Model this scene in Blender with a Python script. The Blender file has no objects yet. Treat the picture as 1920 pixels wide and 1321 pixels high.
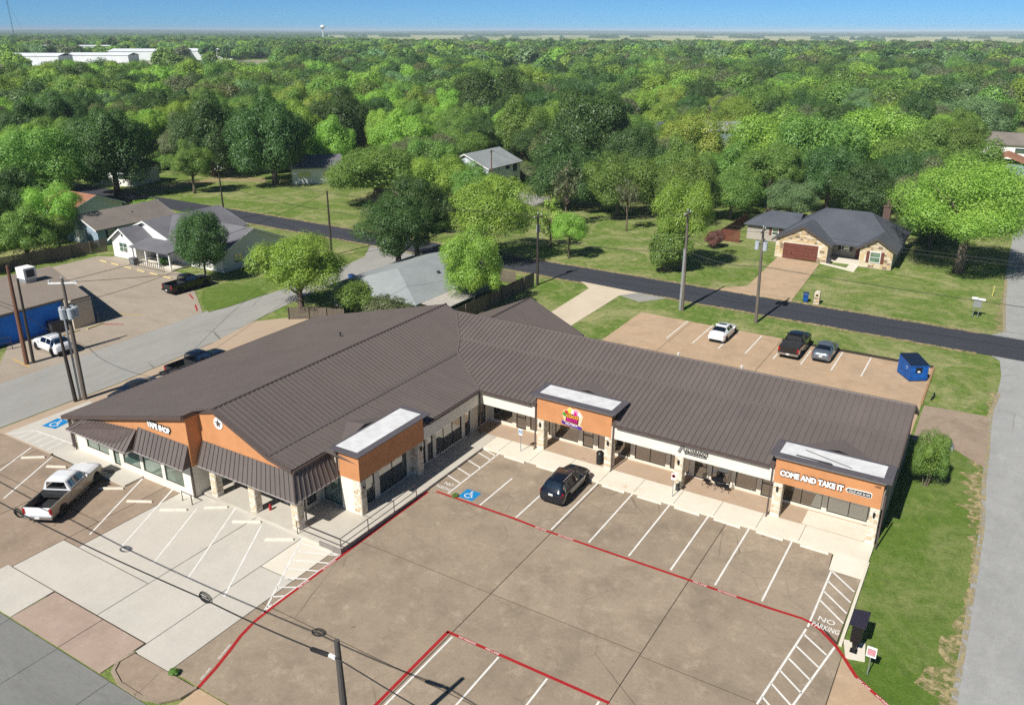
import bpy, bmesh, math, random
import numpy as np
from mathutils import Vector, Matrix

random.seed(11)
rng = np.random.default_rng(11)
PI = math.pi
R_ = math.radians
sc = bpy.context.scene
COL = sc.collection

# ------------------------------------------------------------------ camera
cam_d = bpy.data.cameras.new('camera')
cam = bpy.data.objects.new('camera', cam_d)
COL.objects.link(cam)
sc.camera = cam
cam_d.sensor_width = 36.0
cam_d.lens = 1532.49 / 1920 * 36
cam_d.clip_start = 0.5
cam_d.clip_end = 60000
_y, _p, _r = R_(121.408), R_(21.474), R_(0.1083)
_f = Vector((math.cos(_y) * math.cos(_p), math.sin(_y) * math.cos(_p), -math.sin(_p)))
_rt = Vector((math.sin(_y), -math.cos(_y), 0))
_up = _rt.cross(_f)
_R = math.cos(_r) * _rt + math.sin(_r) * _up
_U = -math.sin(_r) * _rt + math.cos(_r) * _up
_m = Matrix((_R, _U, -_f)).transposed().to_4x4()
_m.translation = Vector((0, 0, 30))
cam.matrix_world = _m

# ------------------------------------------------------------------ sky, sun, exposure
SUN_EL = R_(45)
_sh = Vector((0.12, 0.993, 0)).normalized()            # shadows fall this way
to_sun = Vector((-_sh.x * math.cos(SUN_EL), -_sh.y * math.cos(SUN_EL), math.sin(SUN_EL)))
world = bpy.data.worlds.new('World')
sc.world = world
world.use_nodes = True
_wn = world.node_tree
_wn.nodes.clear()
_sky = _wn.nodes.new('ShaderNodeTexSky')
_sky.sky_type = 'NISHITA'
_sky.sun_disc = False
_sky.sun_elevation = SUN_EL
_sky.sun_rotation = math.atan2(to_sun.x, to_sun.y)
_sky.altitude = 300
_sky.air_density = 0.3
_sky.dust_density = 0.35
_sky.ozone_density = 10.0
_bg = _wn.nodes.new('ShaderNodeBackground')
_bg.inputs['Strength'].default_value = 0.098
_wo = _wn.nodes.new('ShaderNodeOutputWorld')
_tint = _wn.nodes.new('ShaderNodeMix')
_tint.data_type = 'RGBA'
_tint.blend_type = 'MULTIPLY'
_tint.inputs[0].default_value = 1.0
_tint.inputs[7].default_value = (0.80, 1.0, 0.86, 1.0)      # clear, slightly cyan summer sky
_wn.links.new(_sky.outputs[0], _tint.inputs[6])
_wn.links.new(_tint.outputs[2], _bg.inputs['Color'])
_wn.links.new(_bg.outputs[0], _wo.inputs['Surface'])
sun_d = bpy.data.lights.new('sun', 'SUN')
sun_d.energy = 4.5
sun_d.angle = R_(0.53)
sun_d.color = (1.0, 0.955, 0.88)
sun = bpy.data.objects.new('sun', sun_d)
COL.objects.link(sun)
sun.rotation_euler = to_sun.to_track_quat('Z', 'Y').to_euler()
sun.location = (0, -60, 90)
sc.view_settings.view_transform = 'Standard'
sc.view_settings.look = 'None'
sc.view_settings.exposure = 0.42
sc.view_settings.gamma = 1.0
sc.view_settings.use_curve_mapping = False
sc.cycles.max_bounces = 6
sc.cycles.diffuse_bounces = 3
sc.cycles.glossy_bounces = 3
sc.cycles.transmission_bounces = 4
sc.cycles.transparent_max_bounces = 8
sc.cycles.volume_bounces = 0
sc.cycles.use_adaptive_sampling = True
sc.cycles.adaptive_threshold = 0.01
sc.cycles.use_denoising = False
sc.cycles.caustics_reflective = False
sc.cycles.caustics_refractive = False

# ------------------------------------------------------------------ helpers
MATS = {}
ORIG = {}


def srgb(r, g, b, k=1.0):
    def f(c):
        c /= 255.0
        return (c / 12.92 if c <= 0.04045 else ((c + 0.055) / 1.055) ** 2.4) * k
    return (f(r), f(g), f(b), 1.0)


class NT:
    """small wrapper to write node trees"""

    def __init__(self, name):
        self.m = bpy.data.materials.new(name)
        self.m.use_nodes = True
        self.t = self.m.node_tree
        self.t.nodes.clear()
        self.out = self.n('ShaderNodeOutputMaterial')

    def n(self, typ, **kw):
        nd = self.t.nodes.new(typ)
        for k, v in kw.items():
            setattr(nd, k, v)
        return nd

    def l(self, a, b):
        self.t.links.new(a, b)

    def pos(self, scale=(1, 1, 1)):
        g = self.n('ShaderNodeNewGeometry')
        mp = self.n('ShaderNodeMapping')
        mp.inputs['Scale'].default_value = scale
        self.l(g.outputs['Position'], mp.inputs['Vector'])
        return mp.outputs[0]

    def noise(self, vec, scale, detail=4, rough=0.55, dist=0.0):
        nd = self.n('ShaderNodeTexNoise')
        nd.inputs['Scale'].default_value = scale
        nd.inputs['Detail'].default_value = detail
        nd.inputs['Roughness'].default_value = rough
        nd.inputs['Distortion'].default_value = dist
        self.l(vec, nd.inputs['Vector'])
        return nd.outputs['Fac']

    def ramp(self, fac, a, b, c0=0.0, c1=1.0):
        nd = self.n('ShaderNodeMapRange')
        nd.inputs['From Min'].default_value = a
        nd.inputs['From Max'].default_value = b
        nd.inputs['To Min'].default_value = c0
        nd.inputs['To Max'].default_value = c1
        self.l(fac, nd.inputs['Value'])
        return nd.outputs[0]

    def mix(self, fac, a, b, blend='MIX'):
        nd = self.n('ShaderNodeMix', data_type='RGBA', blend_type=blend)
        for s, v in ((nd.inputs[0], fac), (nd.inputs[6], a), (nd.inputs[7], b)):
            if isinstance(v, (int, float)):
                s.default_value = v
            elif isinstance(v, tuple):
                s.default_value = v
            else:
                self.l(v, s)
        return nd.outputs[2]

    def math(self, op, a, b=None):
        nd = self.n('ShaderNodeMath', operation=op)
        for s, v in ((nd.inputs[0], a), (nd.inputs[1], b)):
            if v is None:
                continue
            if isinstance(v, (int, float)):
                s.default_value = v
            else:
                self.l(v, s)
        return nd.outputs[0]

    def bsdf(self, color, rough=0.8, metal=0.0, spec=0.3, bump=None, bstr=0.3, bdist=0.02):
        b = self.n('ShaderNodeBsdfPrincipled')
        if isinstance(color, tuple):
            b.inputs['Base Color'].default_value = color
        else:
            self.l(color, b.inputs['Base Color'])
        if isinstance(rough, (int, float)):
            b.inputs['Roughness'].default_value = rough
        else:
            self.l(rough, b.inputs['Roughness'])
        b.inputs['Metallic'].default_value = metal
        b.inputs['Specular IOR Level'].default_value = spec
        if bump is not None:
            bp = self.n('ShaderNodeBump')
            bp.inputs['Strength'].default_value = bstr
            bp.inputs['Distance'].default_value = bdist
            self.l(bump, bp.inputs['Height'])
            self.l(bp.outputs[0], b.inputs['Normal'])
        self.l(b.outputs[0], self.out.inputs['Surface'])
        return b


def mat_plain(name, col, rough=0.6, metal=0.0, spec=0.4, var=0.08, scale=3.0):
    """painted or plain surface with slight grime variation"""
    if name in MATS:
        return MATS[name]
    t = NT(name)
    p = t.pos()
    n1 = t.noise(p, scale, 5, 0.6)
    dark = tuple(c * (1 - 2.2 * var) for c in col[:3]) + (1,)
    lite = tuple(min(1, c * (1 + 1.2 * var)) for c in col[:3]) + (1,)
    c = t.mix(t.ramp(n1, 0.3, 0.7), dark, lite)
    t.bsdf(c, rough, metal, spec)
    MATS[name] = t.m
    return t.m


def mat_patch(name, c1, c2, scale=2.5, lo=.42, hi=.58, radial=True):
    """stain or dry patch that breaks up and fades out towards its rim"""
    t = NT(name)
    p = t.pos()
    c = t.mix(t.ramp(t.noise(p, scale * 1.7, 5, .65), .3, .7), c1, c2)
    b = t.bsdf(c, .9, 0, .2)
    a = t.ramp(t.noise(p, scale, 6, .7, .5), lo, hi)
    if radial:
        tc = t.n('ShaderNodeTexCoord')
        vm = t.n('ShaderNodeVectorMath', operation='DISTANCE')
        t.l(tc.outputs['Generated'], vm.inputs[0])
        vm.inputs[1].default_value = (.5, .5, 0)
        a = t.math('MULTIPLY', t.ramp(vm.outputs['Value'], .5, .18), t.ramp(a, 0, 1, .45, 1.0))
    tr = t.n('ShaderNodeBsdfTransparent')
    mx = t.n('ShaderNodeMixShader')
    t.l(a, mx.inputs[0])
    t.l(tr.outputs[0], mx.inputs[1])
    t.l(b.outputs[0], mx.inputs[2])
    t.l(mx.outputs[0], t.out.inputs['Surface'])
    MATS[name] = t.m
    return t.m


def mat_ground(name, c1, c2, c3, s1=0.12, s2=1.3, s3=14.0, rough=0.9, k2=0.6, k3=0.35, stretch=(1, 1, 1), bstr=0.25, spots=None, blot=0.0, crack=0.0):
    """weathered ground: c1/c2 in large patches, c3 speckle"""
    if name in MATS:
        return MATS[name]
    t = NT(name)
    p = t.pos(stretch)
    big = t.ramp(t.noise(p, s1, 6, 0.65), 0.35, 0.65)
    mid = t.ramp(t.noise(p, s2, 7, 0.7), 0.3, 0.7)
    fine = t.noise(p, s3, 4, 0.7)
    c = t.mix(big, c1, c2)
    c = t.mix(t.math('MULTIPLY', mid, k2), c, c3)
    if blot:
        oi = t.n('ShaderNodeObjectInfo')
        c = t.mix(t.ramp(oi.outputs['Random'], 0, 1, 0, .55 * blot), c, tuple(x * .78 for x in c1[:3]) + (1,))
        b1 = t.ramp(t.noise(p, 0.35, 9, 0.74), 0.46, 0.66)
        c = t.mix(t.math('MULTIPLY', b1, min(1, .75 * blot)), c, tuple(x * .60 for x in c2[:3]) + (1,))
        b2 = t.ramp(t.noise(p, 0.8, 9, 0.78), 0.52, 0.68)
        c = t.mix(t.math('MULTIPLY', b2, .6 * blot), c, tuple(min(1, x * 1.3) for x in c3[:3]) + (1,))
        b3 = t.ramp(t.noise(t.pos((stretch[0] * 1.0, stretch[1] * 0.25, 1)), 1.1, 6, 0.7), 0.55, 0.75)
        c = t.mix(t.math('MULTIPLY', b3, .4 * blot), c, tuple(x * .62 for x in c1[:3]) + (1,))
        g3 = t.noise(p, 5.5, 6, 0.8)
        c = t.mix(t.ramp(g3, 0.5, 0.72, 0, .55 * blot), c, tuple(x * .6 for x in c2[:3]) + (1,))
    c = t.mix(t.ramp(fine, 0.35, 0.75, 0, k3), c, tuple(x * 0.55 for x in c3[:3]) + (1,))
    if crack:
        nz = t.n('ShaderNodeTexNoise')
        nz.inputs['Scale'].default_value = .8
        nz.inputs['Detail'].default_value = 6
        t.l(p, nz.inputs['Vector'])
        vm = t.n('ShaderNodeMix', data_type='VECTOR')
        vm.inputs[0].default_value = .12
        t.l(p, vm.inputs[4])
        t.l(nz.outputs['Color'], vm.inputs[5])
        vo = t.n('ShaderNodeTexVoronoi', feature='DISTANCE_TO_EDGE')
        vo.inputs['Scale'].default_value = .30
        t.l(vm.outputs[1], vo.inputs['Vector'])
        ck = t.ramp(vo.outputs['Distance'], .003, .009, 1, 0)
        ck = t.math('MULTIPLY', ck, t.ramp(t.noise(p, .13, 3, .5), .5, .6))
        c = t.mix(t.math('MULTIPLY', ck, .6 * crack), c, srgb(84, 74, 64))
    if spots:
        sp = t.ramp(t.noise(p, spots[0], 3, 0.5), spots[1], spots[1] + 0.05)
        c = t.mix(t.math('MULTIPLY', sp, 0.75), c, spots[2])
    t.bsdf(c, rough, 0, 0.25, fine, bstr, 0.02)
    MATS[name] = t.m
    return t.m


class MB:
    """collects polygons; build() links them as one mesh object"""

    def __init__(self):
        self.v = []
        self.f = []

    def poly(self, pts):
        i = len(self.v)
        self.v += [tuple(p) for p in pts]
        self.f.append(tuple(range(i, i + len(pts))))
        return self

    def hexa(self, b, t):
        """b, t: four bottom and four top points, counter-clockwise from above"""
        i = len(self.v)
        self.v += [tuple(p) for p in b] + [tuple(p) for p in t]
        self.f += [(i + 3, i + 2, i + 1, i), (i + 4, i + 5, i + 6, i + 7)]
        for k in range(4):
            j = (k + 1) % 4
            self.f.append((i + k, i + j, i + 4 + j, i + 4 + k))
        return self

    def box(self, x0, x1, y0, y1, z0, z1):
        if x0 > x1: x0, x1 = x1, x0
        if y0 > y1: y0, y1 = y1, y0
        if z0 > z1: z0, z1 = z1, z0
        q = ((x0, y0), (x1, y0), (x1, y1), (x0, y1))
        return self.hexa([(x, y, z0) for x, y in q], [(x, y, z1) for x, y in q])

    def prism(self, xy, z0, z1):
        a = sum(xy[k][0] * xy[(k + 1) % len(xy)][1] - xy[(k + 1) % len(xy)][0] * xy[k][1] for k in range(len(xy)))
        if a < 0:
            xy = xy[::-1]
        n = len(xy)
        i = len(self.v)
        self.v += [(x, y, z0) for x, y in xy] + [(x, y, z1) for x, y in xy]
        self.f += [tuple(range(i + n - 1, i - 1, -1)), tuple(range(i + n, i + 2 * n))]
        for k in range(n):
            j = (k + 1) % n
            self.f.append((i + k, i + j, i + n + j, i + n + k))
        return self

    def extr(self, pts, d):
        """planar polygon of 3D points extruded by vector d"""
        n = len(pts)
        i = len(self.v)
        self.v += [tuple(p) for p in pts] + [tuple(Vector(p) + Vector(d)) for p in pts]
        self.f += [tuple(range(i, i + n)), tuple(range(i + 2 * n - 1, i + n - 1, -1))]
        for k in range(n):
            j = (k + 1) % n
            self.f.append((i + j, i + k, i + n + k, i + n + j))
        return self

    def tube(self, pts, r, n=6, caps=True):
        pts = [Vector(p) for p in pts]
        rs = r if isinstance(r, (list, tuple)) else [r] * len(pts)
        i0 = len(self.v)
        for k, p in enumerate(pts):
            d = (pts[min(k + 1, len(pts) - 1)] - pts[max(k - 1, 0)]).normalized()
            a = Vector((0, 0, 1)) if abs(d.z) < 0.9 else Vector((1, 0, 0))
            u = d.cross(a).normalized()
            w = d.cross(u)
            for q in range(n):
                an = 2 * PI * q / n
                self.v.append(tuple(p + rs[k] * (math.cos(an) * u + math.sin(an) * w)))
        for k in range(len(pts) - 1):
            for q in range(n):
                a = i0 + k * n + q
                b = i0 + k * n + (q + 1) % n
                self.f.append((a, a + n, b + n, b))
        if caps:
            self.f.append(tuple(range(i0, i0 + n)))
            e = i0 + (len(pts) - 1) * n
            self.f.append(tuple(range(e + n - 1, e - 1, -1)))
        return self

    def lathe(self, prof, n=16, c=(0, 0, 0), axis='z'):
        i0 = len(self.v)
        for r, z in prof:
            for q in range(n):
                an = 2 * PI * q / n
                a, b = r * math.cos(an), r * math.sin(an)
                p = (a, b, z) if axis == 'z' else ((z, a, b) if axis == 'x' else (b, z, a))
                self.v.append((c[0] + p[0], c[1] + p[1], c[2] + p[2]))
        for k in range(len(prof) - 1):
            for q in range(n):
                a = i0 + k * n + q
                b = i0 + k * n + (q + 1) % n
                self.f.append((a, b, b + n, a + n))
        self.f.append(tuple(range(i0 + n - 1, i0 - 1, -1)))
        e = i0 + (len(prof) - 1) * n
        self.f.append(tuple(range(e, e + n)))
        return self

    def ribbon(self, pts, w, z, h=0.0):
        """flat stripe of width w along xy points"""
        pts = [Vector((p[0], p[1])) for p in pts]
        L, Rr = [], []
        for k, p in enumerate(pts):
            d = (pts[min(k + 1, len(pts) - 1)] - pts[max(k - 1, 0)]).normalized()
            nrm = Vector((-d.y, d.x))
            L.append(p + nrm * w / 2)
            Rr.append(p - nrm * w / 2)
        for k in range(len(pts) - 1):
            a, b, c_, d_ = Rr[k], Rr[k + 1], L[k + 1], L[k]
            if h:
                self.hexa([(q.x, q.y, z) for q in (a, b, c_, d_)], [(q.x, q.y, z + h) for q in (a, b, c_, d_)])
            else:
                self.poly([(q.x, q.y, z) for q in (a, b, c_, d_)])
        return self

    def add(self, other, fn=None):
        i = len(self.v)
        self.v += [tuple(fn(Vector(p))) if fn else p for p in other.v]
        self.f += [tuple(k + i for k in f) for f in other.f]
        return self

    def build(self, name, mat, parent=None, smooth=False, local=False, label=None, cat=None, group=None, kind=None, sharp=35):
        me = bpy.data.meshes.new(name)
        o = bpy.data.objects.new(name, me)
        COL.objects.link(o)
        off = Vector((0, 0, 0))
        if parent is not None:
            o.parent = parent
            off = ORIG.get(parent, Vector((0, 0, 0)))
            ORIG[o] = off
        elif not local and (label or kind == 'thing'):
            a = np.array(self.v)
            off = Vector(((a[:, 0].min() + a[:, 0].max()) / 2, (a[:, 1].min() + a[:, 1].max()) / 2, a[:, 2].min()))
            o.location = off
            ORIG[o] = off
        vs = self.v if local else [(p[0] - off.x, p[1] - off.y, p[2] - off.z) for p in self.v]
        me.from_pydata(vs, [], self.f)
        if smooth:
            me.polygons.foreach_set('use_smooth', [True] * len(me.polygons))
            me.set_sharp_from_angle(angle=R_(sharp))
        me.materials.append(mat)
        tag(o, label, cat, group, kind)
        return o


def tag(o, label=None, cat=None, group=None, kind=None):
    if label: o['label'] = label
    if cat: o['category'] = cat
    if group: o['group'] = group
    if kind: o['kind'] = kind
    return o


def thing(name, label, cat, loc=(0, 0, 0), rotz=0.0, group=None, kind=None):
    o = bpy.data.objects.new(name, None)
    COL.objects.link(o)
    o.empty_display_size = 0.5
    o.location = loc
    o.rotation_euler = (0, 0, rotz)
    ORIG[o] = Vector(loc) if rotz == 0 else Vector((0, 0, 0))
    return tag(o, label, cat, group, kind)


def copy_tree(o, parent=None):
    c = o.copy()
    COL.objects.link(c)
    c.parent = parent
    for ch in o.children:
        copy_tree(ch, c)
    return c


def text_mb(s, width=None, height=None, extrude=0.0, bold=0.0, space=1.0, shear=0.0):
    """lettering as polygons: x to the right, y up, from (0,0)"""
    cu = bpy.data.curves.new('lettering', 'FONT')
    cu.body = s
    cu.extrude = extrude
    cu.offset = bold
    cu.space_character = space
    cu.shear = shear
    cu.resolution_u = 3
    ob = bpy.data.objects.new('lettering', cu)
    COL.objects.link(ob)
    dg = bpy.context.evaluated_depsgraph_get()
    me = bpy.data.meshes.new_from_object(ob.evaluated_get(dg))
    v = np.array([tuple(x.co) for x in me.vertices])
    f = [tuple(p.vertices) for p in me.polygons]
    bpy.data.objects.remove(ob)
    bpy.data.meshes.remove(me)
    bpy.data.curves.remove(cu)
    v[:, 0] -= v[:, 0].min()
    v[:, 1] -= v[:, 1].min()
    sx = (width / v[:, 0].max()) if width else None
    sy = (height / v[:, 1].max()) if height else None
    sx = sx or sy
    sy = sy or sx
    v[:, 0] *= sx
    v[:, 1] *= sy
    mb = MB()
    mb.v = [tuple(x) for x in v]
    mb.f = f
    return mb


def put(mb, o, ex, ey, ez):
    """map x,y,z of a flat builder to the frame o, ex, ey, ez"""
    o, ex, ey, ez = Vector(o), Vector(ex), Vector(ey), Vector(ez)
    r = MB()
    r.v = [tuple(o + ex * p[0] + ey * p[1] + ez * p[2]) for p in mb.v]
    r.f = list(mb.f)
    return r

# ------------------------------------------------------------------ materials of the setting
def build_grass(name='grass', lushness=0.0):
    t = NT(name + '_ground')
    p = t.pos()
    big = t.ramp(t.noise(p, 0.035, 5, 0.6, 0.8), 0.38, 0.62)
    mid = t.ramp(t.noise(p, 0.35, 6, 0.65, 0.5), 0.32, 0.68)
    blade = t.noise(p, 9.0, 5, 0.75)
    tuft = t.noise(t.pos((1.0, 0.45, 1)), 3.2, 5, 0.7)
    clod = t.noise(p, 1.3, 7, 0.78, 0.6)
    green = srgb(126, 144, 76, 0.84) if not lushness else srgb(112, 136, 60, .82)
    lush = srgb(104, 134, 52, 0.84) if not lushness else srgb(94, 124, 42, .82)
    dry = srgb(184, 176, 130, 0.86)
    bare = srgb(186, 168, 132, 0.82)
    dk = 1.0 - .62 * lushness
    c = t.mix(big, green, lush)
    c = t.mix(t.math('MULTIPLY', t.ramp(t.noise(p, 0.16, 6, 0.7, 1.0), 0.45, 0.66), 0.85 * dk), c, dry)
    c = t.mix(t.math('MULTIPLY', t.ramp(mid, 0.75, 1.0), 0.6 * dk), c, dry)
    c = t.mix(t.math('MULTIPLY', t.ramp(tuft, 0.60, 0.72), 0.55 * dk), c, bare)
    c = t.mix(t.ramp(clod, 0.50, 0.66, 0, 0.6), c, srgb(80, 104, 44, 0.85))
    c = t.mix(t.ramp(clod, 0.50, 0.36, 0, 0.5 * dk), c, srgb(172, 172, 104, 0.84))
    c = t.mix(t.ramp(blade, 0.45, 0.70, 0, 0.7), c, srgb(66, 88, 38, 0.85))
    t.bsdf(c, 0.95, 0, 0.1, blade, 0.6, 0.08)
    MATS[name] = t.m


build_grass()
GRASS = MATS['grass']
build_grass('lush_grass', 1.0)
LUSH = MATS['lush_grass']
LOT = mat_ground('lot_concrete', srgb(196, 176, 152, .68), srgb(186, 168, 146, .68), srgb(204, 186, 162, .68), 0.16, 0.9, 11, k2=0.5, k3=0.5, spots=(0.9, 0.72, srgb(112, 96, 84)), blot=1.0, crack=1.0)
LOT2 = mat_ground('lot_concrete_brown', srgb(172, 152, 132, .86), srgb(160, 138, 118, .86), srgb(188, 170, 150, .86), 0.2, 1.1, 12, k2=0.5, k3=0.5, spots=(0.8, 0.72, srgb(112, 94, 80)), blot=.7, crack=.8)
LOT3 = mat_ground('lot_concrete_tan', srgb(204, 172, 138, .86), srgb(192, 166, 138, .86), srgb(216, 190, 160, .86), 0.25, 1.0, 9, k2=0.5, k3=0.45, blot=.6)
LOTW = mat_ground('lot_concrete_west', srgb(186, 172, 156, .80), srgb(200, 188, 170, .80), srgb(174, 158, 140, .80), 0.12, 0.7, 9, k2=0.5, k3=0.4, stretch=(0.4, 1, 1), spots=(0.5, 0.7, srgb(140, 124, 110)), blot=.6)
NEWC = mat_ground('new_concrete', srgb(214, 207, 195, .85), srgb(204, 199, 188, .85), srgb(222, 216, 204, .85), 0.22, 0.8, 6, k2=0.5, k3=0.25, bstr=0.1, spots=(1.1, 0.73, srgb(160, 160, 156)), blot=.16)
WALK = mat_ground('walk_concrete', srgb(228, 220, 204, .92), srgb(220, 210, 190, .92), srgb(234, 228, 214, .92), 0.4, 1.2, 8, k2=0.5, k3=0.2, bstr=0.1, spots=(0.45, 0.70, srgb(196, 160, 124)))
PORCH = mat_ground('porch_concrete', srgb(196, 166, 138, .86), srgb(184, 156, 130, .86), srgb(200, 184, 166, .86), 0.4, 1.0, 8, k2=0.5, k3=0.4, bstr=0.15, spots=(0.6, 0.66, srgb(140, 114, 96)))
PINK = mat_ground('sidewalk_pinkish', srgb(192, 168, 152, .86), srgb(178, 152, 134, .86), srgb(204, 186, 172, .86), 0.3, 1.2, 9, k2=0.5, k3=0.4, blot=.5)
ASPH = mat_ground('asphalt_fresh', srgb(56, 58, 66), srgb(64, 66, 72), srgb(74, 76, 82), 0.06, 0.6, 12, k2=0.35, k3=0.4, stretch=(0.25, 1, 1))
ASPG = mat_ground('asphalt_grey', srgb(170, 170, 168, .92), srgb(154, 154, 152, .92), srgb(186, 186, 183, .92), 0.10, 1.2, 14, k2=0.5, k3=0.5, stretch=(1, 0.6, 1), bstr=0.4, blot=.45, crack=.6)
ASPO = mat_ground('asphalt_old', srgb(176, 174, 168, .84), srgb(160, 158, 152, .84), srgb(190, 188, 182, .84), 0.10, 0.9, 12, k2=0.5, k3=0.45, stretch=(1, 0.35, 1), bstr=0.3, spots=(0.4, 0.7, srgb(136, 132, 126)), blot=.3, crack=1.0)
STRT = mat_ground('street_concrete', srgb(146, 146, 142, .84), srgb(128, 128, 125, .84), srgb(160, 160, 156, .84), 0.25, 1.0, 13, k2=0.45, k3=0.5, stretch=(0.3, 1, 1), blot=.6)
JOINT = mat_plain('joint_dirt', srgb(62, 54, 44), 0.95, var=0.2)
GRAVEL = mat_ground('gravel_grey', srgb(170, 168, 162, .85), srgb(150, 146, 140, .85), srgb(186, 184, 178, .85), 0.6, 4, 18, k2=.6, k3=.6, bstr=.6)
DRYEDGE = mat_patch('dry_verge', srgb(172, 154, 110, .82), srgb(188, 174, 134, .82), 2.2, .40, .58, False)
DIRT = mat_ground('dirt_track', srgb(172, 156, 112, .82), srgb(186, 172, 132, .82), srgb(150, 140, 92, .82), 0.5, 2.5, 14, k2=.6, k3=.6, bstr=.6)
RUST = mat_patch('rust_stain', srgb(190, 130, 70, .8), srgb(160, 92, 42, .8), 1.1, .35, .6)


def paint_mat(name, col, wear=0.62):
    t = NT(name)
    p = t.pos()
    w = t.ramp(t.noise(p, 7, 5, 0.7), wear, wear + 0.08)
    c = t.mix(t.ramp(t.noise(p, 1.5, 3), 0.3, 0.7), col, tuple(x * 0.82 for x in col[:3]) + (1,))
    c = t.mix(t.math('MULTIPLY', w, 0.7), c, srgb(150, 132, 114, .8))
    t.bsdf(c, 0.7, 0, 0.3)
    MATS[name] = t.m
    return t.m


WPAINT = paint_mat('white_paint', srgb(240, 238, 232, .92), 0.64)
RPAINT = paint_mat('red_paint', srgb(176, 40, 42, .9), 0.66)
BPAINT = paint_mat('blue_paint', srgb(30, 140, 205, .9), 0.70)
YPAINT = paint_mat('yellow_paint', srgb(226, 186, 92, .85), 0.60)
STOPW = mat_plain('wheel_stop_concrete', srgb(228, 220, 204, .9), 0.85, var=0.06)
STOPY = mat_plain('wheel_stop_yellow', srgb(216, 196, 140, .85), 0.85, var=0.10)


def struct(name, mb, mat, parent=None):
    return mb.build(name, mat, parent, kind=None if parent else 'structure')


# ------------------------------------------------------------------ ground and roads
g = MB()
g.poly([(-26000, -3000, -0.05), (26000, -3000, -0.05), (26000, 30000, -0.05), (-26000, 30000, -0.05)])
struct('ground', g, GRASS)

m = MB()
m.poly([(x, y, -.042) for x, y in ((-3.3, 20), (2.6, 20), (2.6, 66), (-.6, 66), (-3.3, 64))])
struct('lawn_east', m, LUSH)
m = MB()
xs = list(range(-420, 15, 14)) + [14]
near = lambda x: 89.5 - .026 * x
far = lambda x: 96.3 - .020 * x
for a, b in zip(xs, xs[1:]):
    m.poly([(a, near(a), -.012), (b, near(b), -.012), (b, far(b), -.012), (a, far(a), -.012)])
struct('asphalt_road', m, ASPH)
m = MB()
m.ribbon([(x, near(x) - .22 + .1 * math.sin(x * .7)) for x in range(-120, 3, 3)], .75, -.009)
m.ribbon([(x, far(x) + .22 + .1 * math.sin(x * .9)) for x in range(-120, 3, 3)], .9, -.009)
struct('verge_road', m, DRYEDGE)

m = MB()
ed = [(2.05, 30), (2.2, 40), (2.3, 48), (2.35, 55), (2.1, 61), (2.05, 66), (1.9, 71.5), (1.9, 75), (2.3, 80), (2.4, 84), (2.1, 88.3), (.8, 90.2), (.8, 96), (2.0, 98), (1.6, 108), (1.3, 122), (1.4, 152), (.9, 200), (.5, 320), (.5, 700)]
for a, b in zip(ed, ed[1:]):
    m.poly([(a[0], a[1], -.018), (9.4, a[1], -.018), (9.4, b[1], -.018), (b[0], b[1], -.018)])
m.poly([(2.05, -40, -.018), (9.4, -40, -.018), (9.4, 30, -.018), (2.05, 30, -.018)])
struct('east_road', m, ASPG)
m = MB()
def ragged(pts, w, z, rs, step=.5):
    """strip with a broken inner edge along an xy line"""
    mb = MB()
    P = []
    for a, b in zip(pts, pts[1:]):
        n = max(1, int(math.hypot(b[0] - a[0], b[1] - a[1]) / step))
        P += [(a[0] + (b[0] - a[0]) * k / n, a[1] + (b[1] - a[1]) * k / n) for k in range(n)]
    W = [w * rs.uniform(.15, 1.3) * (.6 + .5 * math.sin(k * .13)) for k in range(len(P))]
    for k in range(len(P) - 1):
        mb.poly([(P[k][0] - W[k], P[k][1], z), (P[k][0] + .3, P[k][1], z), (P[k + 1][0] + .3, P[k + 1][1], z), (P[k + 1][0] - W[k + 1], P[k + 1][1], z)])
    return mb


m = ragged(ed[:9], 1.3, -.014, random.Random(4))
m.add(ragged(ed[13:16], .8, -.014, random.Random(5)))
struct('verge_east', m, DRYEDGE)

m = MB()
m.prism([(-75.6, -60), (-66.3, -60), (-66.4, 40), (-67.6, 52), (-69.2, 58.5), (-71.0, 68), (-71.0, 80), (-69.0, 86.5), (-66.5, 91.4), (-81, 91.8), (-77.2, 86), (-75.9, 79), (-75.3, 66), (-76.4, 60), (-76.3, 52), (-75.6, 42)], -.2, -.014)
struct('side_street', m, ASPO)

# front street: concrete panels with dark joints
m = MB()
m.box(-120, 60, -40, 16.72, -.3, -.045)
st = struct('front_street', m, JOINT)
jx = [-120, -78, -60, -46.9, -42.4, -37.95, -33.5, -29, -24.5, -20, -11, 0, 20, 60]
for a, b in zip(jx, jx[1:]):
    for c0, c1 in ((-40, 5.2), (5.2, 9.0), (9.0, 12.9), (12.9, 16.7)):
        mm = MB()
        mm.box(a + .015, b - .015, c0 + .015, c1 - .015, -.2, -.016)
        struct('street_slab', mm, STRT, st)

# ------------------------------------------------------------------ parking lot
m = MB()
m.box(-66.2, -3.3, 18.8, 46.5, -.3, -.034)
m.box(-3.3, -2.6, 18.8, 37, -.3, -.034)
lot = struct('parking_lot', m, JOINT)


def slab(name, xy, mat, z=0.0, parent=None):
    cx = sum(p[0] for p in xy) / len(xy)
    cy = sum(p[1] for p in xy) / len(xy)
    q = []
    for x, y in xy:
        d = Vector((cx - x, cy - y))
        s = Vector((math.copysign(.024, d.x), math.copysign(.034, d.y)))
        q.append((x + s.x, y + s.y))
    mm = MB()
    mm.prism(q, -.25, z + random.uniform(-.0015, .0015))
    return struct(name, mm, mat, parent or lot)


def rect(x0, x1, y0, y1):
    return [(x0, y0), (x1, y0), (x1, y1), (x0, y1)]


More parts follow.
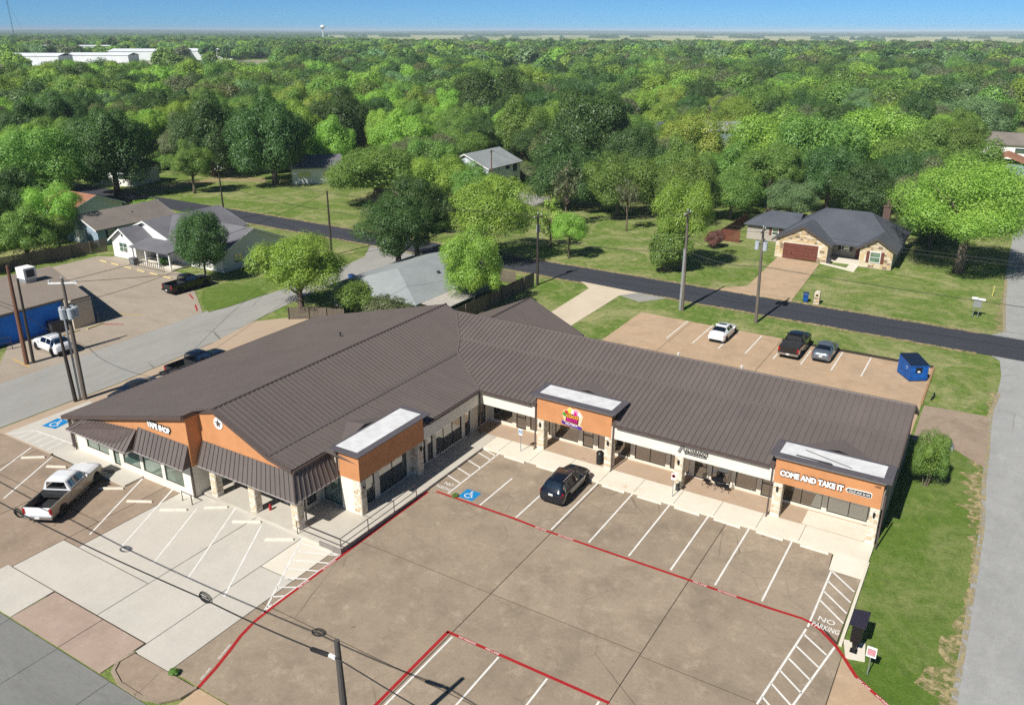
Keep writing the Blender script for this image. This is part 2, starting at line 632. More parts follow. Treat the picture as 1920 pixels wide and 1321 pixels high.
for xy in (rect(-31.6, -21.1, 18.75, 24.85), rect(-31.6, -21.1, 24.85, 32.3), rect(-31.0, -21.1, 32.3, 39.5), rect(-31.0, -21.1, 39.5, 46.6),
           rect(-21.1, -11.85, 18.75, 24.85), rect(-21.1, -11.85, 24.85, 32.3), rect(-21.1, -11.85, 32.3, 39.5), rect(-21.1, -11.85, 39.5, 46.6),
           rect(-11.85, -2.92, 18.75, 24.85), rect(-11.85, -2.92, 24.85, 32.1),
           [(-11.85, 32.1), (-2.92, 32.1), (-2.92, 37.45), (-3.3, 38.2), (-4.4, 39.4), (-11.85, 39.5)],
           [(-11.85, 39.5), (-4.4, 39.5), (-3.35, 38.5), (-3.25, 44.8), (-5.06, 44.8), (-5.2, 46.6), (-11.85, 46.6)]):
    slab('concrete_slab', xy, LOT)
slab('concrete_slab', [(-2.92, 18.75), (2.0, 18.75), (2.0, 33.5), (-.38, 35.2), (-2.0, 36.3), (-2.78, 37.4), (-2.92, 37.45)], LOT3)
for xy in (rect(-66.2, -60.0, 18.75, 25), rect(-60.0, -53.4, 18.75, 25), rect(-53.4, -47.0, 18.75, 25), rect(-47.0, -45.5, 22.6, 30.9), rect(-66.2, -60.0, 25, 28.6), rect(-60.0, -53.4, 25, 28.6), rect(-53.4, -47.0, 25, 30.2)):
    slab('concrete_slab', xy, LOT2)
for xy in (rect(-45.5, -38.6, 22.6, 30.85), rect(-38.6, -34.3, 19.35, 30.85), rect(-34.3, -31.6, 18.62, 27.2), rect(-47.0, -38.6, 19.35, 22.6)):
    slab('new_concrete_slab', xy, NEWC)
slab('new_concrete_slab', [(-34.3, 27.2), (-31.6, 27.2), (-31.6, 30.6), (-34.3, 30.85)], WALK)
slab('driveway_slab', [(-47.4, 16.75), (-42.5, 16.75), (-42.6, 19.35), (-47.4, 19.35)], NEWC)
for a, b in ((-42.5, -38.0), (-38.0, -34.4), (-52, -47.4), (-58, -52), (-66, -58)):
    slab('sidewalk_slab', rect(a, b, 16.75, 19.33 if a > -47 else 18.72), PINK)
for a, b in ((-29.4, -21), (-21, -12), (-12, -3), (-3, 2)):
    slab('apron_slab', rect(a, b, 16.75, 18.72), LOT3)
# kerb island with a raised rounded kerb
m = MB()
isl = [(-34.2, 18.55), (-34.3, 17.7), (-33.9, 17.15), (-32.9, 16.82), (-31.2, 16.8), (-30.2, 17.1), (-29.6, 17.8), (-29.45, 18.6)]
m.prism(isl, -.25, .06)
ki = struct('kerb_island', m, LOT2)
m = MB()
m.ribbon(isl, .2, .0, .12)
struct('kerb', m, LOT, ki)
# strip of pavement on the west side of the shops
m = MB()
m.prism([(-66.2, 28.6), (-58.6, 28.6), (-58.6, 58.5), (-57, 62), (-66, 62), (-69.0, 58), (-67.4, 51), (-66.25, 40)], -.3, -.006)
struct('west_pavement', m, mat_ground('strip_tan', srgb(196, 172, 146, .86), srgb(182, 158, 134, .86), srgb(206, 188, 166, .86), .25, 1.0, 10, k2=.5, k3=.45, stretch=(1, .4, 1)))
m = MB()
m.prism([(-65.0, 28.75), (-58.6, 28.75), (-58.6, 34.5), (-65.0, 36)], -.02, .012)
hcs = struct('accessible_bay_slab', m, NEWC)

# painted lines: each its own part of the lot
def stripe(p, q, w=.11, mat=WPAINT, z=.006, name='parking_stripe', parent=None):
    mm = MB()
    mm.ribbon([p, q], w, z)
    return struct(name, mm, mat, parent or lot)


for x in (-26.82, -23.95, -21.28, -18.57, -15.84, -13.13, -10.4, -7.67):
    stripe((x, 39.75), (x, 43.97 if x == -26.82 else 46.55))
for x, y0 in ((-20.9, 17), (-18.0, 17), (-15.13, 17), (-12.27, 17)):
    stripe((x, y0), (x, 28.2))
# oblique stalls in front of the porch and the west shop
for p, q in (((-61.6, 21.0), (-60.92, 28.56)),):
    pass
for p, q in (((-60.9, 28.5), (-58.6, 23.8)), ((-58.1, 28.5), (-55.2, 23.3)), ((-49.5, 30.1), (-46.15, 23.8)), ((-46.4, 30.3), (-43.2, 24.0)), ((-42.85, 29.45), (-40.06, 24.0)), ((-40.65, 30.8), (-37.03, 24.1)), ((-37.6, 30.3), (-33.9, 24.1)), ((-34.3, 30.65), (-30.87, 24.2))):
    stripe(p, q)
# hatched no-parking areas
def hatch(pairs, w=.11):
    for p, q in pairs:
        stripe(p, q, w, name='hatch_stripe')


stripe((-30.98, 30.5), (-30.98, 24.3), .1, name='hatch_stripe')
for k in range(8):
    f = (k + .6) / 8.2
    a = (-34.3 + 3.35 * f, 30.65 - 6.4 * f)
    hatch([((a[0] + .05, a[1]), (-31.02, min(a[1] + 1.0 * (1 - f) + .25, 30.5)))])
stripe((-29.55, 39.85), (-29.62, 47.0), name='hatch_stripe')
hatch([((-30.95 - .05, y), (-29.6, y - .45)) for y in (41.9, 43.15, 44.5, 45.9, 46.6)])
stripe((-4.9, 44.72), (-4.95, 38.9), name='hatch_stripe')
hatch([((-4.86, y), (-3.36, y - 1.35)) for y in (44.7, 43.6, 42.5, 41.55)])
stripe((-4.98, 38.7), (-5.75, 32.0), name='hatch_stripe')
stripe((-3.35, 38.2), (-4.4, 32.0), name='hatch_stripe')
hatch([((-5.0 - .13 * k - .0, 38.2 - 1.12 * k), (-3.62 - .16 * k, 37.2 - 1.12 * k)) for k in range(6)])
for p_, q_ in [((-64.6, 28.85), (-63.5, 30.28)), ((-63.5, 30.28), (-58.7, 30.5))] + [((-63.4 + .95 * k, 30.25 + .04 * k), (-63.4 + .95 * k + .1, 28.9)) for k in range(5)]:
    stripe(p_, q_, .11, z=.018, name='hatch_stripe', parent=hcs)
# oil drips and tyre scuffs in the bays
OIL = mat_patch('oil_stain', srgb(104, 80, 64, .7), srgb(84, 64, 52, .7), 3.5, .38, .55)
_rs = random.Random(9)
for x, y, s in ((-25.4, 45.6, .5), (-25.2, 44.6, .28), (-19.9, 45.0, .45), (-19.6, 44.2, .25), (-17.2, 45.3, .35), (-17.0, 43.0, .55), (-14.4, 45.2, .4), (-14.7, 44.6, .3), (-11.6, 45.6, .3), (-9.0, 45.8, .4), (-8.8, 43.2, .3), (-6.3, 45.6, .35), (-6.0, 44.0, .22), (-22.6, 41.0, .3), (-20.0, 41.2, .3), (-17.4, 26.6, .3), (-16.9, 25.4, .45), (-14.0, 26.5, .25), (-27.9, 43.6, .3), (-54.5, 26.4, .4), (-48.2, 26.6, .3)):
    n_ = 13
    ph = _rs.uniform(0, 6)
    for q in range(_rs.choice((1, 2, 3))):
        ox, oy, k_ = (0, 0, 1) if q == 0 else (_rs.uniform(-.6, .6), _rs.uniform(-.4, .4), _rs.uniform(.25, .5))
        mm = MB()
        mm.poly([(x + ox + s * k_ * (.55 + .45 * math.sin(3 * a + ph) * math.sin(2 * a)) * math.cos(a) * 1.2, y + oy + s * k_ * (.5 + .4 * math.sin(2 * a + ph)) * math.sin(a) * .7, .0042) for a in np.linspace(0, 2 * PI, n_, endpoint=False)])
        struct('oil_stain', mm, OIL, lot)
# red fire lane
RED = [[(-29.43, 18.73), (-29.75, 20.0), (-30.14, 21.24), (-30.55, 22.36), (-30.8, 23.55), (-30.86, 25), (-30.88, 30.6), (-30.86, 39.3)],
       [(-30.4, 39.66), (-24, 39.6), (-22, 39.46), (-11.9, 39.42), (-7.2, 39.36), (-5.4, 39.45), (-4.83, 39.32), (-4.3, 39.0), (-3.95, 38.7), (-3.4, 38.2), (-2.82, 37.5), (-2.4, 36.9), (-2.03, 36.4), (-1.3, 35.85), (-.38, 35.2), (.9, 34.2)],
       [(-21.25, 17), (-21.32, 28.32), (-21.3, 28.4)], [(-21.4, 28.38), (-11.8, 28.36)]]
for r in RED:
    mm = MB()
    mm.ribbon(r, .19, .0085)
    struct('fire_lane_line', mm, RPAINT, lot)


def ground_text(s, p, d, h, mat=WPAINT, z=.0125, w=None):
    """lettering lying on the pavement, reading along direction d"""
    d = Vector((d[0], d[1], 0)).normalized()
    u = Vector((-d.y, d.x, 0))
    tb = put(text_mb(s, width=w, height=h, bold=.01), (p[0], p[1], z), d, u, (0, 0, 1))
    return struct('pavement_lettering', tb, mat, lot)


for s, p, d in (('FIRE LANE', (-29.70, 19.15), (-.30, 1)), ('NO PARKING', (-30.12, 20.6), (-.30, 1)),
                ('FIRE LANE', (-30.80, 26.9), (0, 1)), ('NO PARKING', (-30.80, 28.9), (0, 1)),
                ('FIRE LANE', (-22.3, 39.41), (1, -.004)), ('NO PARKING', (-20.6, 39.40), (1, -.004)),
                ('FIRE LANE', (-11.6, 39.35), (1, -.01)), ('NO PARKING', (-10.1, 39.33), (1, -.01)),
                ('NO PARKING', (-20.6, 28.31), (1, 0)), ('FIRE LANE', (-18.9, 28.31), (1, 0)),
                ('FIRE LANE', (-1.98, 36.22), (1, -.68)), ('NO PARKING', (-1.0, 35.55), (1, -.68))):
    ground_text(s, p, d, .13)
ground_text('NO', (-4.62, 39.75), (1, -.05), .42)
ground_text('PARKING', (-4.82, 39.12), (1, -.05), .42, w=1.42)
ground_text('NO', (-30.55, 40.75), (1, 0), .34)
ground_text('PARKING', (-30.85, 40.15), (1, 0), .34, w=1.2)


def access_symbol(cx, cy, rot, parent, s=1.18, z0=.0085):
    """blue square with the white wheelchair figure"""
    c, sn = math.cos(rot), math.sin(rot)
    P = lambda x, y, z: (cx + (x * c - y * sn), cy + (x * sn + y * c), z)
    mm = MB()
    h = s / 2
    mm.poly([P(-h, -h, z0), P(h, -h, z0), P(h, h, z0), P(-h, h, z0)])
    sq = struct('accessible_square', mm, BPAINT, parent)
    k = s / 1.2
    mm = MB()
    z = z0 + .004
    head = [P(-.06 * k + .085 * k * math.cos(a), .40 * k + .085 * k * math.sin(a), z) for a in np.linspace(0, 2 * PI, 12, endpoint=False)]
    mm.poly(head)
    def seg(a, b, w=.085):
        a, b = Vector(a) * k, Vector(b) * k
        d = (b - a).normalized()
        n = Vector((-d.y, d.x)) * w * k / 2
        mm.poly([P(*(q), z) for q in (a - n, b - n, b + n, a + n)])
    seg((-.06, .30), (-.03, .02))
    seg((-.05, .16), (.16, .16), .07)
    seg((-.04, .03), (.19, .03), .08)
    seg((.17, .05), (.27, -.27), .08)
    seg((.25, -.26), (.38, -.22), .07)
    a0, a1 = R_(115), R_(345)
    pr = [((-.02 + .27 * math.cos(a)), (-.13 + .27 * math.sin(a))) for a in np.linspace(a0, a1, 14)]
    for a, b in zip(pr, pr[1:]):
        seg(a, b, .075)
    struct('wheelchair_figure', mm, WPAINT, parent)


access_symbol(-28.15, 40.5, 0, lot)
access_symbol(-63.2, 31.9, R_(10), hcs, 1.5, .018)

# shop walks (raised)
m = MB()
m.prism([(-31.05, 46.62), (-5.2, 46.62), (-5.2, 46.62), (-3.15, 46.62), (-3.15, 48.66), (-31.05, 48.66)], -.2, .15)
wk = struct('shop_walk', m, WALK)
m = MB()
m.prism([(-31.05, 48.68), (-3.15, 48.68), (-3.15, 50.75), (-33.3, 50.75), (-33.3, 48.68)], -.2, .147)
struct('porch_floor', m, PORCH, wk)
m = MB()
m.prism([(-7.6, 48.72), (-3.8, 48.72), (-3.8, 50.6), (-7.6, 50.6)], .1, .152)
struct('new_porch_patch', m, WALK, wk)
m = MB()
m.hexa([(-5.06, 44.8, -.1), (-3.25, 44.8, -.1), (-3.2, 46.6, -.1), (-5.12, 46.6, -.1)], [(-5.06, 44.8, .012), (-3.25, 44.8, .012), (-3.2, 46.6, .148), (-5.12, 46.6, .148)])
struct('kerb_ramp', m, WALK, wk)
m = MB()
m.box(-3.24, -3.08, 38.3, 46.6, -.2, .13)
struct('edge_kerb', m, WALK, wk)
m = MB()
m.prism([(-33.3, 34.5), (-31.05, 34.5), (-31.05, 48.66), (-33.3, 48.66)], -.2, .152)
m.prism([(-44.2, 30.9), (-31.05, 30.62), (-31.05, 34.5), (-44.2, 34.9)], -.2, .152)
struct('west_walk_floor', m, mat_ground('walk_grey', srgb(206, 200, 188, .88), srgb(192, 184, 170, .88), srgb(214, 208, 196, .88), .4, 1.2, 8, k2=.5, k3=.25, bstr=.1), wk)
m = MB()
m.prism([(-58.4, 28.75), (-52.0, 28.6), (-49.45, 28.6), (-49.45, 30.2), (-58.4, 30.2)], -.2, .15)
struct('vape_step', m, NEWC, wk)
for x in (-29.7, -26.9, -24.1, -21.15, -18.5, -15.6, -12.8, -10.0, -7.3):
    mm = MB()
    mm.box(x - .012, x + .012, 46.6, 48.66, .149, .1545)
    struct('walk_joint', mm, JOINT, wk)
# retaining upstand under the handrail
m = MB()
m.hexa([(-31.05, 30.6, -.1), (-30.97, 30.6, -.1), (-30.97, 39.6, -.1), (-31.05, 39.6, -.1)], [(-31.05, 30.6, .33), (-30.97, 30.6, .33), (-30.97, 39.6, .16), (-31.05, 39.6, .16)])
m.box(-32.8, -31.05, 30.6, 30.68, -.1, .33)
struct('ramp_wall', m, mat_plain('ramp_wall_grey', srgb(150, 142, 136, .8), .85, var=.1), wk)

# rear lot
m = MB()
m.box(-33.7, -3.25, 62.8, 83.6, -.3, -.034)
rl = struct('rear_parking_lot', m, JOINT)
slab('concrete_slab', [(-33.6, 62.8), (-27.6, 62.8), (-27.6, 83.55), (-33.75, 83.8)], LOT3, -.004, rl)
slab('concrete_slab', rect(-27.6, -17.6, 62.8, 83.5), LOT3, -.004, rl)
slab('concrete_slab', rect(-17.6, -3.2, 62.8, 82.75), LOT3, -.004, rl)
for x, y1 in ((-28.08, 83.55), (-25.25, 83.7), (-22.5, 80), (-19.75, 83.1), (-16.98, 82), (-14.33, 81.4), (-11.5, 82.7), (-8.8, 82.6)):
    stripe((x, 77.1), (x, y1), .12, z=.003, parent=rl)
m = MB()
pp = [(-5.0 + 2.6 * math.cos(a) * (1 + .15 * math.sin(3 * a)), 76.0 + 2.9 * math.sin(a) * (1 + .1 * math.cos(4 * a))) for a in np.linspace(0, 2 * PI, 22, endpoint=False)]
m.poly([(x, y, .0015) for x, y in pp])
struct('rust_stain', m, RUST, rl)
# side drive to the east road, paths, driveways
m = MB()
m.prism([(-3.0, 65.6), (-3.0, 73.2), (1.9, 73.6), (2.0, 71.4), (2.1, 63.7), (.7, 65.0), (-.6, 66.3)], -.2, -.008)
struct('side_driveway', m, LOT2)
m = MB()
m.prism([(-42.2, 70), (-38.4, 70), (-38.5, 88.2), (-36.8, 90.4), (-45.2, 91.1), (-43.0, 89.0)], -.2, -.006)
struct('rear_driveway', m, mat_ground('drive_pale', srgb(222, 206, 180, .88), srgb(208, 190, 164, .88), srgb(228, 216, 196, .88), .3, 1.1, 8, k2=.5, k3=.3))
m = MB()
m.prism([(-38.5, 88.3), (-35.4, 87.2), (-33.2, 90.2), (-37, 90.4)], -.2, -.004)
struct('gravel_patch', m, GRAVEL)
m = MB()
m.prism([(-26.9, 117), (-21.0, 116.4), (-20.1, 96.9), (-29.6, 97.0), (-26.4, 100.5)], -.2, -.004)
dv = struct('house_driveway', m, LOT3)
m = MB()
m.prism([(-21.0, 116.5), (-16.15, 114.3), (-16.2, 120.4), (-17.4, 120.4), (-17.4, 115.9), (-21.0, 117.2)], -.2, .01)
m.prism([(-20.2, 118.2), (-16.2, 118.2), (-16.2, 122.0), (-20.2, 122.0)], -.2, .05)
struct('front_path', m, WALK, dv)
# west lot between the blue building and the white house
m = MB()
m.prism([(-109.5, 52), (-85, 40), (-75.4, 33), (-75.6, 46), (-76.4, 57.2), (-79.1, 59.0), (-84.5, 62.5), (-84.8, 66.3), (-107.5, 67.2), (-109.6, 66)], -.3, -.010)
wl = struct('west_lot', m, LOTW)
m = MB()
m.prism([(-79.0, 59.2), (-75.9, 57.6), (-75.4, 60), (-75.4, 66), (-78.9, 67.4), (-83.4, 66.4), (-83.4, 62.8)], -.2, .03)
struct('grass_island', m, LUSH)
for p, q in (((-80.4, 37.9), (-77.0, 37.6)), ((-84.5, 51.5), (-81.5, 53.0))):
    stripe(p, q, .15, YPAINT, -.002, 'yellow_line', wl)
for p, q in (((-82.3, 48.8), (-80.3, 49.9)), ((-79.4, 58.6), (-77.3, 57.2)), ((-83.5, 61.0), (-81.5, 60.0))):
    stripe(p, q, .18, RPAINT, -.002, 'red_line', wl)
# far driveways and clearings
m = MB()
m.prism([(-153, 102), (-146.5, 101.5), (-144.5, 118), (-136, 122), (-140, 126), (-149, 121)], -.2, -.02)
struct('dirt_driveway', m, DIRT)
m = MB()
m.prism([(-80.5, 131), (-74.5, 130), (-75.5, 138), (-84, 141)], -.2, -.02)
struct('grey_driveway', m, GRAVEL)

# ------------------------------------------------------------------ shop building
def metal_mat(name, col, rough=.42):
    t = NT(name)
    p = t.pos()
    n1 = t.ramp(t.noise(p, .35, 5, .6), .3, .7)
    n2 = t.ramp(t.noise(p, 6, 4, .6), .35, .7)
    oi = t.n('ShaderNodeObjectInfo')
    c = t.mix(n1, tuple(x * .93 for x in col[:3]) + (1,), tuple(x * 1.06 for x in col[:3]) + (1,))
    c = t.mix(t.ramp(oi.outputs['Random'], 0, 1, 0, .22), c, tuple(x * .74 for x in col[:3]) + (1,))
    st = t.ramp(t.noise(t.pos((.35, .35, .2)), 3.0, 6, .7, .5), .5, .72)
    c = t.mix(t.math('MULTIPLY', st, .10), c, tuple(min(1, x * 1.35) for x in col[:3]) + (1,))
    c = t.mix(t.math('MULTIPLY', n2, .03), c, srgb(190, 180, 165))
    t.bsdf(c, t.ramp(n1, 0, 1, rough - .05, rough + .06), 0.0, .5)
    MATS[name] = t.m
    return t.m


ROOFM = metal_mat('roof_metal_brown', srgb(118, 108, 104, .72))
TRIM = mat_plain('trim_brown', srgb(86, 74, 70), .5, var=.08)
CREAM = mat_plain('stucco_cream', srgb(238, 232, 216, .92), .9, var=.03, scale=1.2)
TAUPE = mat_plain('wall_cream_grey', srgb(226, 218, 202, .9), .9, var=.04, scale=1.2)
ORANGE = mat_plain('stucco_orange', srgb(208, 146, 98, .88), .92, var=.05, scale=1.0)
CAPG = mat_plain('cap_grey', srgb(92, 88, 92), .6, var=.08)
WHITE = mat_plain('white_trim', srgb(240, 240, 238, .9), .6, var=.03)
MEMB = mat_plain('white_membrane', srgb(226, 226, 226, .88), .7, var=.07, scale=1.6)
BLACK = mat_plain('black_frame', srgb(26, 26, 28), .4, var=.1)
GREYD = mat_plain('dark_grey_paint', srgb(60, 60, 62), .5, var=.1)
STEEL = mat_plain('galvanised_steel', srgb(176, 180, 184, .9), .45, .5, var=.06)


def glass_mat(name, tint, rough=.03):
    t = NT(name)
    p = t.pos()
    n1 = t.ramp(t.noise(p, .8, 3, .5), .35, .65)
    c = t.mix(n1, tint, tuple(x * .5 for x in tint[:3]) + (1,))
    b = t.bsdf(c, rough, 0, .9)
    b.inputs['IOR'].default_value = 2.5
    MATS[name] = t.m
    return t.m


GLASS = glass_mat('shop_glass', srgb(52, 58, 50))
GLASST = glass_mat('shop_glass_teal', srgb(104, 132, 122))
CARGLASS = glass_mat('car_glass', srgb(18, 22, 26), .04)


def stone_mat():
    t = NT('stone_veneer')
    oi = t.n('ShaderNodeNewGeometry')
    r = oi.outputs['Random Per Island']
    cr = t.n('ShaderNodeValToRGB')
    el = cr.color_ramp.elements
    el[0].position = 0
    el[0].color = srgb(226, 210, 180, .88)
    el[1].position = 1
    el[1].color = srgb(176, 132, 86, .88)
    for ps, cc in ((.25, srgb(214, 188, 142, .88)), (.45, srgb(232, 220, 198, .88)), (.6, srgb(200, 170, 126, .88)), (.75, srgb(222, 196, 150, .88)), (.88, srgb(150, 128, 104, .88))):
        e = el.new(ps)
        e.color = cc
    cr.color_ramp.interpolation = 'CONSTANT'
    t.l(r, cr.inputs[0])
    n1 = t.noise(t.pos(), 9, 4, .6)
    c = t.mix(t.ramp(n1, .3, .75, 0, .4), cr.outputs[0], srgb(150, 130, 104, .85))
    t.bsdf(c, .9, 0, .2, n1, .4, .02)
    MATS['stone'] = t.m
    return t.m


STONE = stone_mat()


def pale_stone():
    m = STONE.copy()
    m.name = 'stone_veneer_pale'
    cr = [n for n in m.node_tree.nodes if n.type == 'VALTORGB'][0].color_ramp
    for e, c in zip(cr.elements, ((236, 228, 212), (222, 206, 178), (240, 234, 222), (228, 216, 194), (238, 230, 214), (206, 184, 150), (186, 158, 122))):
        e.color = srgb(*c, .9)
    mx = [n for n in m.node_tree.nodes if n.type == 'MIX'][0]
    mx.inputs[7].default_value = srgb(196, 184, 164, .88)
    return m


STONEP = pale_stone()
MORTAR = mat_plain('mortar', srgb(226, 216, 198, .9), .95, var=.08)

B = thing('shop_building', 'L-shaped shopping strip with brown standing seam metal roof and orange sign boxes', 'building', (-32, 48, 0))


def part(name, mb, mat, parent=B, **kw):
    return mb.build(name, mat, parent, **kw)


def wall_open(axis, face, thick, a0, a1, z0, z1, ops, mat, glass, name='wall', pos_dir=1, parent=B, frame=BLACK, fw=.05):
    """wall along x ('y' face plane) or along y ('x' face plane) with real openings.
    face: coordinate of the outer face; thick: signed towards the inside."""
    def bx(mb, u0, u1, d0, d1, w0, w1):
        if axis == 'y':
            mb.box(u0, u1, face + d0, face + d1, w0, w1)
        else:
            mb.box(face + d0, face + d1, u0, u1, w0, w1)
    mb = MB()
    s = 1 if thick > 0 else -1
    cur = a0
    for o in sorted(ops):
        u0, u1, w0, w1 = o[:4]
        if u0 > cur: bx(mb, cur, u0, 0, thick, z0, z1)
        if w0 > z0: bx(mb, u0, u1, 0, thick, z0, w0)
        if w1 < z1: bx(mb, u0, u1, 0, thick, w1, z1)
        cur = u1
    if cur < a1: bx(mb, cur, a1, 0, thick, z0, z1)
    part(name, mb, mat, parent)
    for o in sorted(ops):
        u0, u1, w0, w1 = o[:4]
        mul = o[4] if len(o) > 4 else ()
        kind = o[5] if len(o) > 5 else 'shop_window'
        fr = MB()
        d0, d1 = s * .06, s * .14
        bx(fr, u0, u0 + fw, d0, d1, w0, w1)
        bx(fr, u1 - fw, u1, d0, d1, w0, w1)
        bx(fr, u0 + fw, u1 - fw, d0, d1, w0, w0 + fw * (1.6 if kind == 'shop_door' else 1))
        bx(fr, u0 + fw, u1 - fw, d0, d1, w1 - fw, w1)
        for mu in mul:
            bx(fr, mu - fw / 2, mu + fw / 2, d0, d1, w0 + fw, w1 - fw)
        if kind == 'shop_door':
            bx(fr, u0 + fw, u1 - fw, d0, d1, w0 + .95, w0 + 1.02)
        w = part(kind, fr, frame, parent)
        edges = [u0 + fw] + [x for mu in mul for x in (mu - fw / 2, mu + fw / 2)] + [u1 - fw]
        for e0, e1 in zip(edges[::2], edges[1::2]):
            pm = MB()
            bx(pm, e0, e1, s * .085, s * .105, w0 + fw, w1 - fw)
            part('pane', pm, glass, w)
        if kind == 'shop_door':
            hm = MB()
            bx(hm, u1 - fw - .1, u1 - fw - .06, s * .02, s * .06, w0 + .8, w0 + 1.3)
            part('handle', hm, STEEL, w)


W0, W1 = .33, 2.45
opsR = [(-32.74, -30.94, W0 + .1, W1), (-30.57, -29.65, .17, W1, (), 'shop_door'), (-29.28, -27.75, W0, W1), (-27.6, -27.25, W0, W1), (-27.01, -24.98, W0, W1),
        (-24.59, -23.68, .17, W1, (), 'shop_door'), (-23.30, -22.25, W0, W1), (-21.93, -20.62, W0, W1), (-20.26, -17.84, W0, W1, (-19.07,)), (-17.49, -16.04, W0, W1),
        (-15.66, -14.74, .17, W1, (), 'shop_door'), (-14.39, -13.01, W0, W1), (-12.69, -11.19, W0, W1), (-10.87, -9.95, .17, W1, (), 'shop_door'),
        (-9.4, -6.85, W0, W1, (-8.2,)), (-6.51, -3.98, W0, W1, (-5.16,))]
wall_open('y', 50.75, .25, -33.2, -3.1, .0, 3.6, opsR, TAUPE, GLASS)
opsL = [(35.6, 36.5, .17, 2.4, (), 'shop_door'), (37.0, 39.99, .22, 2.3, (38.45,)), (41.2, 42.19, .25, 2.4), (42.45, 43.11, .22, 2.4), (43.5, 46.86, .25, 2.35, (44.52, 45.68)), (47.28, 48.05, .17, 2.4, (), 'shop_door'), (49.1, 50.3, .25, 2.4)]
wall_open('x', -33.2, -.25, 34.6, 50.74, .0, 3.6, opsL, TAUPE, GLASS)
wall_open('y', 34.6, .25, -44.0, -33.2, .0, 4.0, [(-36.1, -34.3, .2, 2.4), (-42.8, -41.0, .3, 2.4), (-40.5, -39.5, .17, 2.4, (), 'shop_door')], TAUPE, GLASST)
wall_open('x', -36.22, -.2, 32.9, 34.58, .0, 2.7, [(33.1, 34.0, .4, 1.9)], TAUPE, GLASS)
m = MB()
m.box(-38.2, -36.42, 32.9, 34.58, 0, 2.7)
part('wall', m, TAUPE)
opsV = [(-56.0, -53.28, .68, 2.35, (-54.6,)), (-52.78, -52.04, .17, 2.35, (), 'shop_door'), (-51.59, -49.6, .6, 2.4), (-49.27, -47.18, .6, 2.4), (-46.84, -44.86, .6, 2.4)]
wall_open('y', 30.15, .25, -57.4, -44.05, .0, 2.6, opsV, CREAM, GLASST)
m = MB()
m.box(-44.3, -44.05, 30.4, 34.8, 0, 3.9)          # east face of the west shop
part('wall', m, CREAM)
m = MB()
m.box(-58.0, -57.75, 31.5, 57.0, 0, 2.7)           # west wall
m.box(-58.0, -41.0, 56.9, 57.1, 0, 2.7)            # north wall, west wing
m.extr([(-58.0, 57.0, 2.7), (-42, 57.0, 6.7), (-38.5, 57.0, 5.2), (-38.5, 57.0, 2.7)], (0, .1, 0))
part('wall', m, CREAM)
m = MB()
m.extr([(-3.1, 50.75, 0), (-3.1, 62.6, 0), (-3.1, 62.6, 3.5), (-3.1, 57.2, 6.25), (-3.1, 54.05, 5.15), (-3.1, 48.7, 3.82), (-3.1, 48.7, 2.7), (-3.1, 50.75, 2.7)], (-.2, 0, 0))
part('wall', m, mat_plain('wall_grey_brown', srgb(150, 140, 130, .8), .85, var=.06))
m = MB()
m.box(-41, -3.3, 62.4, 62.6, 0, 3.4)
part('wall', m, mat_plain('wall_grey_brown', srgb(150, 140, 130, .8), .85, var=.06))
# fascia band and soffit
for a, b in ((-32.55, -27.5), (-21.3, -9.7)):
    m = MB()
    m.box(a, b, 48.63, 48.83, 2.70, 3.72)
    part('fascia', m, CREAM)
m = MB()
m.box(-32.75, -32.55, 41.25, 48.63, 2.72, 3.72)
part('fascia', m, CREAM)
m = MB()
m.box(-33.2, -3.1, 48.83, 50.75, 2.70, 2.74)
m.box(-33.2, -32.75, 34.6, 48.83, 2.72, 2.76)
part('soffit', m, TAUPE)
# gables in orange stucco
m = MB()
m.extr([(-57.7, 30.12, 2.6), (-43.65, 30.12, 2.6), (-43.65, 30.12, 6.36), (-57.7, 30.12, 2.8)], (0, .2, 0))
part('gable', m, ORANGE)
m = MB()
m.extr([(-43.85, 31.15, 2.7), (-35.15, 31.15, 2.7), (-35.15, 31.15, 4.2), (-37.2, 31.15, 4.6), (-42, 31.15, 6.66), (-43.85, 31.15, 6.22)], (0, .2, 0))
part('gable', m, ORANGE)
m = MB()
m.box(-43.85, -43.64, 30.32, 31.15, 2.6, 6.3)
part('gable', m, ORANGE)
m = MB()
m.box(-35.35, -35.15, 31.35, 34.6, 2.7, 4.3)
part('gable', m, ORANGE)
# porch beam
m = MB()
m.box(-43.6, -34.9, 31.0, 31.14, 2.45, 2.75)
m.box(-35.1, -34.9, 31.14, 34.6, 2.45, 2.75)
part('porch_beam', m, CREAM)


# ---- standing seam roof
def frame_n(a, b, c_):
    n = (Vector(b) - Vector(a)).cross(Vector(c_) - Vector(a)).normalized()
    return n if n.z > 0 else -n


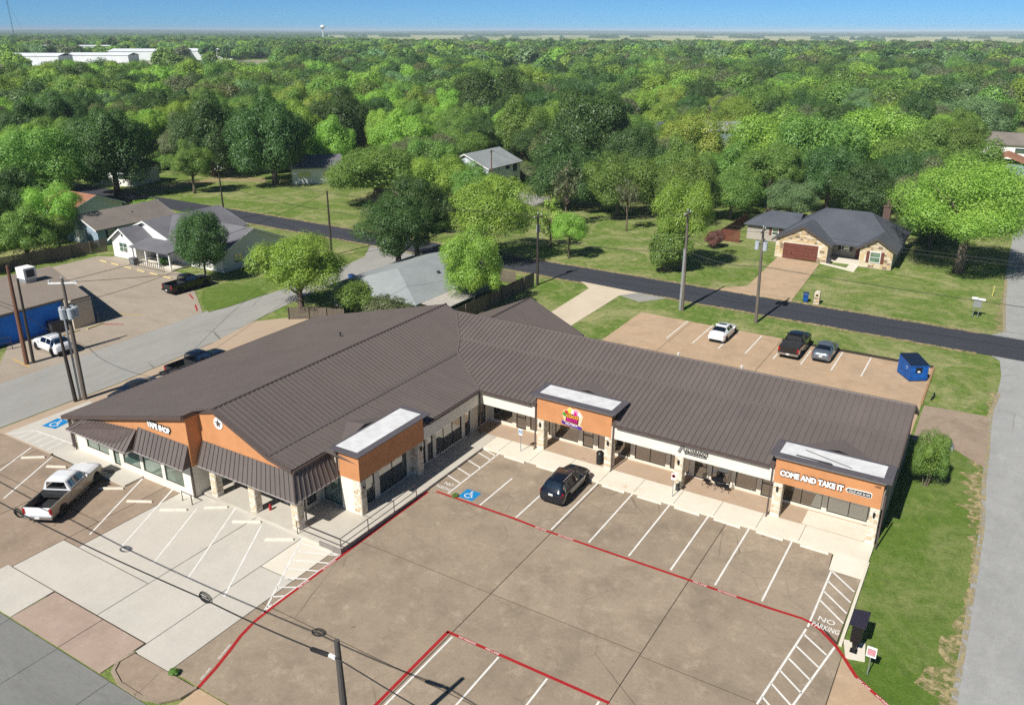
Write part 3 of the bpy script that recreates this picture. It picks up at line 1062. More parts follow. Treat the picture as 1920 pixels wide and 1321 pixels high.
def pans(parent, low, top, n, name, mat=ROOFM, rib=.07, rw=.036, joined=False):
    """panels between low(t) and top(t), t in 0..1, each with its raised seam"""
    big = MB()
    for k in range(n):
        t0, t1 = k / n, (k + 1) / n
        a, b, c_, d = Vector(low(t0)), Vector(low(t1)), Vector(top(t1)), Vector(top(t0))
        if (a - d).length < .05 and (b - c_).length < .05:
            continue
        nn = frame_n(a, b, d if (a - d).length > .05 else c_)
        up = nn * .012
        mb = MB()
        if (b - a).cross(d - a).dot(nn) < 0:
            mb.hexa([d, c_, b, a], [d + up, c_ + up, b + up, a + up])
        else:
            mb.hexa([a, b, c_, d], [a + up, b + up, c_ + up, d + up])
        if (a - d).length > .06:
            e = (b - a).normalized() * rw
            q = [a, a + e, d + e, d]
            if (q[1] - q[0]).cross(q[3] - q[0]).dot(nn) < 0:
                q = q[::-1]
            h = nn * rib
            mb.hexa([p + up for p in q], [p + h for p in q])
        if joined:
            big.add(mb)
        else:
            part(name, mb, mat, parent)
    if joined:
        part(name, big, mat, parent, kind='stuff')


XE = -2.85
def zR(y):
    return 3.92 + (y - 48.45) * .2464 if y <= 54.05 else (5.30 + (y - 54.05) * .349 if y <= 57.2 else 6.40 - (y - 57.2) * .5)
def zL(x):
    return 3.92 + (-32.6 - x) * .198 if x >= -37.2 else (4.83 + (-37.2 - x) * .43 if x >= -42 else 6.894 - (-42 - x) * .2525)


def roof_deck(polys, dz=.16):
    mb = MB()
    for pl in polys:
        mb.extr([Vector(p) + Vector((0, 0, -.012)) for p in pl], (0, 0, -dz))
    return mb


PR = lambda x, y: (x, y, zR(y))
PL = lambda x, y: (x, y, zL(x))
V1, V2, V3, V4 = (-32.6, 48.45), (-37.2, 52.14), (-38.29, 54.05), (-40.86, 57.2)
rdeck = [[PR(*V1), PR(-27.5, 48.45), PR(-27.5, 50.3), PR(*V2)], [PR(-21.25, 48.45), PR(-9.73, 48.45), PR(-9.73, 50.3), PR(-21.25, 50.3)], [PR(-33.6, 50.3), PR(XE, 50.3), PR(XE, 54.05), PR(*V3), PR(*V2)], [PR(*V3), PR(XE, 54.05), PR(XE, 57.2), PR(*V4)], [PR(-40.86, 57.2), PR(XE, 57.2), PR(XE, 63.0), PR(-40.86, 63.0)]]
roofR = part('roof', roof_deck(rdeck), TRIM)
ldeck = [[PL(-35.1, 31.1), PL(-35.1, 34.4), PL(-37.2, 34.4), PL(-37.2, 31.1)], [PL(-32.6, 34.4), PL(*V1), PL(*V2), PL(-37.2, 34.4)], [PL(-37.2, 31.1), PL(*V2), PL(*V3), PL(*V4), PL(-42, 57.25), PL(-42, 31.1)],
         [PL(-42, 31.1), PL(-42, 57.25), PL(-43.6, 57.25), PL(-43.6, 31.1)], [PL(-43.6, 29.9), PL(-43.6, 57.25), PL(-58.2, 57.25), PL(-58.2, 29.9)]]
roofL = part('roof', roof_deck(ldeck), TRIM)


def lerp_poly(pts, key, val, other):
    """value of other coordinate on a polyline where coordinate key equals val"""
    for a, b in zip(pts, pts[1:]):
        if (a[key] - val) * (b[key] - val) <= 0 and a[key] != b[key]:
            f = (val - a[key]) / (b[key] - a[key])
            return a[other] + f * (b[other] - a[other])
    return pts[-1][other]


VAL = [V1, V2, V3, V4]
# right wing, lower and upper courses
x0 = -38.29
def lowA(t):
    x = x0 + (XE - x0) * t
    return PR(x, (50.3 if (-27.5 < x < -21.25 or x > -9.73) else 48.45) if x >= -32.6 else lerp_poly(VAL, 0, x, 1))
pans(roofR, lowA, lambda t: PR(x0 + (XE - x0) * t, 54.02), 84, 'roof_panel')
x1 = -40.86
def lowB(t):
    x = x1 + (XE - x1) * t
    return PR(x, 54.08 if x >= -38.29 else lerp_poly(VAL, 0, x, 1))
pans(roofR, lowB, lambda t: PR(x1 + (XE - x1) * t, 57.15), 90, 'roof_panel')
pans(roofR, lambda t: PR(x1 + (XE - x1) * t, 63.0), lambda t: PR(x1 + (XE - x1) * t, 57.3), 90, 'rear_roof_panels', joined=True)
# left wing east slope
ya, yb = 31.1, 52.14
def lowC(t):
    y = ya + (yb - ya) * t
    return PL(-35.1 if y < 34.35 else (-32.6 if y <= 48.45 else lerp_poly(VAL, 1, y, 0)), y)
pans(roofL, lowC, lambda t: PL(-37.17, ya + (yb - ya) * t), 51, 'roof_panel')
yc = 57.25
def lowD(t):
    y = ya + (yc - ya) * t
    return PL(-37.23 if y <= 52.14 else (lerp_poly(VAL, 1, y, 0) if y < 57.2 else -40.86), y)
pans(roofL, lowD, lambda t: PL(-41.95, ya + (yc - ya) * t), 64, 'roof_panel', rib=.09)
pans(roofL, lambda t: PL(-58.2, 29.9 + 27.35 * t), lambda t: PL(-42.05 if 29.9 + 27.35 * t > 31.1 else -43.6, 29.9 + 27.35 * t), 66, 'west_roof_panels', joined=True, rib=.075)
# transition and ridge caps, valleys, gutters, rakes
m = MB()
m.tube([PR(-40.86, 57.2), PR(XE, 57.2)], .09, 6)
m.tube([PL(-42, 31.05), PL(-42, 57.3)], .09, 6)
part('ridge_cap', m, TRIM)
m = MB()
m.hexa([(-38.2, 53.93, 5.28), (XE, 53.93, 5.28), (XE, 54.2, 5.35), (-38.2, 54.2, 5.35)], [(-38.2, 53.93, 5.345), (XE, 53.93, 5.345), (XE, 54.2, 5.42), (-38.2, 54.2, 5.42)])
m.hexa([(-37.36, 31.1, 4.88), (-37.05, 31.1, 4.80), (-37.05, 52.0, 4.80), (-37.36, 52.0, 4.88)], [(-37.36, 31.1, 4.97), (-37.05, 31.1, 4.875), (-37.05, 52.0, 4.875), (-37.36, 52.0, 4.97)])
part('transition_flashing', m, ROOFM)
m = MB()
for a, b in zip(VAL, VAL[1:]):
    m.tube([(a[0], a[1], zR(a[1]) + .02), (b[0], b[1], zR(b[1]) + .02)], .08, 5)
part('valley_flashing', m, ROOFM)
for q in ((-32.6, -27.9, 48.33, 48.62, 3.74, 3.915), (-20.9, -10.05, 48.33, 48.62, 3.74, 3.915), (-32.55, -32.42, 41.7, 48.35, 3.74, 3.915), (-35.06, -34.94, 31.1, 34.3, 4.2, 4.37), (-40, XE, 63.0, 63.12, 3.36, 3.52)):
    m = MB()
    m.box(*q)
    part('gutter', m, TRIM)
m = MB()
for a, b in (((XE, 50.3), (XE, 54.05)), ((XE, 54.05), (XE, 57.2)), ((XE, 57.2), (XE, 63.0))):
    m.hexa([(XE, a[1], zR(a[1]) - .25), (XE + .08, a[1], zR(a[1]) - .25), (XE + .08, b[1], zR(b[1]) - .25), (XE, b[1], zR(b[1]) - .25)],
           [(XE, a[1], zR(a[1]) + .05), (XE + .08, a[1], zR(a[1]) + .05), (XE + .08, b[1], zR(b[1]) + .05), (XE, b[1], zR(b[1]) + .05)])
for a, b, y in ((-35.1, -37.2, 31.1), (-37.2, -42, 31.1), (-42, -43.6, 31.1), (-43.6, -58.2, 29.9)):
    m.hexa([(b, y - .08, zL(b) - .26), (a, y - .08, zL(a) - .26), (a, y, zL(a) - .26), (b, y, zL(b) - .26)], [(b, y - .08, zL(b) + .04), (a, y - .08, zL(a) + .04), (a, y, zL(a) + .04), (b, y, zL(b) + .04)])
m.hexa([(-43.6, 29.9, zL(-43.6) - .26), (-43.52, 29.9, zL(-43.6) - .26), (-43.52, 31.02, zL(-43.6) - .26), (-43.6, 31.02, zL(-43.6) - .26)], [(-43.6, 29.9, zL(-43.6) + .03), (-43.52, 29.9, zL(-43.6) + .03), (-43.52, 31.02, zL(-43.6) + .03), (-43.6, 31.02, zL(-43.6) + .03)])
part('rake_trim', m, TRIM)
m = MB()
m.box(-58.32, -58.2, 29.85, 57.3, zL(-58.2) - .2, zL(-58.2) + .02)
part('gutter', m, TRIM)
# rear gable over the back entrance
m = MB()
m.extr([(-38.6, 66.7, 5.5), (-32.6, 66.7, 2.75), (-32.6, 57.5, 2.75), (-38.6, 57.5, 5.5)], (0, 0, -.15))
m.extr([(-38.6, 57.5, 5.5), (-44.6, 57.5, 2.75), (-44.6, 66.7, 2.75), (-38.6, 66.7, 5.5)], (0, 0, -.15))
roofG = part('roof', m, TRIM)
pans(roofG, lambda t: (-32.6, 57.5 + 9.2 * t, 2.765), lambda t: (-38.58, 57.5 + 9.2 * t, 5.505), 22, 'roof_panel')
pans(roofG, lambda t: (-44.6, 57.5 + 9.2 * t, 2.765), lambda t: (-38.62, 57.5 + 9.2 * t, 5.505), 22, 'rear_roof_panels', joined=True)
m = MB()
m.tube([(-38.6, 57.5, 5.53), (-38.6, 66.75, 5.53)], .08, 6)
part('ridge_cap', m, TRIM)
m = MB()
m.extr([(-43.8, 66.3, 0), (-33.4, 66.3, 0), (-33.4, 66.3, 2.95), (-38.6, 66.3, 5.3), (-43.8, 66.3, 2.95)], (0, .15, 0))
m.box(-33.6, -33.4, 62.6, 66.3, 0, 2.9)
part('wall', m, CREAM)
for x, y in ((-46.3, 47.9), (-20.04, 58.0), (-15, 58.0)):
    m = MB()
    z = zL(x) if x < -40 else zR(y)
    m.lathe([(.07, -.1), (.07, .35), (.1, .35), (.1, .42)], 10, (x, y, z))
    part('vent_pipe', m, GREYD if x < -40 else WHITE, smooth=True)

# awnings
def awning(lowfn, topfn, n, ends):
    a, b, c_, d = Vector(lowfn(0)), Vector(lowfn(1)), Vector(topfn(1)), Vector(topfn(0))
    mb = MB()
    nn = frame_n(a, b, d)
    mb.extr([p - nn * .004 for p in (a, b, c_, d)], -nn * .06)
    for e in ends:
        mb.poly([Vector(p) for p in e])
    aw = part('awning', mb, TRIM)
    pans(aw, lowfn, topfn, n, 'awning_panel', rib=.065)
    lm = MB()
    dv = (b - a).normalized()
    lm.tube([a - Vector((0, 0, .03)), b - Vector((0, 0, .03))], .055, 6)
    part('awning_edge', lm, mat_plain('awning_edge_grey', srgb(150, 142, 138), .5, var=.05), aw)
    return aw


L_ = lambda a, b: (lambda t: tuple(Vector(a) + (Vector(b) - Vector(a)) * t))
awning(L_((-43.45, 30.42, 2.62), (-34.34, 30.42, 2.62)), L_((-43.45, 31.13, 4.22), (-35.1, 31.13, 4.22)), 21, [[(-43.45, 30.42, 2.6), (-43.45, 31.14, 4.2), (-43.45, 31.14, 2.6)]])
awning(L_((-34.34, 30.42, 2.62), (-34.34, 34.33, 2.62)), L_((-35.1, 31.13, 4.22), (-35.1, 34.33, 4.22)), 9, [])
awning(L_((-48.95, 29.42, 2.62), (-43.72, 29.42, 2.62)), L_((-48.95, 30.1, 4.2), (-43.72, 30.1, 4.2)), 12, [[(-43.73, 29.42, 2.6), (-43.73, 30.12, 4.2), (-43.73, 30.12, 2.6)], [(-48.94, 29.42, 2.6), (-48.94, 30.12, 4.2), (-48.94, 30.12, 2.6)]])
awning(L_((-56.2, 28.95, 2.6), (-49.25, 28.95, 2.6)), L_((-55.4, 30.1, 3.27), (-49.25, 30.1, 3.95)), 17, [[(-49.26, 28.95, 2.6), (-49.26, 30.12, 3.93), (-49.26, 30.12, 2.6)]])
awning(L_((-57.9, 31.5, 2.55), (-56.2, 28.95, 2.58)), L_((-56.6, 31.4, 2.95), (-55.4, 30.1, 3.25)), 5, [])
m = MB()
for (a, b) in (((-35.1, 31.13, 4.25), (-34.32, 30.40, 2.64)), ((-55.4, 30.1, 3.3), (-56.2, 28.93, 2.62))):
    m.tube([a, b], .05, 5)
part('hip_flashing', m, TRIM)


# sign boxes with cornice caps
def sign_box(x0, x1, y0, y1, side):
    """side 'y': front face towards -y; 'x': front face towards +x"""
    m = MB()
    m.box(x0, x1, y0, y1, 2.72, 4.5)
    bx = part('sign_box', m, ORANGE)
    m = MB()
    o = .10
    m.box(x0 - o, x1 + o, y0 - o, y1 + o, 4.5, 4.6)
    part('cornice_band', m, WHITE, bx)
    m = MB()
    q = lambda o, z: [(x0 - o, y0 - o, z), (x1 + o, y0 - o, z), (x1 + o, y1 + o, z), (x0 - o, y1 + o, z)]
    m.hexa(q(.13, 4.602), q(.38, 4.74))
    part('cornice', m, WHITE, bx)
    m = MB()
    m.hexa(q(.41, 4.742), q(.41, 4.80))
    part('cap', m, CAPG, bx)
    m = MB()
    if side == 'y':
        m.box(x0 + .12, x1 - .12, y0 + .2, y1 + .1, 4.79, 4.812)
    else:
        m.box(x0 - .2, x1 - .12, y0 + .08, y1 - .08, 4.79, 4.812)
    part('roof_membrane', m, MEMB, bx)
    # saddle behind the box that sheds rain
    m = MB()
    if side == 'y':
        xm = (x0 + x1) / 2 + .1
        yb = y1 + .45
        m.extr([(x0 + .6, yb, zR(yb) + .02), (xm, yb, 4.95), (xm, yb + 1.6, zR(yb + 1.6) + .12)], (0, 0, -.05))
        m.extr([(xm, yb, 4.95), (x1 - .6, yb, zR(yb) + .02), (xm, yb + 1.6, zR(yb + 1.6) + .12)], (0, 0, -.05))
    else:
        ym = (y0 + y1) / 2 - .2
        xb = x0 - .45
        m.extr([(xb, y0 + .6, zL(xb) + .02), (xb - 1.6, ym, zL(xb - 1.6) + .12), (xb, ym, 4.98)], (0, 0, -.05))
        m.extr([(xb, ym, 4.98), (xb - 1.6, ym, zL(xb - 1.6) + .12), (xb, y1 - .6, zL(xb) + .02)], (0, 0, -.05))
    part('saddle', m, ROOFM, bx)
    return bx


sign_box(-27.45, -21.3, 48.6, 50.35, 'y')
bx3 = sign_box(-9.68, -3.2, 48.6, 50.35, 'y')
sign_box(-34.3, -32.55, 34.38, 41.2, 'x')
m = MB()
m.hexa([(-8.6, 48.95, 4.815), (-8.5, 48.85, 4.815), (-6.3, 48.75, 4.815), (-6.4, 48.9, 4.815)], [(-8.6, 48.95, 4.86), (-8.5, 48.85, 4.86), (-6.3, 48.75, 4.86), (-6.4, 48.9, 4.86)])
m.tube([(-8.2, 49.9, 4.84), (-5.2, 48.95, 4.84)], .025, 5)
part('loose_flashing', m, GREYD, bx3)

# stone columns: mortar core with separate stones
def stone_face(mb, o, ex, ez, nrm, w, h, rs):
    """irregular courses of stones proud of the mortar"""
    z = .02
    while z < h - .03:
        ch = min(rs.uniform(.12, .28), h - z)
        u = .015
        while u < w - .03:
            cw = min(rs.uniform(.14, .40), w - u - .01)
            if w - u - cw < .12: cw = w - u - .012
            d = rs.uniform(.012, .03)
            j = [rs.uniform(0, .02) for _ in range(8)]
            a, b = u + j[0], u + cw - .012 - j[1]
            p = [(a, z + j[2]), (b, z + j[3]), (b - j[4], z + ch - .014 - j[5]), (a + j[6], z + ch - .014 - j[7])]
            P = [Vector(o) + Vector(ex) * q[0] + Vector(ez) * q[1] for q in p]
            n = Vector(nrm)
            mb.hexa([q + n * .001 for q in P], [q + n * d for q in P]) if Vector(ex).cross(Vector(ez)).dot(n) > 0 else mb.hexa([q + n * .001 for q in P[::-1]], [q + n * d for q in P[::-1]])
            u += cw
        z += ch


def stone_column(x0, x1, y0, y1, z0, z1, faces, seed, lamp=None, parent=B):
    rs = random.Random(seed)
    m = MB()
    m.box(x0, x1, y0, y1, z0, z1)
    c_ = part('stone_column', m, MORTAR, parent)
    s = MB()
    h = z1 - z0
    if 'S' in faces: stone_face(s, (x0, y0, z0), (1, 0, 0), (0, 0, 1), (0, -1, 0), x1 - x0, h, rs)
    if 'E' in faces: stone_face(s, (x1, y0, z0), (0, 1, 0), (0, 0, 1), (1, 0, 0), y1 - y0, h, rs)
    if 'N' in faces: stone_face(s, (x1, y1, z0), (-1, 0, 0), (0, 0, 1), (0, 1, 0), x1 - x0, h, rs)
    part('stones', s, STONE if parent is not B else STONEP, c_, kind='stuff')
    if lamp:
        m = MB()
        if lamp == 'S':
            xm, yy = (x0 + x1) / 2, y0 - .09
            m.lathe([(.05, 0), (.07, .08), (.07, .26), (.09, .28), (.03, .36)], 8, (xm, yy - .02, z0 + 1.95))
            m.box(xm - .05, xm + .05, y0 - .03, y0 - .002, z0 + 1.98, z0 + 2.2)
        else:
            ym, xx = (y0 + y1) / 2, x1 + .11
            m.lathe([(.05, 0), (.07, .08), (.07, .26), (.09, .28), (.03, .36)], 8, (xx, ym, z0 + 1.95))
            m.box(x1 + .002, x1 + .03, ym - .05, ym + .05, z0 + 1.98, z0 + 2.2)
        part('wall_lamp', m, BLACK, c_, smooth=True)
    return c_


for i, (a, b) in enumerate(((-27.42, -26.88), (-21.78, -21.24), (-16.42, -15.86), (-9.66, -9.1), (-3.74, -3.2))):
    stone_column(a, b, 48.63, 49.3, .15, 2.7, 'SE', 20 + i, 'S')
for i, (a, b) in enumerate(((-35.4, -34.84), (-39.3, -38.74), (-43.1, -42.55))):
    stone_column(a, b, 30.95, 31.5, .15, 2.46, 'SE', 30 + i)
stone_column(-33.2, -32.56, 34.4, 34.95, .15, 2.7, 'SE', 41, 'E')
stone_column(-33.2, -32.56, 40.45, 41.1, .15, 2.7, 'SE', 42, 'E')
m = MB()
m.box(-34.25, -33.2, 34.42, 34.6, .15, 2.7)
part('wall', m, CREAM)
# downspouts
for x, y in ((-27.55, 48.58), (-21.12, 48.56), (-9.82, 48.56), (-3.02, 48.56)):
    m = MB()
    m.box(x - .045, x + .045, y - .08, y, .2, 3.8)
    m.box(x - .044, x + .044, y - .26, y - .001, .12, .199)
    part('downspout', m, TRIM)
for q in ((-44.045, -43.955, 30.22, 30.3, .05, 2.6), (-57.395, -57.305, 29.97, 30.05, .05, 2.6), (-34.795, -34.705, 31.51, 31.59, .15, 2.6), (-32.5, -32.4, 48.3, 48.4, .15, 3.8), (-34.38, -34.28, 34.2, 34.33, 2.7, 4.5)):
    m = MB()
    m.box(*q)
    part('downspout', m, TRIM)
m = MB()
m.box(-57.95, -57.75, 30.1, 30.3, 0, 2.55)
part('corner_post', m, TRIM)

# ------------------------------------------------------------------ signs on the shops
FR = dict(ex=(1, 0, 0), ey=(0, 0, 1), ez=(0, -1, 0))


def wall_text(s, x, y, z, w, h, mat, d=.05, bold=.02, parent=None, name='lettering', shear=0.0, space=1.0):
    tb = text_mb(s, w, h, extrude=.5, bold=bold, shear=shear, space=space)
    vz = np.array([p[2] for p in tb.v])
    tb.v = [(p[0], p[1], (p[2] - vz.min()) / max(1e-6, vz.max() - vz.min()) * d) for p in tb.v]
    return put(tb, (x, y, z), **FR).build(name, mat, parent)


SIGNW = mat_plain('sign_white', srgb(248, 248, 246, .95), .4, var=.02)
def sign_pair(t, s, x, y, z, w, h, dep=.09, bold=.03, rot=0, space=1.0):
    wall_text(s, x - .03, y, z - .03, w + .06, h + .06, BLACK, dep, bold + .03, t, 'letter_return', space=space)
    wall_text(s, x, y - dep - .001, z, w, h, SIGNW, .015, bold, t, 'letter_face', space=space)


s1 = thing('shop_sign', 'white VAPE SHOP channel letters on the orange gable', 'sign', (-46.6, 30.1, 4.6))
sign_pair(s1, 'VAPE SHOP', -47.72, 30.115, 4.62, 2.4, .46, bold=.055)
s2 = thing('shop_sign', 'white COME AND TAKE IT letters on orange sign box', 'sign', (-7.4, 48.6, 3.35))
sign_pair(s2, 'COME AND TAKE IT', -9.33, 48.595, 3.33, 3.9, .42, bold=.055)
s3 = thing('shop_sign', 'black GOLD AND SILVER plaque beside the COME AND TAKE IT letters', 'sign', (-4.5, 48.6, 3.5))
pts = [(0, .18), (.14, .30), (1.46, .34), (1.56, .26), (1.56, .04), (1.46, -.04), (.14, 0)]
def plate(t, pts, o, d, mat, name):
    m = MB()
    m.extr([Vector(o) + Vector((p[0], 0, p[1])) for p in pts][::-1], (0, -d, 0))
    return part(name, m, mat, t)
plate(s3, pts, (-5.33, 48.597, 3.36), .05, SIGNW, 'plaque_border')
inner = [(.07, .17), (.17, .265), (1.44, .30), (1.52, .24), (1.52, .06), (1.44, 0.0), (.17, .035)]
plate(s3, inner, (-5.33, 48.546, 3.36), .012, BLACK, 'plaque_face')
wall_text('GOLD AND SILVER', -5.12, 48.533, 3.43, 1.25, .15, SIGNW, .008, .005, s3, 'lettering')
s4 = wall_text('1400', -3.72, 48.596, 4.12, .36, .17, GREYD, .02, .01)
tag(s4, 'small dark 1400 street number at corner of orange sign box', 'number sign')
s5 = thing('shop_sign', 'grey ALVARADOS lettering with tall A emblem on cream fascia', 'sign', (-15.2, 48.63, 3.2))
ALG = mat_plain('sign_charcoal', srgb(74, 72, 72), .4, var=.08)
SILV = mat_plain('sign_silver', srgb(140, 140, 142), .35, .3, var=.1)
m = MB()
m.extr([Vector((-16.28 + a, 48.626, 2.98 + b)) for a, b in ((0, .1), (.14, .0), (.22, .06), (.42, .62), (.30, .66), (.22, .60))][::-1], (0, -.06, 0))
m.extr([Vector((-16.28 + a, 48.625, 2.98 + b)) for a, b in ((.30, .66), (.43, .62), (.62, .02), (.54, 0), (.40, .30))][::-1], (0, -.06, 0))
part('emblem', m, SILV, s5)
wall_text("ALVARADO'S", -15.74, 48.626, 3.22, 1.62, .25, ALG, .05, .02, s5)
m = MB()
m.box(-15.7, -14.22, 48.58, 48.627, 3.02, 3.19)
part('banner', m, BLACK, s5)
wall_text('Family Haircuts & Barbers', -15.62, 48.579, 3.055, 1.32, .095, SIGNW, .006, 0, s5, 'banner_lettering')
# fruit shop emblem
s6 = thing('shop_sign', 'colourful COCO RICO FRUTERIA sign with fruit and purple ribbon', 'sign', (-24.4, 48.6, 2.85))
yy = 48.598
cmat = lambda n, c: mat_plain(n, c, .4, var=.04)
ol = [(-.62, -.36), (-.72, .0), (-.86, .30), (-.70, .62), (-.45, .72), (-.22, .98), (.02, .78), (.26, .92), (.52, .80), (.70, .62), (.88, .42), (.80, .06), (.66, -.30), (.9, -.52), (.6, -.62), (-.5, -.52), (-.92, -.34)]
plate(s6, ol[::-1], (-24.45, yy, 3.38), .03, cmat('logo_cream', srgb(240, 214, 176, .9)), 'backing')
def disc(cx, cz, rx, rz, mat, name, y, d=.02, n=14, rot=0):
    c_, s_ = math.cos(rot), math.sin(rot)
    plate(s6, [(cx + rx * math.cos(a) * c_ - rz * math.sin(a) * s_, cz + rx * math.cos(a) * s_ + rz * math.sin(a) * c_) for a in np.linspace(0, 2 * PI, n, endpoint=False)][::-1], (-24.45, y, 3.38), d, mat, name)
y1 = yy - .031
disc(-.62, .32, .20, .17, cmat('logo_green', srgb(84, 158, 52, .9)), 'fruit', y1)
disc(-.46, .50, .20, .15, cmat('logo_red', srgb(196, 70, 58, .9)), 'fruit', y1 - .002, rot=-.4)
disc(-.22, .66, .12, .24, cmat('logo_yellow', srgb(238, 208, 74, .95)), 'fruit', y1 - .003)
disc(.06, .62, .18, .18, cmat('logo_white', srgb(246, 236, 234, .95)), 'fruit', y1 - .001)
disc(.28, .60, .20, .26, cmat('logo_pink', srgb(240, 150, 190, .9)), 'fruit', y1 - .004)
disc(.26, .50, .11, .17, cmat('logo_magenta', srgb(200, 30, 130, .9)), 'fruit', y1 - .026)
disc(.58, .48, .14, .2, cmat('logo_white', srgb(246, 236, 234, .95)), 'fruit', y1)
plate(s6, [(-.55, -.22), (.5, -.30), (.56, .40), (.2, .46), (-.5, .40)], (-24.45, y1, 3.38), .03, cmat('logo_maroon', srgb(110, 14, 40, .9)), 'letter_panel')
wall_text('COCO', -24.93, y1 - .032, 3.50, 1.0, .25, cmat('logo_yellow2', srgb(255, 200, 60, .95)), .02, .03, s6)
wall_text('RICO', -24.88, y1 - .032, 3.22, .88, .24, cmat('logo_magenta2', srgb(222, 44, 160, .95)), .02, .03, s6)
plate(s6, [(-.86, -.22), (-.5, -.30), (.5, -.36), (.82, -.42), (.80, -.66), (.4, -.58), (-.5, -.52), (-.84, -.46)], (-24.45, y1 - .035, 3.38), .02, cmat('logo_purple', srgb(86, 44, 150, .9)), 'ribbon')
wall_text('FRUTERIA', -24.95, y1 - .057, 2.90, .98, .13, SIGNW, .01, .01, s6, 'ribbon_lettering')
# star medallion
s7 = thing('star_medallion', 'round white disc with dark star on orange gable', 'medallion', (-41.5, 31.2, 5.7))
m = MB()
m.lathe([(.42, 0), (.42, .05), (.35, .055), (.35, .03), (.01, .03)], 28, (-41.6, 31.145, 5.98), 'y')
mb2 = MB()
mb2.v = [(p[0], 31.145 - (p[1] - 31.145), p[2]) for p in m.v]
mb2.f = [f[::-1] for f in m.f]
part('disc', mb2, SIGNW, s7, smooth=True)
m = MB()
st_ = [(-41.6 + (.31 if k % 2 == 0 else .12) * math.sin(PI * k / 5), 31.105, 5.98 + (.31 if k % 2 == 0 else .12) * math.cos(PI * k / 5)) for k in range(10)]
m.extr(st_, (0, -.03, 0))
part('star', m, TRIM, s7)

# ------------------------------------------------------------------ vegetation
def leaf_mat(name, c1, c2, c3=None, trans=.45):
    t = NT(name)
    g = t.n('ShaderNodeNewGeometry')
    oi = t.n('ShaderNodeObjectInfo')
    r = g.outputs['Random Per Island']
    c = t.mix(t.ramp(r, 0, 1), c1, c2)
    if c3:
        pn = t.ramp(t.noise(t.pos(), .35, 3, .6), .52, .68)
        c = t.mix(t.math('MULTIPLY', pn, .7), c, c3)
    hs = t.n('ShaderNodeHueSaturation')
    t.l(t.ramp(oi.outputs['Random'], 0, 1, .485, .515), hs.inputs['Hue'])
    t.l(t.ramp(oi.outputs['Random'], 0, 1, .94, 1.36), hs.inputs['Value'])
    hs.inputs['Saturation'].default_value = .90
    t.l(c, hs.inputs['Color'])
    d = t.n('ShaderNodeBsdfDiffuse')
    tr = t.n('ShaderNodeBsdfTranslucent')
    gl = t.n('ShaderNodeBsdfGlossy')
    gl.inputs['Roughness'].default_value = .45
    gl.inputs['Color'].default_value = (.6, .65, .6, 1)
    t.l(hs.outputs[0], d.inputs['Color'])
    t.l(hs.outputs[0], tr.inputs['Color'])
    mx = t.n('ShaderNodeMixShader')
    mx.inputs[0].default_value = trans
    t.l(d.outputs[0], mx.inputs[1])
    t.l(tr.outputs[0], mx.inputs[2])
    m2 = t.n('ShaderNodeMixShader')
    m2.inputs[0].default_value = .035
    t.l(mx.outputs[0], m2.inputs[1])
    t.l(gl.outputs[0], m2.inputs[2])
    t.l(m2.outputs[0], t.out.inputs['Surface'])
    MATS[name] = t.m
    return t.m


K = 1.0
LEAF = {
    'D': leaf_mat('leaves_dark', (0.064, 0.146, 0.030, 1), (0.106, 0.205, 0.042, 1)),
    'M': leaf_mat('leaves_mid', (0.140, 0.272, 0.036, 1), (0.220, 0.382, 0.050, 1), (0.27, 0.41, 0.046, 1)),
    'B': leaf_mat('leaves_bright', (0.225, 0.405, 0.032, 1), (0.330, 0.530, 0.046, 1), (0.40, 0.56, 0.045, 1)),
    'Y': leaf_mat('leaves_yellowish', (0.274, 0.443, 0.039, 1), (0.371, 0.534, 0.055, 1), (0.473, 0.524, 0.072, 1)),
    'O': leaf_mat('leaves_olive_grey', (0.143, 0.188, 0.073, 1), (0.214, 0.261, 0.103, 1), (0.291, 0.273, 0.156, 1)),
    'T': leaf_mat('leaves_brownish', (0.137, 0.168, 0.053, 1), (0.194, 0.226, 0.073, 1), (0.286, 0.247, 0.084, 1)),
    'P': leaf_mat('leaves_pale', (0.162, 0.296, 0.105, 1), (0.241, 0.394, 0.141, 1)),
    'V': leaf_mat('leaves_vivid', (.230, .440, .030, 1), (.330, .560, .045, 1), (.40, .58, .05, 1)),
    'R': leaf_mat('leaves_reddish', (0.212, 0.092, 0.066, 1), (0.299, 0.124, 0.090, 1)),
}
LOOK = {'D': 'dark green', 'M': 'mid green', 'B': 'bright green', 'Y': 'yellow green', 'O': 'grey olive', 'T': 'brownish green', 'P': 'pale bluish green', 'V': 'vivid green', 'R': 'dark red'}
t_ = NT('bark')
_n = t_.noise(t_.pos((1, 1, .3)), 6, 5, .7)
t_.bsdf(t_.mix(_n, srgb(84, 72, 62), srgb(132, 120, 108)), .95, 0, .1, _n, .6, .03)
BARK = t_.m


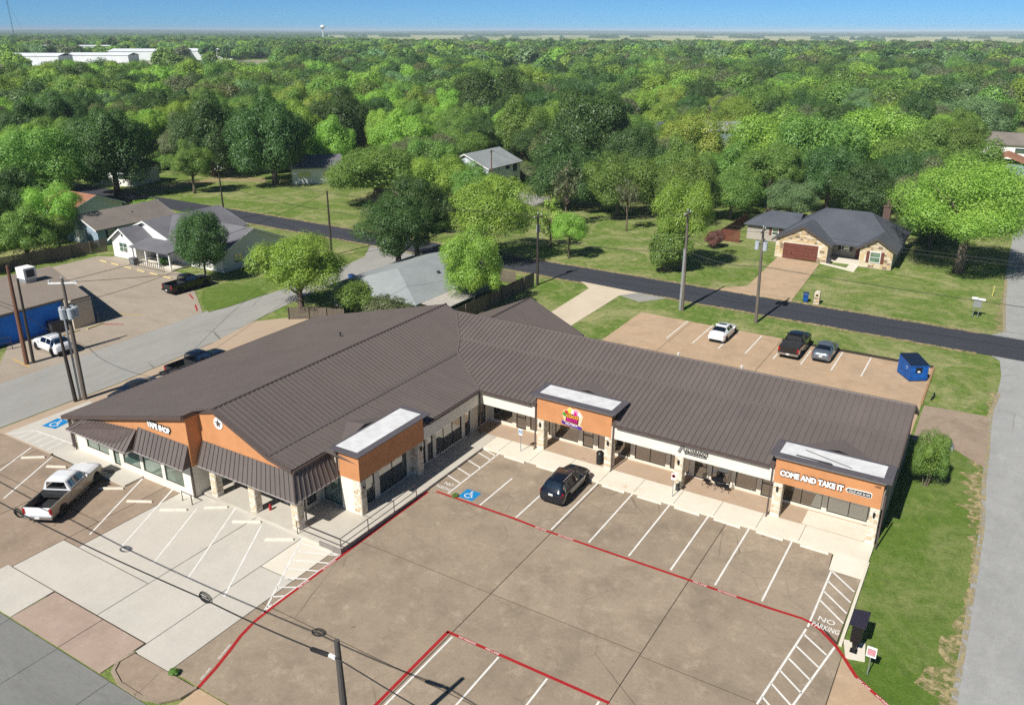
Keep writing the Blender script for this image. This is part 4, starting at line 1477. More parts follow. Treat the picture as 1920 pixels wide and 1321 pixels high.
def card_mesh(name, P, N, S, seed, aspect=1.5):
    """one leaf-clump quad per point"""
    r = np.random.default_rng(seed)
    n = len(P)
    N = N / np.linalg.norm(N, axis=1, keepdims=True)
    a = r.normal(size=(n, 3))
    T = np.cross(N, a)
    T /= np.linalg.norm(T, axis=1, keepdims=True)
    Bn = np.cross(N, T)
    h = S[:, None] * .5
    w = h / aspect
    drop = N * (h * .35)
    V = np.stack([P - T * h - drop, P - Bn * w, P + T * h - drop, P + Bn * w], axis=1).reshape(-1, 3)
    me = bpy.data.meshes.new(name)
    me.vertices.add(4 * n)
    me.vertices.foreach_set('co', V.ravel().astype(np.float32))
    me.loops.add(4 * n)
    me.loops.foreach_set('vertex_index', np.arange(4 * n, dtype=np.int32))
    me.polygons.add(n)
    me.polygons.foreach_set('loop_start', np.arange(0, 4 * n, 4, dtype=np.int32))
    me.polygons.foreach_set('loop_total', np.full(n, 4, dtype=np.int32))
    me.update()
    me.validate()
    return me


def crown_mesh(name, seed, nl, per, leaf, Rr=1.0, lobe=(.26, .42), spread=(.45, .80), flat=.55, inner=.12, low=-.55, tall=1.0, aspect=1.4):
    """crown of radius about 1 built from lobes of leaf clumps"""
    r = np.random.default_rng(seed)
    PP, NN, SS = [], [], []
    for k in range(nl):
        while True:
            d = r.normal(size=3)
            d /= np.linalg.norm(d)
            if d[2] > low: break
        cen = d * r.uniform(*spread)
        if cen[2] < 0: cen[2] *= flat
        cen[2] *= tall
        lr = r.uniform(*lobe)
        q = r.normal(size=(per * 3, 3))
        q /= np.linalg.norm(q, axis=1, keepdims=True)
        keep = ((q @ d) > r.uniform(-.8, .05, size=len(q))) & (q[:, 2] > r.uniform(-1.1, .05, size=len(q)))
        q = q[keep][:per]
        wob = 1 + .22 * np.sin(q[:, 0] * 7 + k) * np.sin(q[:, 1] * 6 + 2 * k) * np.sin(q[:, 2] * 8)
        p = cen + q * (lr * wob * r.uniform(.72, 1.10, size=len(q)))[:, None]
        PP.append(p)
        NN.append(q * .85 + r.normal(size=q.shape) * .26 + np.array([0, 0, .22]))
        SS.append(leaf * r.uniform(.6, 1.5, size=len(q)))
    m = int(inner * nl * per)
    q = r.normal(size=(m, 3))
    q /= np.linalg.norm(q, axis=1, keepdims=True)
    p = q * (r.uniform(.1, .72, size=m) ** .6)[:, None]
    p[:, 2] *= np.where(p[:, 2] < 0, flat, 1)
    PP.append(p)
    NN.append(q + r.normal(size=q.shape) * .6)
    SS.append(leaf * r.uniform(1.2, 2.2, size=m))
    return card_mesh(name, np.concatenate(PP), np.concatenate(NN), np.concatenate(SS), seed + 1, aspect)


def trunk_mesh(name, seed, limbs=6, h=1.0, r0=.055, spread=.55, bare=False):
    """trunk of height 1 that forks into limbs"""
    rs = random.Random(seed)
    mb = MB()
    bend = [(rs.uniform(-.03, .03), rs.uniform(-.03, .03)) for _ in range(5)]
    pts = [(0, 0, -.02)] + [(bend[k][0] * k * .5, bend[k][1] * k * .5, h * (k + 1) / 5) for k in range(5)]
    mb.tube(pts, [r0 * 1.45, r0 * 1.1, r0 * .95, r0 * .85, r0 * .65, r0 * .4], 8)
    for k in range(limbs):
        z = rs.uniform(.42, .85)
        a = 2 * PI * k / limbs + rs.uniform(-.4, .4)
        L = spread * rs.uniform(.6, 1.1)
        p0 = Vector((0, 0, h * z))
        p1 = p0 + Vector((math.cos(a) * L * .45, math.sin(a) * L * .45, L * .35))
        p2 = p0 + Vector((math.cos(a) * L * .9, math.sin(a) * L * .9, L * (.75 + rs.uniform(-.2, .3))))
        mb.tube([p0, p1, p2], [r0 * .55, r0 * .38, r0 * .14], 5)
        for q in range(4 if bare else 2):
            b = a + rs.uniform(-.9, .9)
            s = p1.lerp(p2, rs.uniform(.1, .9))
            e = s + Vector((math.cos(b), math.sin(b), rs.uniform(.3, 1.1))) * L * rs.uniform(.3, .6)
            mb.tube([s, e], [r0 * .22, r0 * .06], 4)
            if bare:
                for _ in range(4):
                    s2 = s.lerp(e, rs.uniform(.2, 1))
                    e2 = s2 + Vector((rs.uniform(-1, 1), rs.uniform(-1, 1), rs.uniform(.1, 1.0))) * L * .28
                    mb.tube([s2, e2], [r0 * .1, r0 * .04], 3)
    me = bpy.data.meshes.new(name)
    me.from_pydata(mb.v, [], mb.f)
    me.polygons.foreach_set('use_smooth', [True] * len(me.polygons))
    me.materials.append(BARK)
    return me


CR = [crown_mesh('crown_shape', 100 + k, 38, 950, .033, low=-.7, flat=.8, lobe=(.20, .37), spread=(.48, .90)) for k in range(4)]               # broad, lobed
CR += [crown_mesh('crown_shape', 120 + k, 36, 950, .031, lobe=(.20, .36), spread=(.55, .94), low=-.6) for k in range(3)]   # airy
CDENSE = crown_mesh('crown_shape_dense', 140, 75, 520, .032, lobe=(.2, .32), spread=(.55, .80), flat=.9, low=-.95)
CBIG = crown_mesh('crown_shape_big', 145, 46, 1500, .0205, lobe=(.2, .36), spread=(.5, .88), low=-.75, flat=.7)
CMID = [crown_mesh('crown_shape_mid', 150 + k, 28, 330, .058, low=-.5, flat=.8, lobe=(.22, .40), spread=(.48, .90)) for k in range(4)]
CFAR = [crown_mesh('crown_shape_far', 170 + k, 26, 64, .165, low=-.15, inner=.05, lobe=(.26, .44)) for k in range(4)]
CSPARSE = crown_mesh('crown_shape_sparse', 190, 30, 60, .085, lobe=(.14, .26), spread=(.4, .95), inner=.05, low=-.9, flat=1.0)
CBUSH = [crown_mesh('bush_shape', 200 + k, 26, 420, .06, lobe=(.26, .42), spread=(.4, .75), flat=.7, low=-.5) for k in range(3)]
TR = [trunk_mesh('trunk_shape', 300 + k, 6 + k) for k in range(3)]
TRBARE = [trunk_mesh('bare_trunk_shape', 320 + k, 11, bare=True, r0=.03, spread=.5) for k in range(2)]


def set_mat(o, mat):
    if not o.data.materials:
        o.data.materials.append(mat)
    o.material_slots[0].link = 'OBJECT'
    o.material_slots[0].material = mat


def tree(label, x, y, zc, R, Rz, kind, shape=None, group=None, name='broadleaf_tree', trunk=None, rz=None, tr=1.0, cat='tree', dx=0, dy=0):
    t = thing(name, label, cat, (x, y, -.05), 0, group)
    tm = trunk or TR[int(abs(x * 7 + y * 3)) % 3]
    o = bpy.data.objects.new('trunk', tm)
    COL.objects.link(o)
    o.parent = t
    o.rotation_euler = (0, 0, (x * 13.7) % 6.28)
    w = max(.6, R / 4.5) * tr
    o.scale = (w * 5.2, w * 5.2, zc * 1.0)
    c = bpy.data.objects.new('crown', shape or CR[int(abs(x * 11 + y * 5)) % len(CR)])
    COL.objects.link(c)
    c.parent = t
    c.location = (dx, dy, zc)
    c.rotation_euler = (0, 0, rz if rz is not None else (x * 5.3 + y * 2.9) % 6.28)
    c.scale = (R, R, Rz)
    set_mat(c, LEAF[kind])
    return t


def bush(label, x, y, R, Rz, kind, group=None, name='shrub', shape=None):
    t = thing(name, label, 'shrub', (x, y, -.05), 0, group)
    c = bpy.data.objects.new('foliage', shape or CBUSH[int(abs(x * 11 + y * 5)) % 3])
    COL.objects.link(c)
    c.parent = t
    c.location = (0, 0, Rz * .8)
    c.rotation_euler = (0, 0, (x * 5.3 + y * 2.9) % 6.28)
    c.scale = (R, R, Rz)
    set_mat(c, LEAF[kind])
    m = MB()
    for k in range(5):
        a = k * 1.256
        m.tube([(.1 * R * math.cos(a), .1 * R * math.sin(a), 0), (.4 * R * math.cos(a), .4 * R * math.sin(a), Rz)], [.05, .02], 5)
    s = m.build('stem', BARK, t, local=True)
    return t


FIXED = []        # (x, y, R) of named trees, to keep the woods off them
def T(label, x, y, zc, R, Rz, kind, **kw):
    FIXED.append((x, y, R))
    return tree(label, x, y, zc, R, Rz, kind, **kw)


# trees one can point to, nearest first
T('dense dark pear-shaped tree beside the black pickup and white house', -86.6, 66.1, 5.0, 3.6, 4.3, 'D', shape=CDENSE, name='round_tree', tr=.55)
T('bright green sycamore with open crown at the side street kerb', -66.8, 63.2, 5.2, 5.2, 4.2, 'V', shape=CR[4], name='sycamore_tree')
T('spreading dark green tree with thick trunk over the grey roofed house', -66.4, 80.4, 6.4, 5.2, 4.2, 'D', shape=CR[1], tr=1.2)
T('taller green tree behind the spreading dark one near the street corner', -68.5, 87.0, 8.0, 5.0, 4.2, 'D', shape=CR[2])
T('yellowing tree hanging over the wooden fence behind the brown roof', -49.9, 73.2, 5.2, 3.5, 4.8, 'B', shape=CR[5], tr=.8)
T('loose mid green tree behind the yellowing fence tree', -61.0, 93.2, 6.6, 6.0, 5.4, 'B', shape=CR[6])
T('light green tree beside the road crossing next to transformer pole', -52.0, 100.5, 4.2, 2.8, 2.6, 'B', shape=CR[4], tr=.6)
T('half bare tree with grey twigs and bright leaves on the lawn', -57.3, 104.8, 4.2, 2.3, 3.4, 'Y', shape=CSPARSE, name='half_bare_tree', tr=.9)
t_b = T('leafless grey tree standing behind the half bare lawn tree', -61.5, 117.5, 7.4, 2.6, 3.4, 'O', shape=CSPARSE, name='bare_tree', trunk=TRBARE[0], tr=1.3)
T('second leafless grey tree at the edge of the lawn', -52.0, 120.5, 6.0, 2.0, 2.6, 'O', shape=CSPARSE, name='bare_tree', trunk=TRBARE[1], tr=1.2)
T('tall yellow green tree on the lawn by the light pole', -36.4, 103.2, 7.4, 3.9, 5.2, 'V', shape=CR[5])
bush('dark green bush at the foot of the yellow lawn tree', -37.4, 101.6, 3.1, 3.6, 'M')
FIXED.append((-37.4, 101.6, 3))
T('huge bright green pecan with pale trunk east of the stone house', -4.2, 121.4, 9.0, 9.3, 6.8, 'B', shape=CBIG, name='pecan_tree', tr=.95)
T('slim dark tree right behind the stone house corner', -9.0, 133.0, 6.0, 4.0, 5.5, 'D', shape=CR[3])
bush('dark red shrub at the garden fence by the stone house', -36.5, 117.5, 1.6, 1.6, 'R')
bush('leafy green shrub growing against the east end of the shops', -1.35, 58.6, 1.4, 2.5, 'M', shape=CR[4])
bush('olive bush with small leaves behind the big brown roof', -61.0, 66.3, 3.0, 2.3, 'M')
bush('greyish bush in front of the grey shingle roof', -55.6, 65.6, 3.1, 1.9, 'O')
bush('small weed tuft on the kerb island by the street', -31.2, 18.7, .30, .22, 'M')
bush('small weed tuft at the ramp beside the red line', -28.9, 38.9 + .9, .26, .16, 'M')
bush('low dark bush on white house porch', -97.0, 67.6, .9, .8, 'D')
bush('small shrub on the lawn behind the white house', -88.5, 84.0, 1.1, 1.0, 'M')
bush('round bush between the blue house and the road', -122.5, 84.0, 3.0, 2.4, 'B')
bush('weedy hedge growing along wire fence across the road', -84.0, 103.0, 3.0, 1.5, 'D')
bush('dark hedge end by the wire fence across the road', -78.0, 104.0, 3.2, 1.6, 'D')
_named = """M -147.6 79.9 7.0 8.3 8.3|large mid green tree at left beyond the fence
D -127.6 64.6 6.0 4.7 5.7|dark tree at the left picture edge behind the fence
B -121.4 67.2 5.0 4.4 4.1|bright tree beside the blue house
M -115.9 59.7 3.6 4.6 3.9|mid green tree leaning over the west fence
B -114.6 52.9 3.0 2.9 2.5|low bright tree at the west fence end
M -117.2 65.2 3.0 2.6 2.4|small tree at the bend of the west fence
D -148.8 96.1 8.0 8.3 9.0|wide dark tree shading the end of the asphalt road
D -150.8 121.0 8.0 7.3 9.4|tall dark oval tree left of the dirt driveway
D -132.1 121.2 8.5 8.8 9.6|tall dark oval tree right of the dirt driveway
M -138.0 105.5 6.0 4.0 4.1|small tree at the far roadside
B -148.9 145.4 7.0 6.8 7.5|bright tree behind the dark oval pair
D -145.9 157.1 8.0 9.5 9.0|dark broad tree far behind the lawn
M -100.1 115.8 5.5 8.7 5.2|low wide tree with dark trunk across the road
B -132.0 138.6 6.0 5.6 6.2|bright tree behind the low wide lawn tree
B -117.8 147.1 7.0 7.4 6.8|bright lobed tree behind the wide lawn tree
O -101.1 131.6 6.0 6.7 5.5|grey olive tree left of the two-storey white house
B -88.5 119.5 5.0 6.0 4.6|yellowing tree in front of the two-storey white house
M -96.5 128.5 6.2 5.0 5.2|tree with full crown hiding the gable of the two-storey house
M -80.5 119.0 4.6 4.6 4.0|green tree below the two-storey white house
D -133.2 205.7 9.0 12.2 11.4|very broad dark tree behind the two-storey white house
T -81.9 149.7 6.0 4.8 5.3|brownish tree right of the two-storey white house
D -75.7 153.4 9.0 9.7 10.6|big dark oak behind the leafless tree
D -61.1 143.4 7.0 6.1 7.6|dark tree beside the big oak
D -68.5 131.0 6.0 7.0 6.6|full dark tree at the back of the lawn behind the leafless tree
M -104.5 122.0 5.0 6.0 4.8|leafy tree just behind the wide lawn tree
M -47.0 131.5 5.2 5.6 5.6|tree at the back of the lawn near the garden fence
M -57.7 129.4 5.4 6.4 5.8|mid green tree in front of the big oak
Y -58.9 169.7 7.5 9.0 7.4|glowing yellow green tree behind the lawn
M -51.3 141.6 6.0 5.8 6.4|slim tree behind the yellow lawn tree
M -43.9 150.5 5.5 6.3 5.8|green tree left behind the garden fence
B -42.4 174.1 7.5 9.6 8.4|bright broad tree behind the garden fence
M -32.5 165.2 7.5 8.4 9.0|full green tree behind the stone house wing
B -24.7 182.6 8.0 10.0 9.0|bright tall tree behind the stone house roof
D -15.8 155.0 6.0 5.2 6.3|dark tree behind the chimney of the stone house
D -21.3 145.4 5.5 5.9 5.0|dark tree just behind the stone house ridge
P -31.3 141.4 3.8 4.3 3.5|pale bluish tree at the stone house wing
M -40.5 138.0 4.6 4.6 4.4|round tree at the garden fence corner
D -27.5 151.0 6.5 6.0 6.0|shaded tree between the pale tree and the stone house
P -14.6 259.8 7.0 10.2 7.7|pale bluish tree at right far behind
M -14.0 196.8 7.0 7.8 6.5|mid green tree at right behind the pecan
M -5.5 150.0 7.5 6.8 6.5|mid green tree directly behind the pecan
M -15.5 170.5 7.5 7.5 7.0|deep green tree behind the dark chimney tree"""
for l_ in _named.splitlines():
    a_, lab = l_.split('|')
    k_, *v_ = a_.split()
    x_, y_, zc_, R__, Rz_ = map(float, v_)
    T(lab, x_, y_, zc_, R__, Rz_, k_)

# ------------------------------------------------------------------ houses and other buildings
def shingle_mat(name, c1, c2):
    t = NT(name)
    p = t.pos()
    tab = t.noise(p, 4.5, 3, .7)
    big = t.ramp(t.noise(p, .3, 4, .6), .35, .65)
    g = t.n('ShaderNodeSeparateXYZ')
    t.l(p, g.inputs[0])
    course = t.math('FRACT', t.math('MULTIPLY', g.outputs[2], 9.0))
    c = t.mix(big, c1, c2)
    c = t.mix(t.ramp(tab, .35, .7, 0, .5), c, tuple(x * .6 for x in c1[:3]) + (1,))
    c = t.mix(t.math('MULTIPLY', t.math('GREATER_THAN', course, .86), .35), c, tuple(x * .45 for x in c1[:3]) + (1,))
    t.bsdf(c, .95, 0, .15, tab, .5, .03)
    MATS[name] = t.m
    return t.m


def brick_mat(name, c1, c2, mortar):
    t = NT(name)
    b = t.n('ShaderNodeTexBrick')
    g = t.n('ShaderNodeNewGeometry')
    sx = t.n('ShaderNodeSeparateXYZ')
    t.l(g.outputs['Position'], sx.inputs[0])
    cx = t.n('ShaderNodeCombineXYZ')
    t.l(t.math('ADD', sx.outputs[0], sx.outputs[1]), cx.inputs[0])
    t.l(sx.outputs[2], cx.inputs[1])
    t.l(cx.outputs[0], b.inputs['Vector'])
    b.inputs['Scale'].default_value = 1
    b.inputs['Brick Width'].default_value = .22
    b.inputs['Row Height'].default_value = .08
    b.inputs['Mortar Size'].default_value = .008
    b.inputs['Color1'].default_value = c1
    b.inputs['Color2'].default_value = c2
    b.inputs['Mortar'].default_value = mortar
    t.bsdf(b.outputs['Color'], .9, 0, .2)
    MATS[name] = t.m
    return t.m


SH_CH = shingle_mat('shingle_charcoal', srgb(96, 100, 108, .9), srgb(84, 88, 98, .9))
SH_GR = shingle_mat('shingle_grey', srgb(128, 128, 132, .9), srgb(112, 112, 118, .9))
SH_LG = shingle_mat('shingle_light', srgb(164, 170, 170, .9), srgb(150, 156, 158, .9))
SH_TN = shingle_mat('shingle_taupe', srgb(142, 134, 126, .9), srgb(126, 118, 112, .9))
SH_OR = shingle_mat('shingle_rust', srgb(176, 128, 104, .9), srgb(160, 112, 90, .9))
SIDEW = mat_plain('siding_white', srgb(240, 238, 234, .92), .8, var=.03)
SIDEB = mat_plain('siding_blue', srgb(150, 172, 188, .9), .8, var=.05)
BRICKG = brick_mat('brick_greyish', srgb(186, 178, 168, .85), srgb(166, 156, 146, .85), srgb(200, 194, 184, .85))
WOODR = mat_plain('door_red_wood', srgb(124, 70, 56, .75), .6, var=.12, scale=2)
FENCE = mat_ground('weathered_wood', srgb(140, 126, 112, .7), srgb(118, 106, 96, .7), srgb(150, 138, 126, .7), .8, 3, 9, stretch=(1, 1, .2), k2=.6, k3=.5)
FENCER = mat_ground('stained_wood', srgb(128, 76, 60, .75), srgb(110, 64, 52, .75), srgb(140, 90, 70, .75), .8, 3, 9, stretch=(1, 1, .2))
WINGL = glass_mat('house_glass', srgb(60, 84, 88))


def gable(parent, x0, x1, y0, y1, zw, zr, along, wall, roof, over=.4, trim=WHITE, ends=True, wallname='wall'):
    """gabled block; ridge along 'x' or 'y'"""
    m = MB()
    if along == 'y':
        xm = (x0 + x1) / 2
        m.extr([(x0, y0, 0), (x1, y0, 0), (x1, y0, zw), (xm, y0, zr - .12), (x0, y0, zw)], (0, y1 - y0, 0))
    else:
        ym = (y0 + y1) / 2
        m.extr([(x1, y0, 0), (x1, y1, 0), (x1, y1, zw), (x1, ym, zr - .12), (x1, y0, zw)], (x0 - x1, 0, 0))
    w = part(wallname, m, wall, parent)
    o = over
    r = None
    for s in (-1, 1):
        m = MB()
        if along == 'y':
            xm = (x0 + x1) / 2
            xe = (x0 - o) if s < 0 else (x1 + o)
            sl = (zr - zw) / abs(xm - (x0 if s < 0 else x1))
            ze = zw - sl * o
            m.extr([(xm, y0 - o, zr), (xm, y1 + o, zr), (xe, y1 + o, ze), (xe, y0 - o, ze)], (0, 0, .12))
        else:
            ym = (y0 + y1) / 2
            ye = (y0 - o) if s < 0 else (y1 + o)
            sl = (zr - zw) / abs(ym - (y0 if s < 0 else y1))
            ze = zw - sl * o
            m.extr([(x0 - o, ym, zr), (x1 + o, ym, zr), (x1 + o, ye, ze), (x0 - o, ye, ze)], (0, 0, .12))
        r = part('roof', m, roof, parent)
    if ends:
        m = MB()
        for s in (-1, 1):
            if along == 'y':
                ye = y0 - o - .03 if s < 0 else y1 + o
                for a in (-1, 1):
                    xe = (x0 - o) if a < 0 else (x1 + o)
                    sl = (zr - zw) / ((x1 - x0) / 2)
                    m.hexa([(xm, ye, zr - .13), (xe, ye, zw - sl * o - .13), (xe, ye + .03, zw - sl * o - .13), (xm, ye + .03, zr - .13)] if a > 0 else [(xe, ye, zw - sl * o - .13), (xm, ye, zr - .13), (xm, ye + .03, zr - .13), (xe, ye + .03, zw - sl * o - .13)],
                           [(xm, ye, zr + .11), (xe, ye, zw - sl * o + .11), (xe, ye + .03, zw - sl * o + .11), (xm, ye + .03, zr + .11)] if a > 0 else [(xe, ye, zw - sl * o + .11), (xm, ye, zr + .11), (xm, ye + .03, zr + .11), (xe, ye + .03, zw - sl * o + .11)])
            else:
                xe = x1 + o if s > 0 else x0 - o - .03
                for a in (-1, 1):
                    ye = (y0 - o) if a < 0 else (y1 + o)
                    sl = (zr - zw) / ((y1 - y0) / 2)
                    q = [(xe, ye, zw - sl * o), (xe + .03, ye, zw - sl * o), (xe + .03, ym, zr), (xe, ym, zr)]
                    if a > 0: q = [q[3], q[2], q[1], q[0]]
                    m.hexa([(p[0], p[1], p[2] - .13) for p in q], [(p[0], p[1], p[2] + .11) for p in q])
        part('bargeboard', m, trim, parent)
    return w


def window(parent, face, axis, u0, u1, z0, z1, sgn, trim=WHITE, glass=WINGL, shutters=None, cols=2):
    """framed window on a wall face; sgn: outward direction along the axis"""
    def bx(mb, a0, a1, d0, d1, w0, w1):
        d0, d1 = face + sgn * d0, face + sgn * d1
        if axis == 'y': mb.box(a0, a1, d0, d1, w0, w1)
        else: mb.box(d0, d1, a0, a1, w0, w1)
    m = MB()
    f = .08
    bx(m, u0, u0 + f, .0, .06, z0, z1)
    bx(m, u1 - f, u1, .0, .06, z0, z1)
    bx(m, u0 + f, u1 - f, .0, .06, z0, z0 + f)
    bx(m, u0 + f, u1 - f, .0, .06, z1 - f, z1)
    for k in range(1, cols):
        uu = u0 + (u1 - u0) * k / cols
        bx(m, uu - .04, uu + .04, .0, .055, z0 + f, z1 - f)
    bx(m, u0 + f, u1 - f, .0, .05, (z0 + z1) / 2 - .025, (z0 + z1) / 2 + .025)
    w = part('window', m, trim, parent)
    m = MB()
    bx(m, u0 + f, u1 - f, .004, .02, z0 + f, z1 - f)
    part('pane', m, glass, w)
    if shutters:
        for a, b in ((u0 - .42, u0 - .03), (u1 + .03, u1 + .42)):
            m = MB()
            bx(m, a, b, .0, .04, z0 - .03, z1 + .03)
            part('shutter', m, shutters, w)
    return w


# ---- stone house
H = thing('stone_house', 'tan stone ranch house with dark hipped shingle roof and red garage door', 'house', (-20, 124, 0))
m = MB()
m.box(-27.3, -20.35, 117.2, 131.5, 0, 2.62)
m.box(-20.35, -16.15, 121.6, 131.5, 0, 2.62)
m.box(-16.15, -12.1, 117.75, 131.5, 0, 2.62)
m.box(-34.0, -27.3, 125.6, 131.5, 0, 2.5)
part('wall', m, BRICKG, H)
def house_stone(x0, x1, y, zw, apex, op, seed):
    rs = random.Random(seed)
    m = MB()
    m.extr([(x0, y, 0), (x1, y, 0), (x1, y, zw), ((x0 + x1) / 2, y, apex), (x0, y, zw)], (0, .2, 0))
    wl_ = part('stone_gable', m, MORTAR, H)
    s = MB()
    z = .05
    while z < apex - .15:
        ch = rs.uniform(.22, .42)
        hw = (x1 - x0) / 2 if z + ch < zw else (x1 - x0) / 2 * max(0, (apex - z - ch) / (apex - zw))
        u = (x0 + x1) / 2 - hw + .02
        e = (x0 + x1) / 2 + hw - .02
        while u < e - .1:
            cw = min(rs.uniform(.25, .7), e - u)
            a, b, c0, c1 = u + .015, u + cw - .015, z + .012, z + ch - .012
            if not any(b > o[0] and a < o[1] and c1 > o[2] and c0 < o[3] for o in op):
                j = [rs.uniform(0, .05) for _ in range(4)]
                d = rs.uniform(.02, .05)
                q = [(a, c0 + j[0] * .5), (b, c0 + j[1] * .5), (b - j[2], c1), (a + j[3], c1 - j[1] * .5)]
                s.hexa([(p[0], y - .001, p[1]) for p in q], [(p[0], y - d, p[1]) for p in q])
            u += cw
        z += ch
    part('stones', s, STONE, wl_, kind='stuff')


house_stone(-27.4, -20.3, 116.98, 2.6, 4.6, [(-26.3, -21.55, 0, 2.25)], 5)
house_stone(-16.2, -12.05, 117.5, 2.55, 4.05, [(-15.0, -13.4, .75, 2.35)], 6)
# garage door of four sections with raised panels
m = MB()
m.box(-26.3, -21.55, 116.93, 116.975, 0.02, 2.2)
gd = part('garage_door', m, WOODR, H)
for r_i in range(4):
    m = MB()
    for k in range(8):
        a = -26.3 + 4.75 * k / 8
        m.box(a + .05, a + 4.75 / 8 - .05, 116.895, 116.929, .06 + .54 * r_i, .06 + .54 * r_i + .46)
    part('door_section', m, WOODR, gd, kind='stuff')
m = MB()
for x in (-25.1, -22.8):
    m.box(x - .03, x + .03, 116.85, 116.894, .7, 1.0)
part('door_handle', m, BLACK, gd)
window(H, 117.45, 'y', -14.9, -13.5, .8, 2.3, -1, shutters=WOODR, cols=1, glass=GLASST)
window(H, 121.6, 'y', -19.3, -18.2, 1.0, 2.3, -1, shutters=BLACK, cols=1)
m = MB()
m.box(-17.3, -16.3, 121.52, 121.59, .05, 2.2)
part('front_door', m, WOODR, H)
window(H, 125.6, 'y', -30.2, -29.2, 1.0, 2.1, -1, shutters=WOODR, cols=1)
def roof_poly(polys, mat, parent=H, name='roof'):
    m = MB()
    for p in polys:
        m.extr(p, (0, 0, -.14))
    return part(name, m, mat, parent)
e = 2.5
roof_poly([[(-27.9, 118.6, e), (-11.6, 118.6, e), (-16.6, 125.6, 6.0), (-22.8, 125.6, 6.0)]], SH_CH)
roof_poly([[(-11.6, 118.6, e), (-11.6, 132.4, e), (-16.6, 125.6, 6.0)]], SH_CH)
roof_poly([[(-11.6, 132.4, e), (-27.9, 132.4, e), (-22.8, 125.6, 6.0), (-16.6, 125.6, 6.0)]], SH_CH)
roof_poly([[(-27.9, 132.4, e), (-27.9, 118.6, e), (-22.8, 125.6, 6.0)]], SH_CH)
xm = -23.85
roof_poly([[(xm, 116.6, 4.78), (xm, 122.4, 4.78), (-28.0, 122.4, 2.5), (-28.0, 116.6, 2.5)]], SH_CH)
roof_poly([[(xm, 122.4, 4.78), (xm, 116.6, 4.78), (-19.7, 116.6, 2.5), (-19.7, 122.4, 2.5)]], SH_CH)
xm = -14.12
roof_poly([[(xm, 117.1, 4.2), (xm, 122.2, 4.2), (-16.75, 122.2, 2.5), (-16.75, 117.1, 2.5)]], SH_CH)
roof_poly([[(xm, 122.2, 4.2), (xm, 117.1, 4.2), (-11.5, 117.1, 2.5), (-11.5, 122.2, 2.5)]], SH_CH)
roof_poly([[(-34.5, 125.1, 2.4), (-26.5, 125.1, 2.4), (-26.5, 128.5, 4.2), (-31.3, 128.5, 4.2)], [(-34.5, 132, 2.4), (-34.5, 125.1, 2.4), (-31.3, 128.5, 4.2)], [(-26.5, 132, 2.4), (-34.5, 132, 2.4), (-31.3, 128.5, 4.2), (-26.5, 128.5, 4.2)]], SH_CH)
m = MB()
for x0_, x1_, xm_, yy_, zt in ((-28.0, -19.7, -23.85, 116.56, 4.78), (-16.75, -11.5, -14.12, 117.06, 4.2)):
    for a in (x0_, x1_):
        q = [(a, 2.5), (xm_, zt)] if a < xm_ else [(xm_, zt), (a, 2.5)]
        m.hexa([(q[0][0], yy_, q[0][1] - .2), (q[1][0], yy_, q[1][1] - .2), (q[1][0], yy_ + .05, q[1][1] - .2), (q[0][0], yy_ + .05, q[0][1] - .2)], [(q[0][0], yy_, q[0][1] + .02), (q[1][0], yy_, q[1][1] + .02), (q[1][0], yy_ + .05, q[1][1] + .02), (q[0][0], yy_ + .05, q[0][1] + .02)])
part('bargeboard', m, TRIM, H)
m = MB()
m.box(-15.6, -14.6, 129.6, 130.5, 3.0, 6.2)
m.box(-15.7, -14.5, 129.5, 130.6, 6.2, 6.35)
m.lathe([(.22, 6.35), (.22, 7.1), (.3, 7.12), (.3, 7.3), (.05, 7.4)], 10, (-15.1, 130.05, 0))
part('chimney', m, mat_plain('chimney_brown', srgb(96, 76, 70), .8, var=.1), H)
acu = thing('air_conditioner', 'grey air conditioner beside the stone house garage', 'air conditioner', (-20.0, 117.2, 0))
m = MB()
m.box(-20.3, -19.7, 116.9, 117.5, 0, .85)
m.lathe([(.24, .851), (.24, .9), (.05, .92)], 12, (-20, 117.2, 0))
part('casing', m, GREYD, acu)

# ---- white house across the side street
Wh = thing('white_house', 'white sided house with grey shingle roof and porch by the west lot', 'house', (-98, 74, 0))
gable(Wh, -109.5, -98.0, 70.3, 83.0, 2.7, 4.9, 'y', SIDEW, SH_GR)
gable(Wh, -107.5, -102.4, 67.3, 70.25, 2.6, 4.25, 'y', SIDEW, SH_GR)
gable(Wh, -97.95, -87.3, 69.5, 80.4, 2.7, 4.95, 'x', SIDEW, SH_GR)
roof_poly([[(-98.0, 74.95, 5.06), (-98.0, 69.0, 2.66), (-103.7, 74.95, 5.06)], [(-98.0, 80.9, 2.66), (-98.0, 74.95, 5.06), (-103.7, 74.95, 5.06)]], SH_GR, Wh)
roof_poly([[(-102.3, 66.3, 2.35), (-94.0, 66.3, 2.35), (-94.0, 69.6, 2.95), (-102.3, 69.6, 2.95)]], SH_GR, Wh, 'porch_roof')
for x in (-102.0, -99.2, -96.6, -94.2):
    m = MB()
    m.box(x - .09, x + .09, 66.5, 66.68, .1, 2.35)
    part('porch_post', m, WHITE, Wh)
m = MB()
m.box(-102.3, -93.9, 66.3, 69.5, 0, .12)
part('porch_floor', m, WALK, Wh)
window(Wh, 67.3, 'y', -105.9, -104.1, .9, 2.3, -1, cols=2, glass=GLASST)
m = MB()
m.lathe([(.22, 0), (.22, .04), (.02, .05)], 12, (-104.95, 67.26, 3.35), 'y')
part('gable_vent', m, GREYD, Wh)
m = MB()
m.box(-95.9, -95.0, 69.42, 69.49, .12, 2.2)
part('front_door', m, WHITE, Wh)
window(Wh, 69.5, 'y', -93.5, -91.8, .9, 2.2, -1)
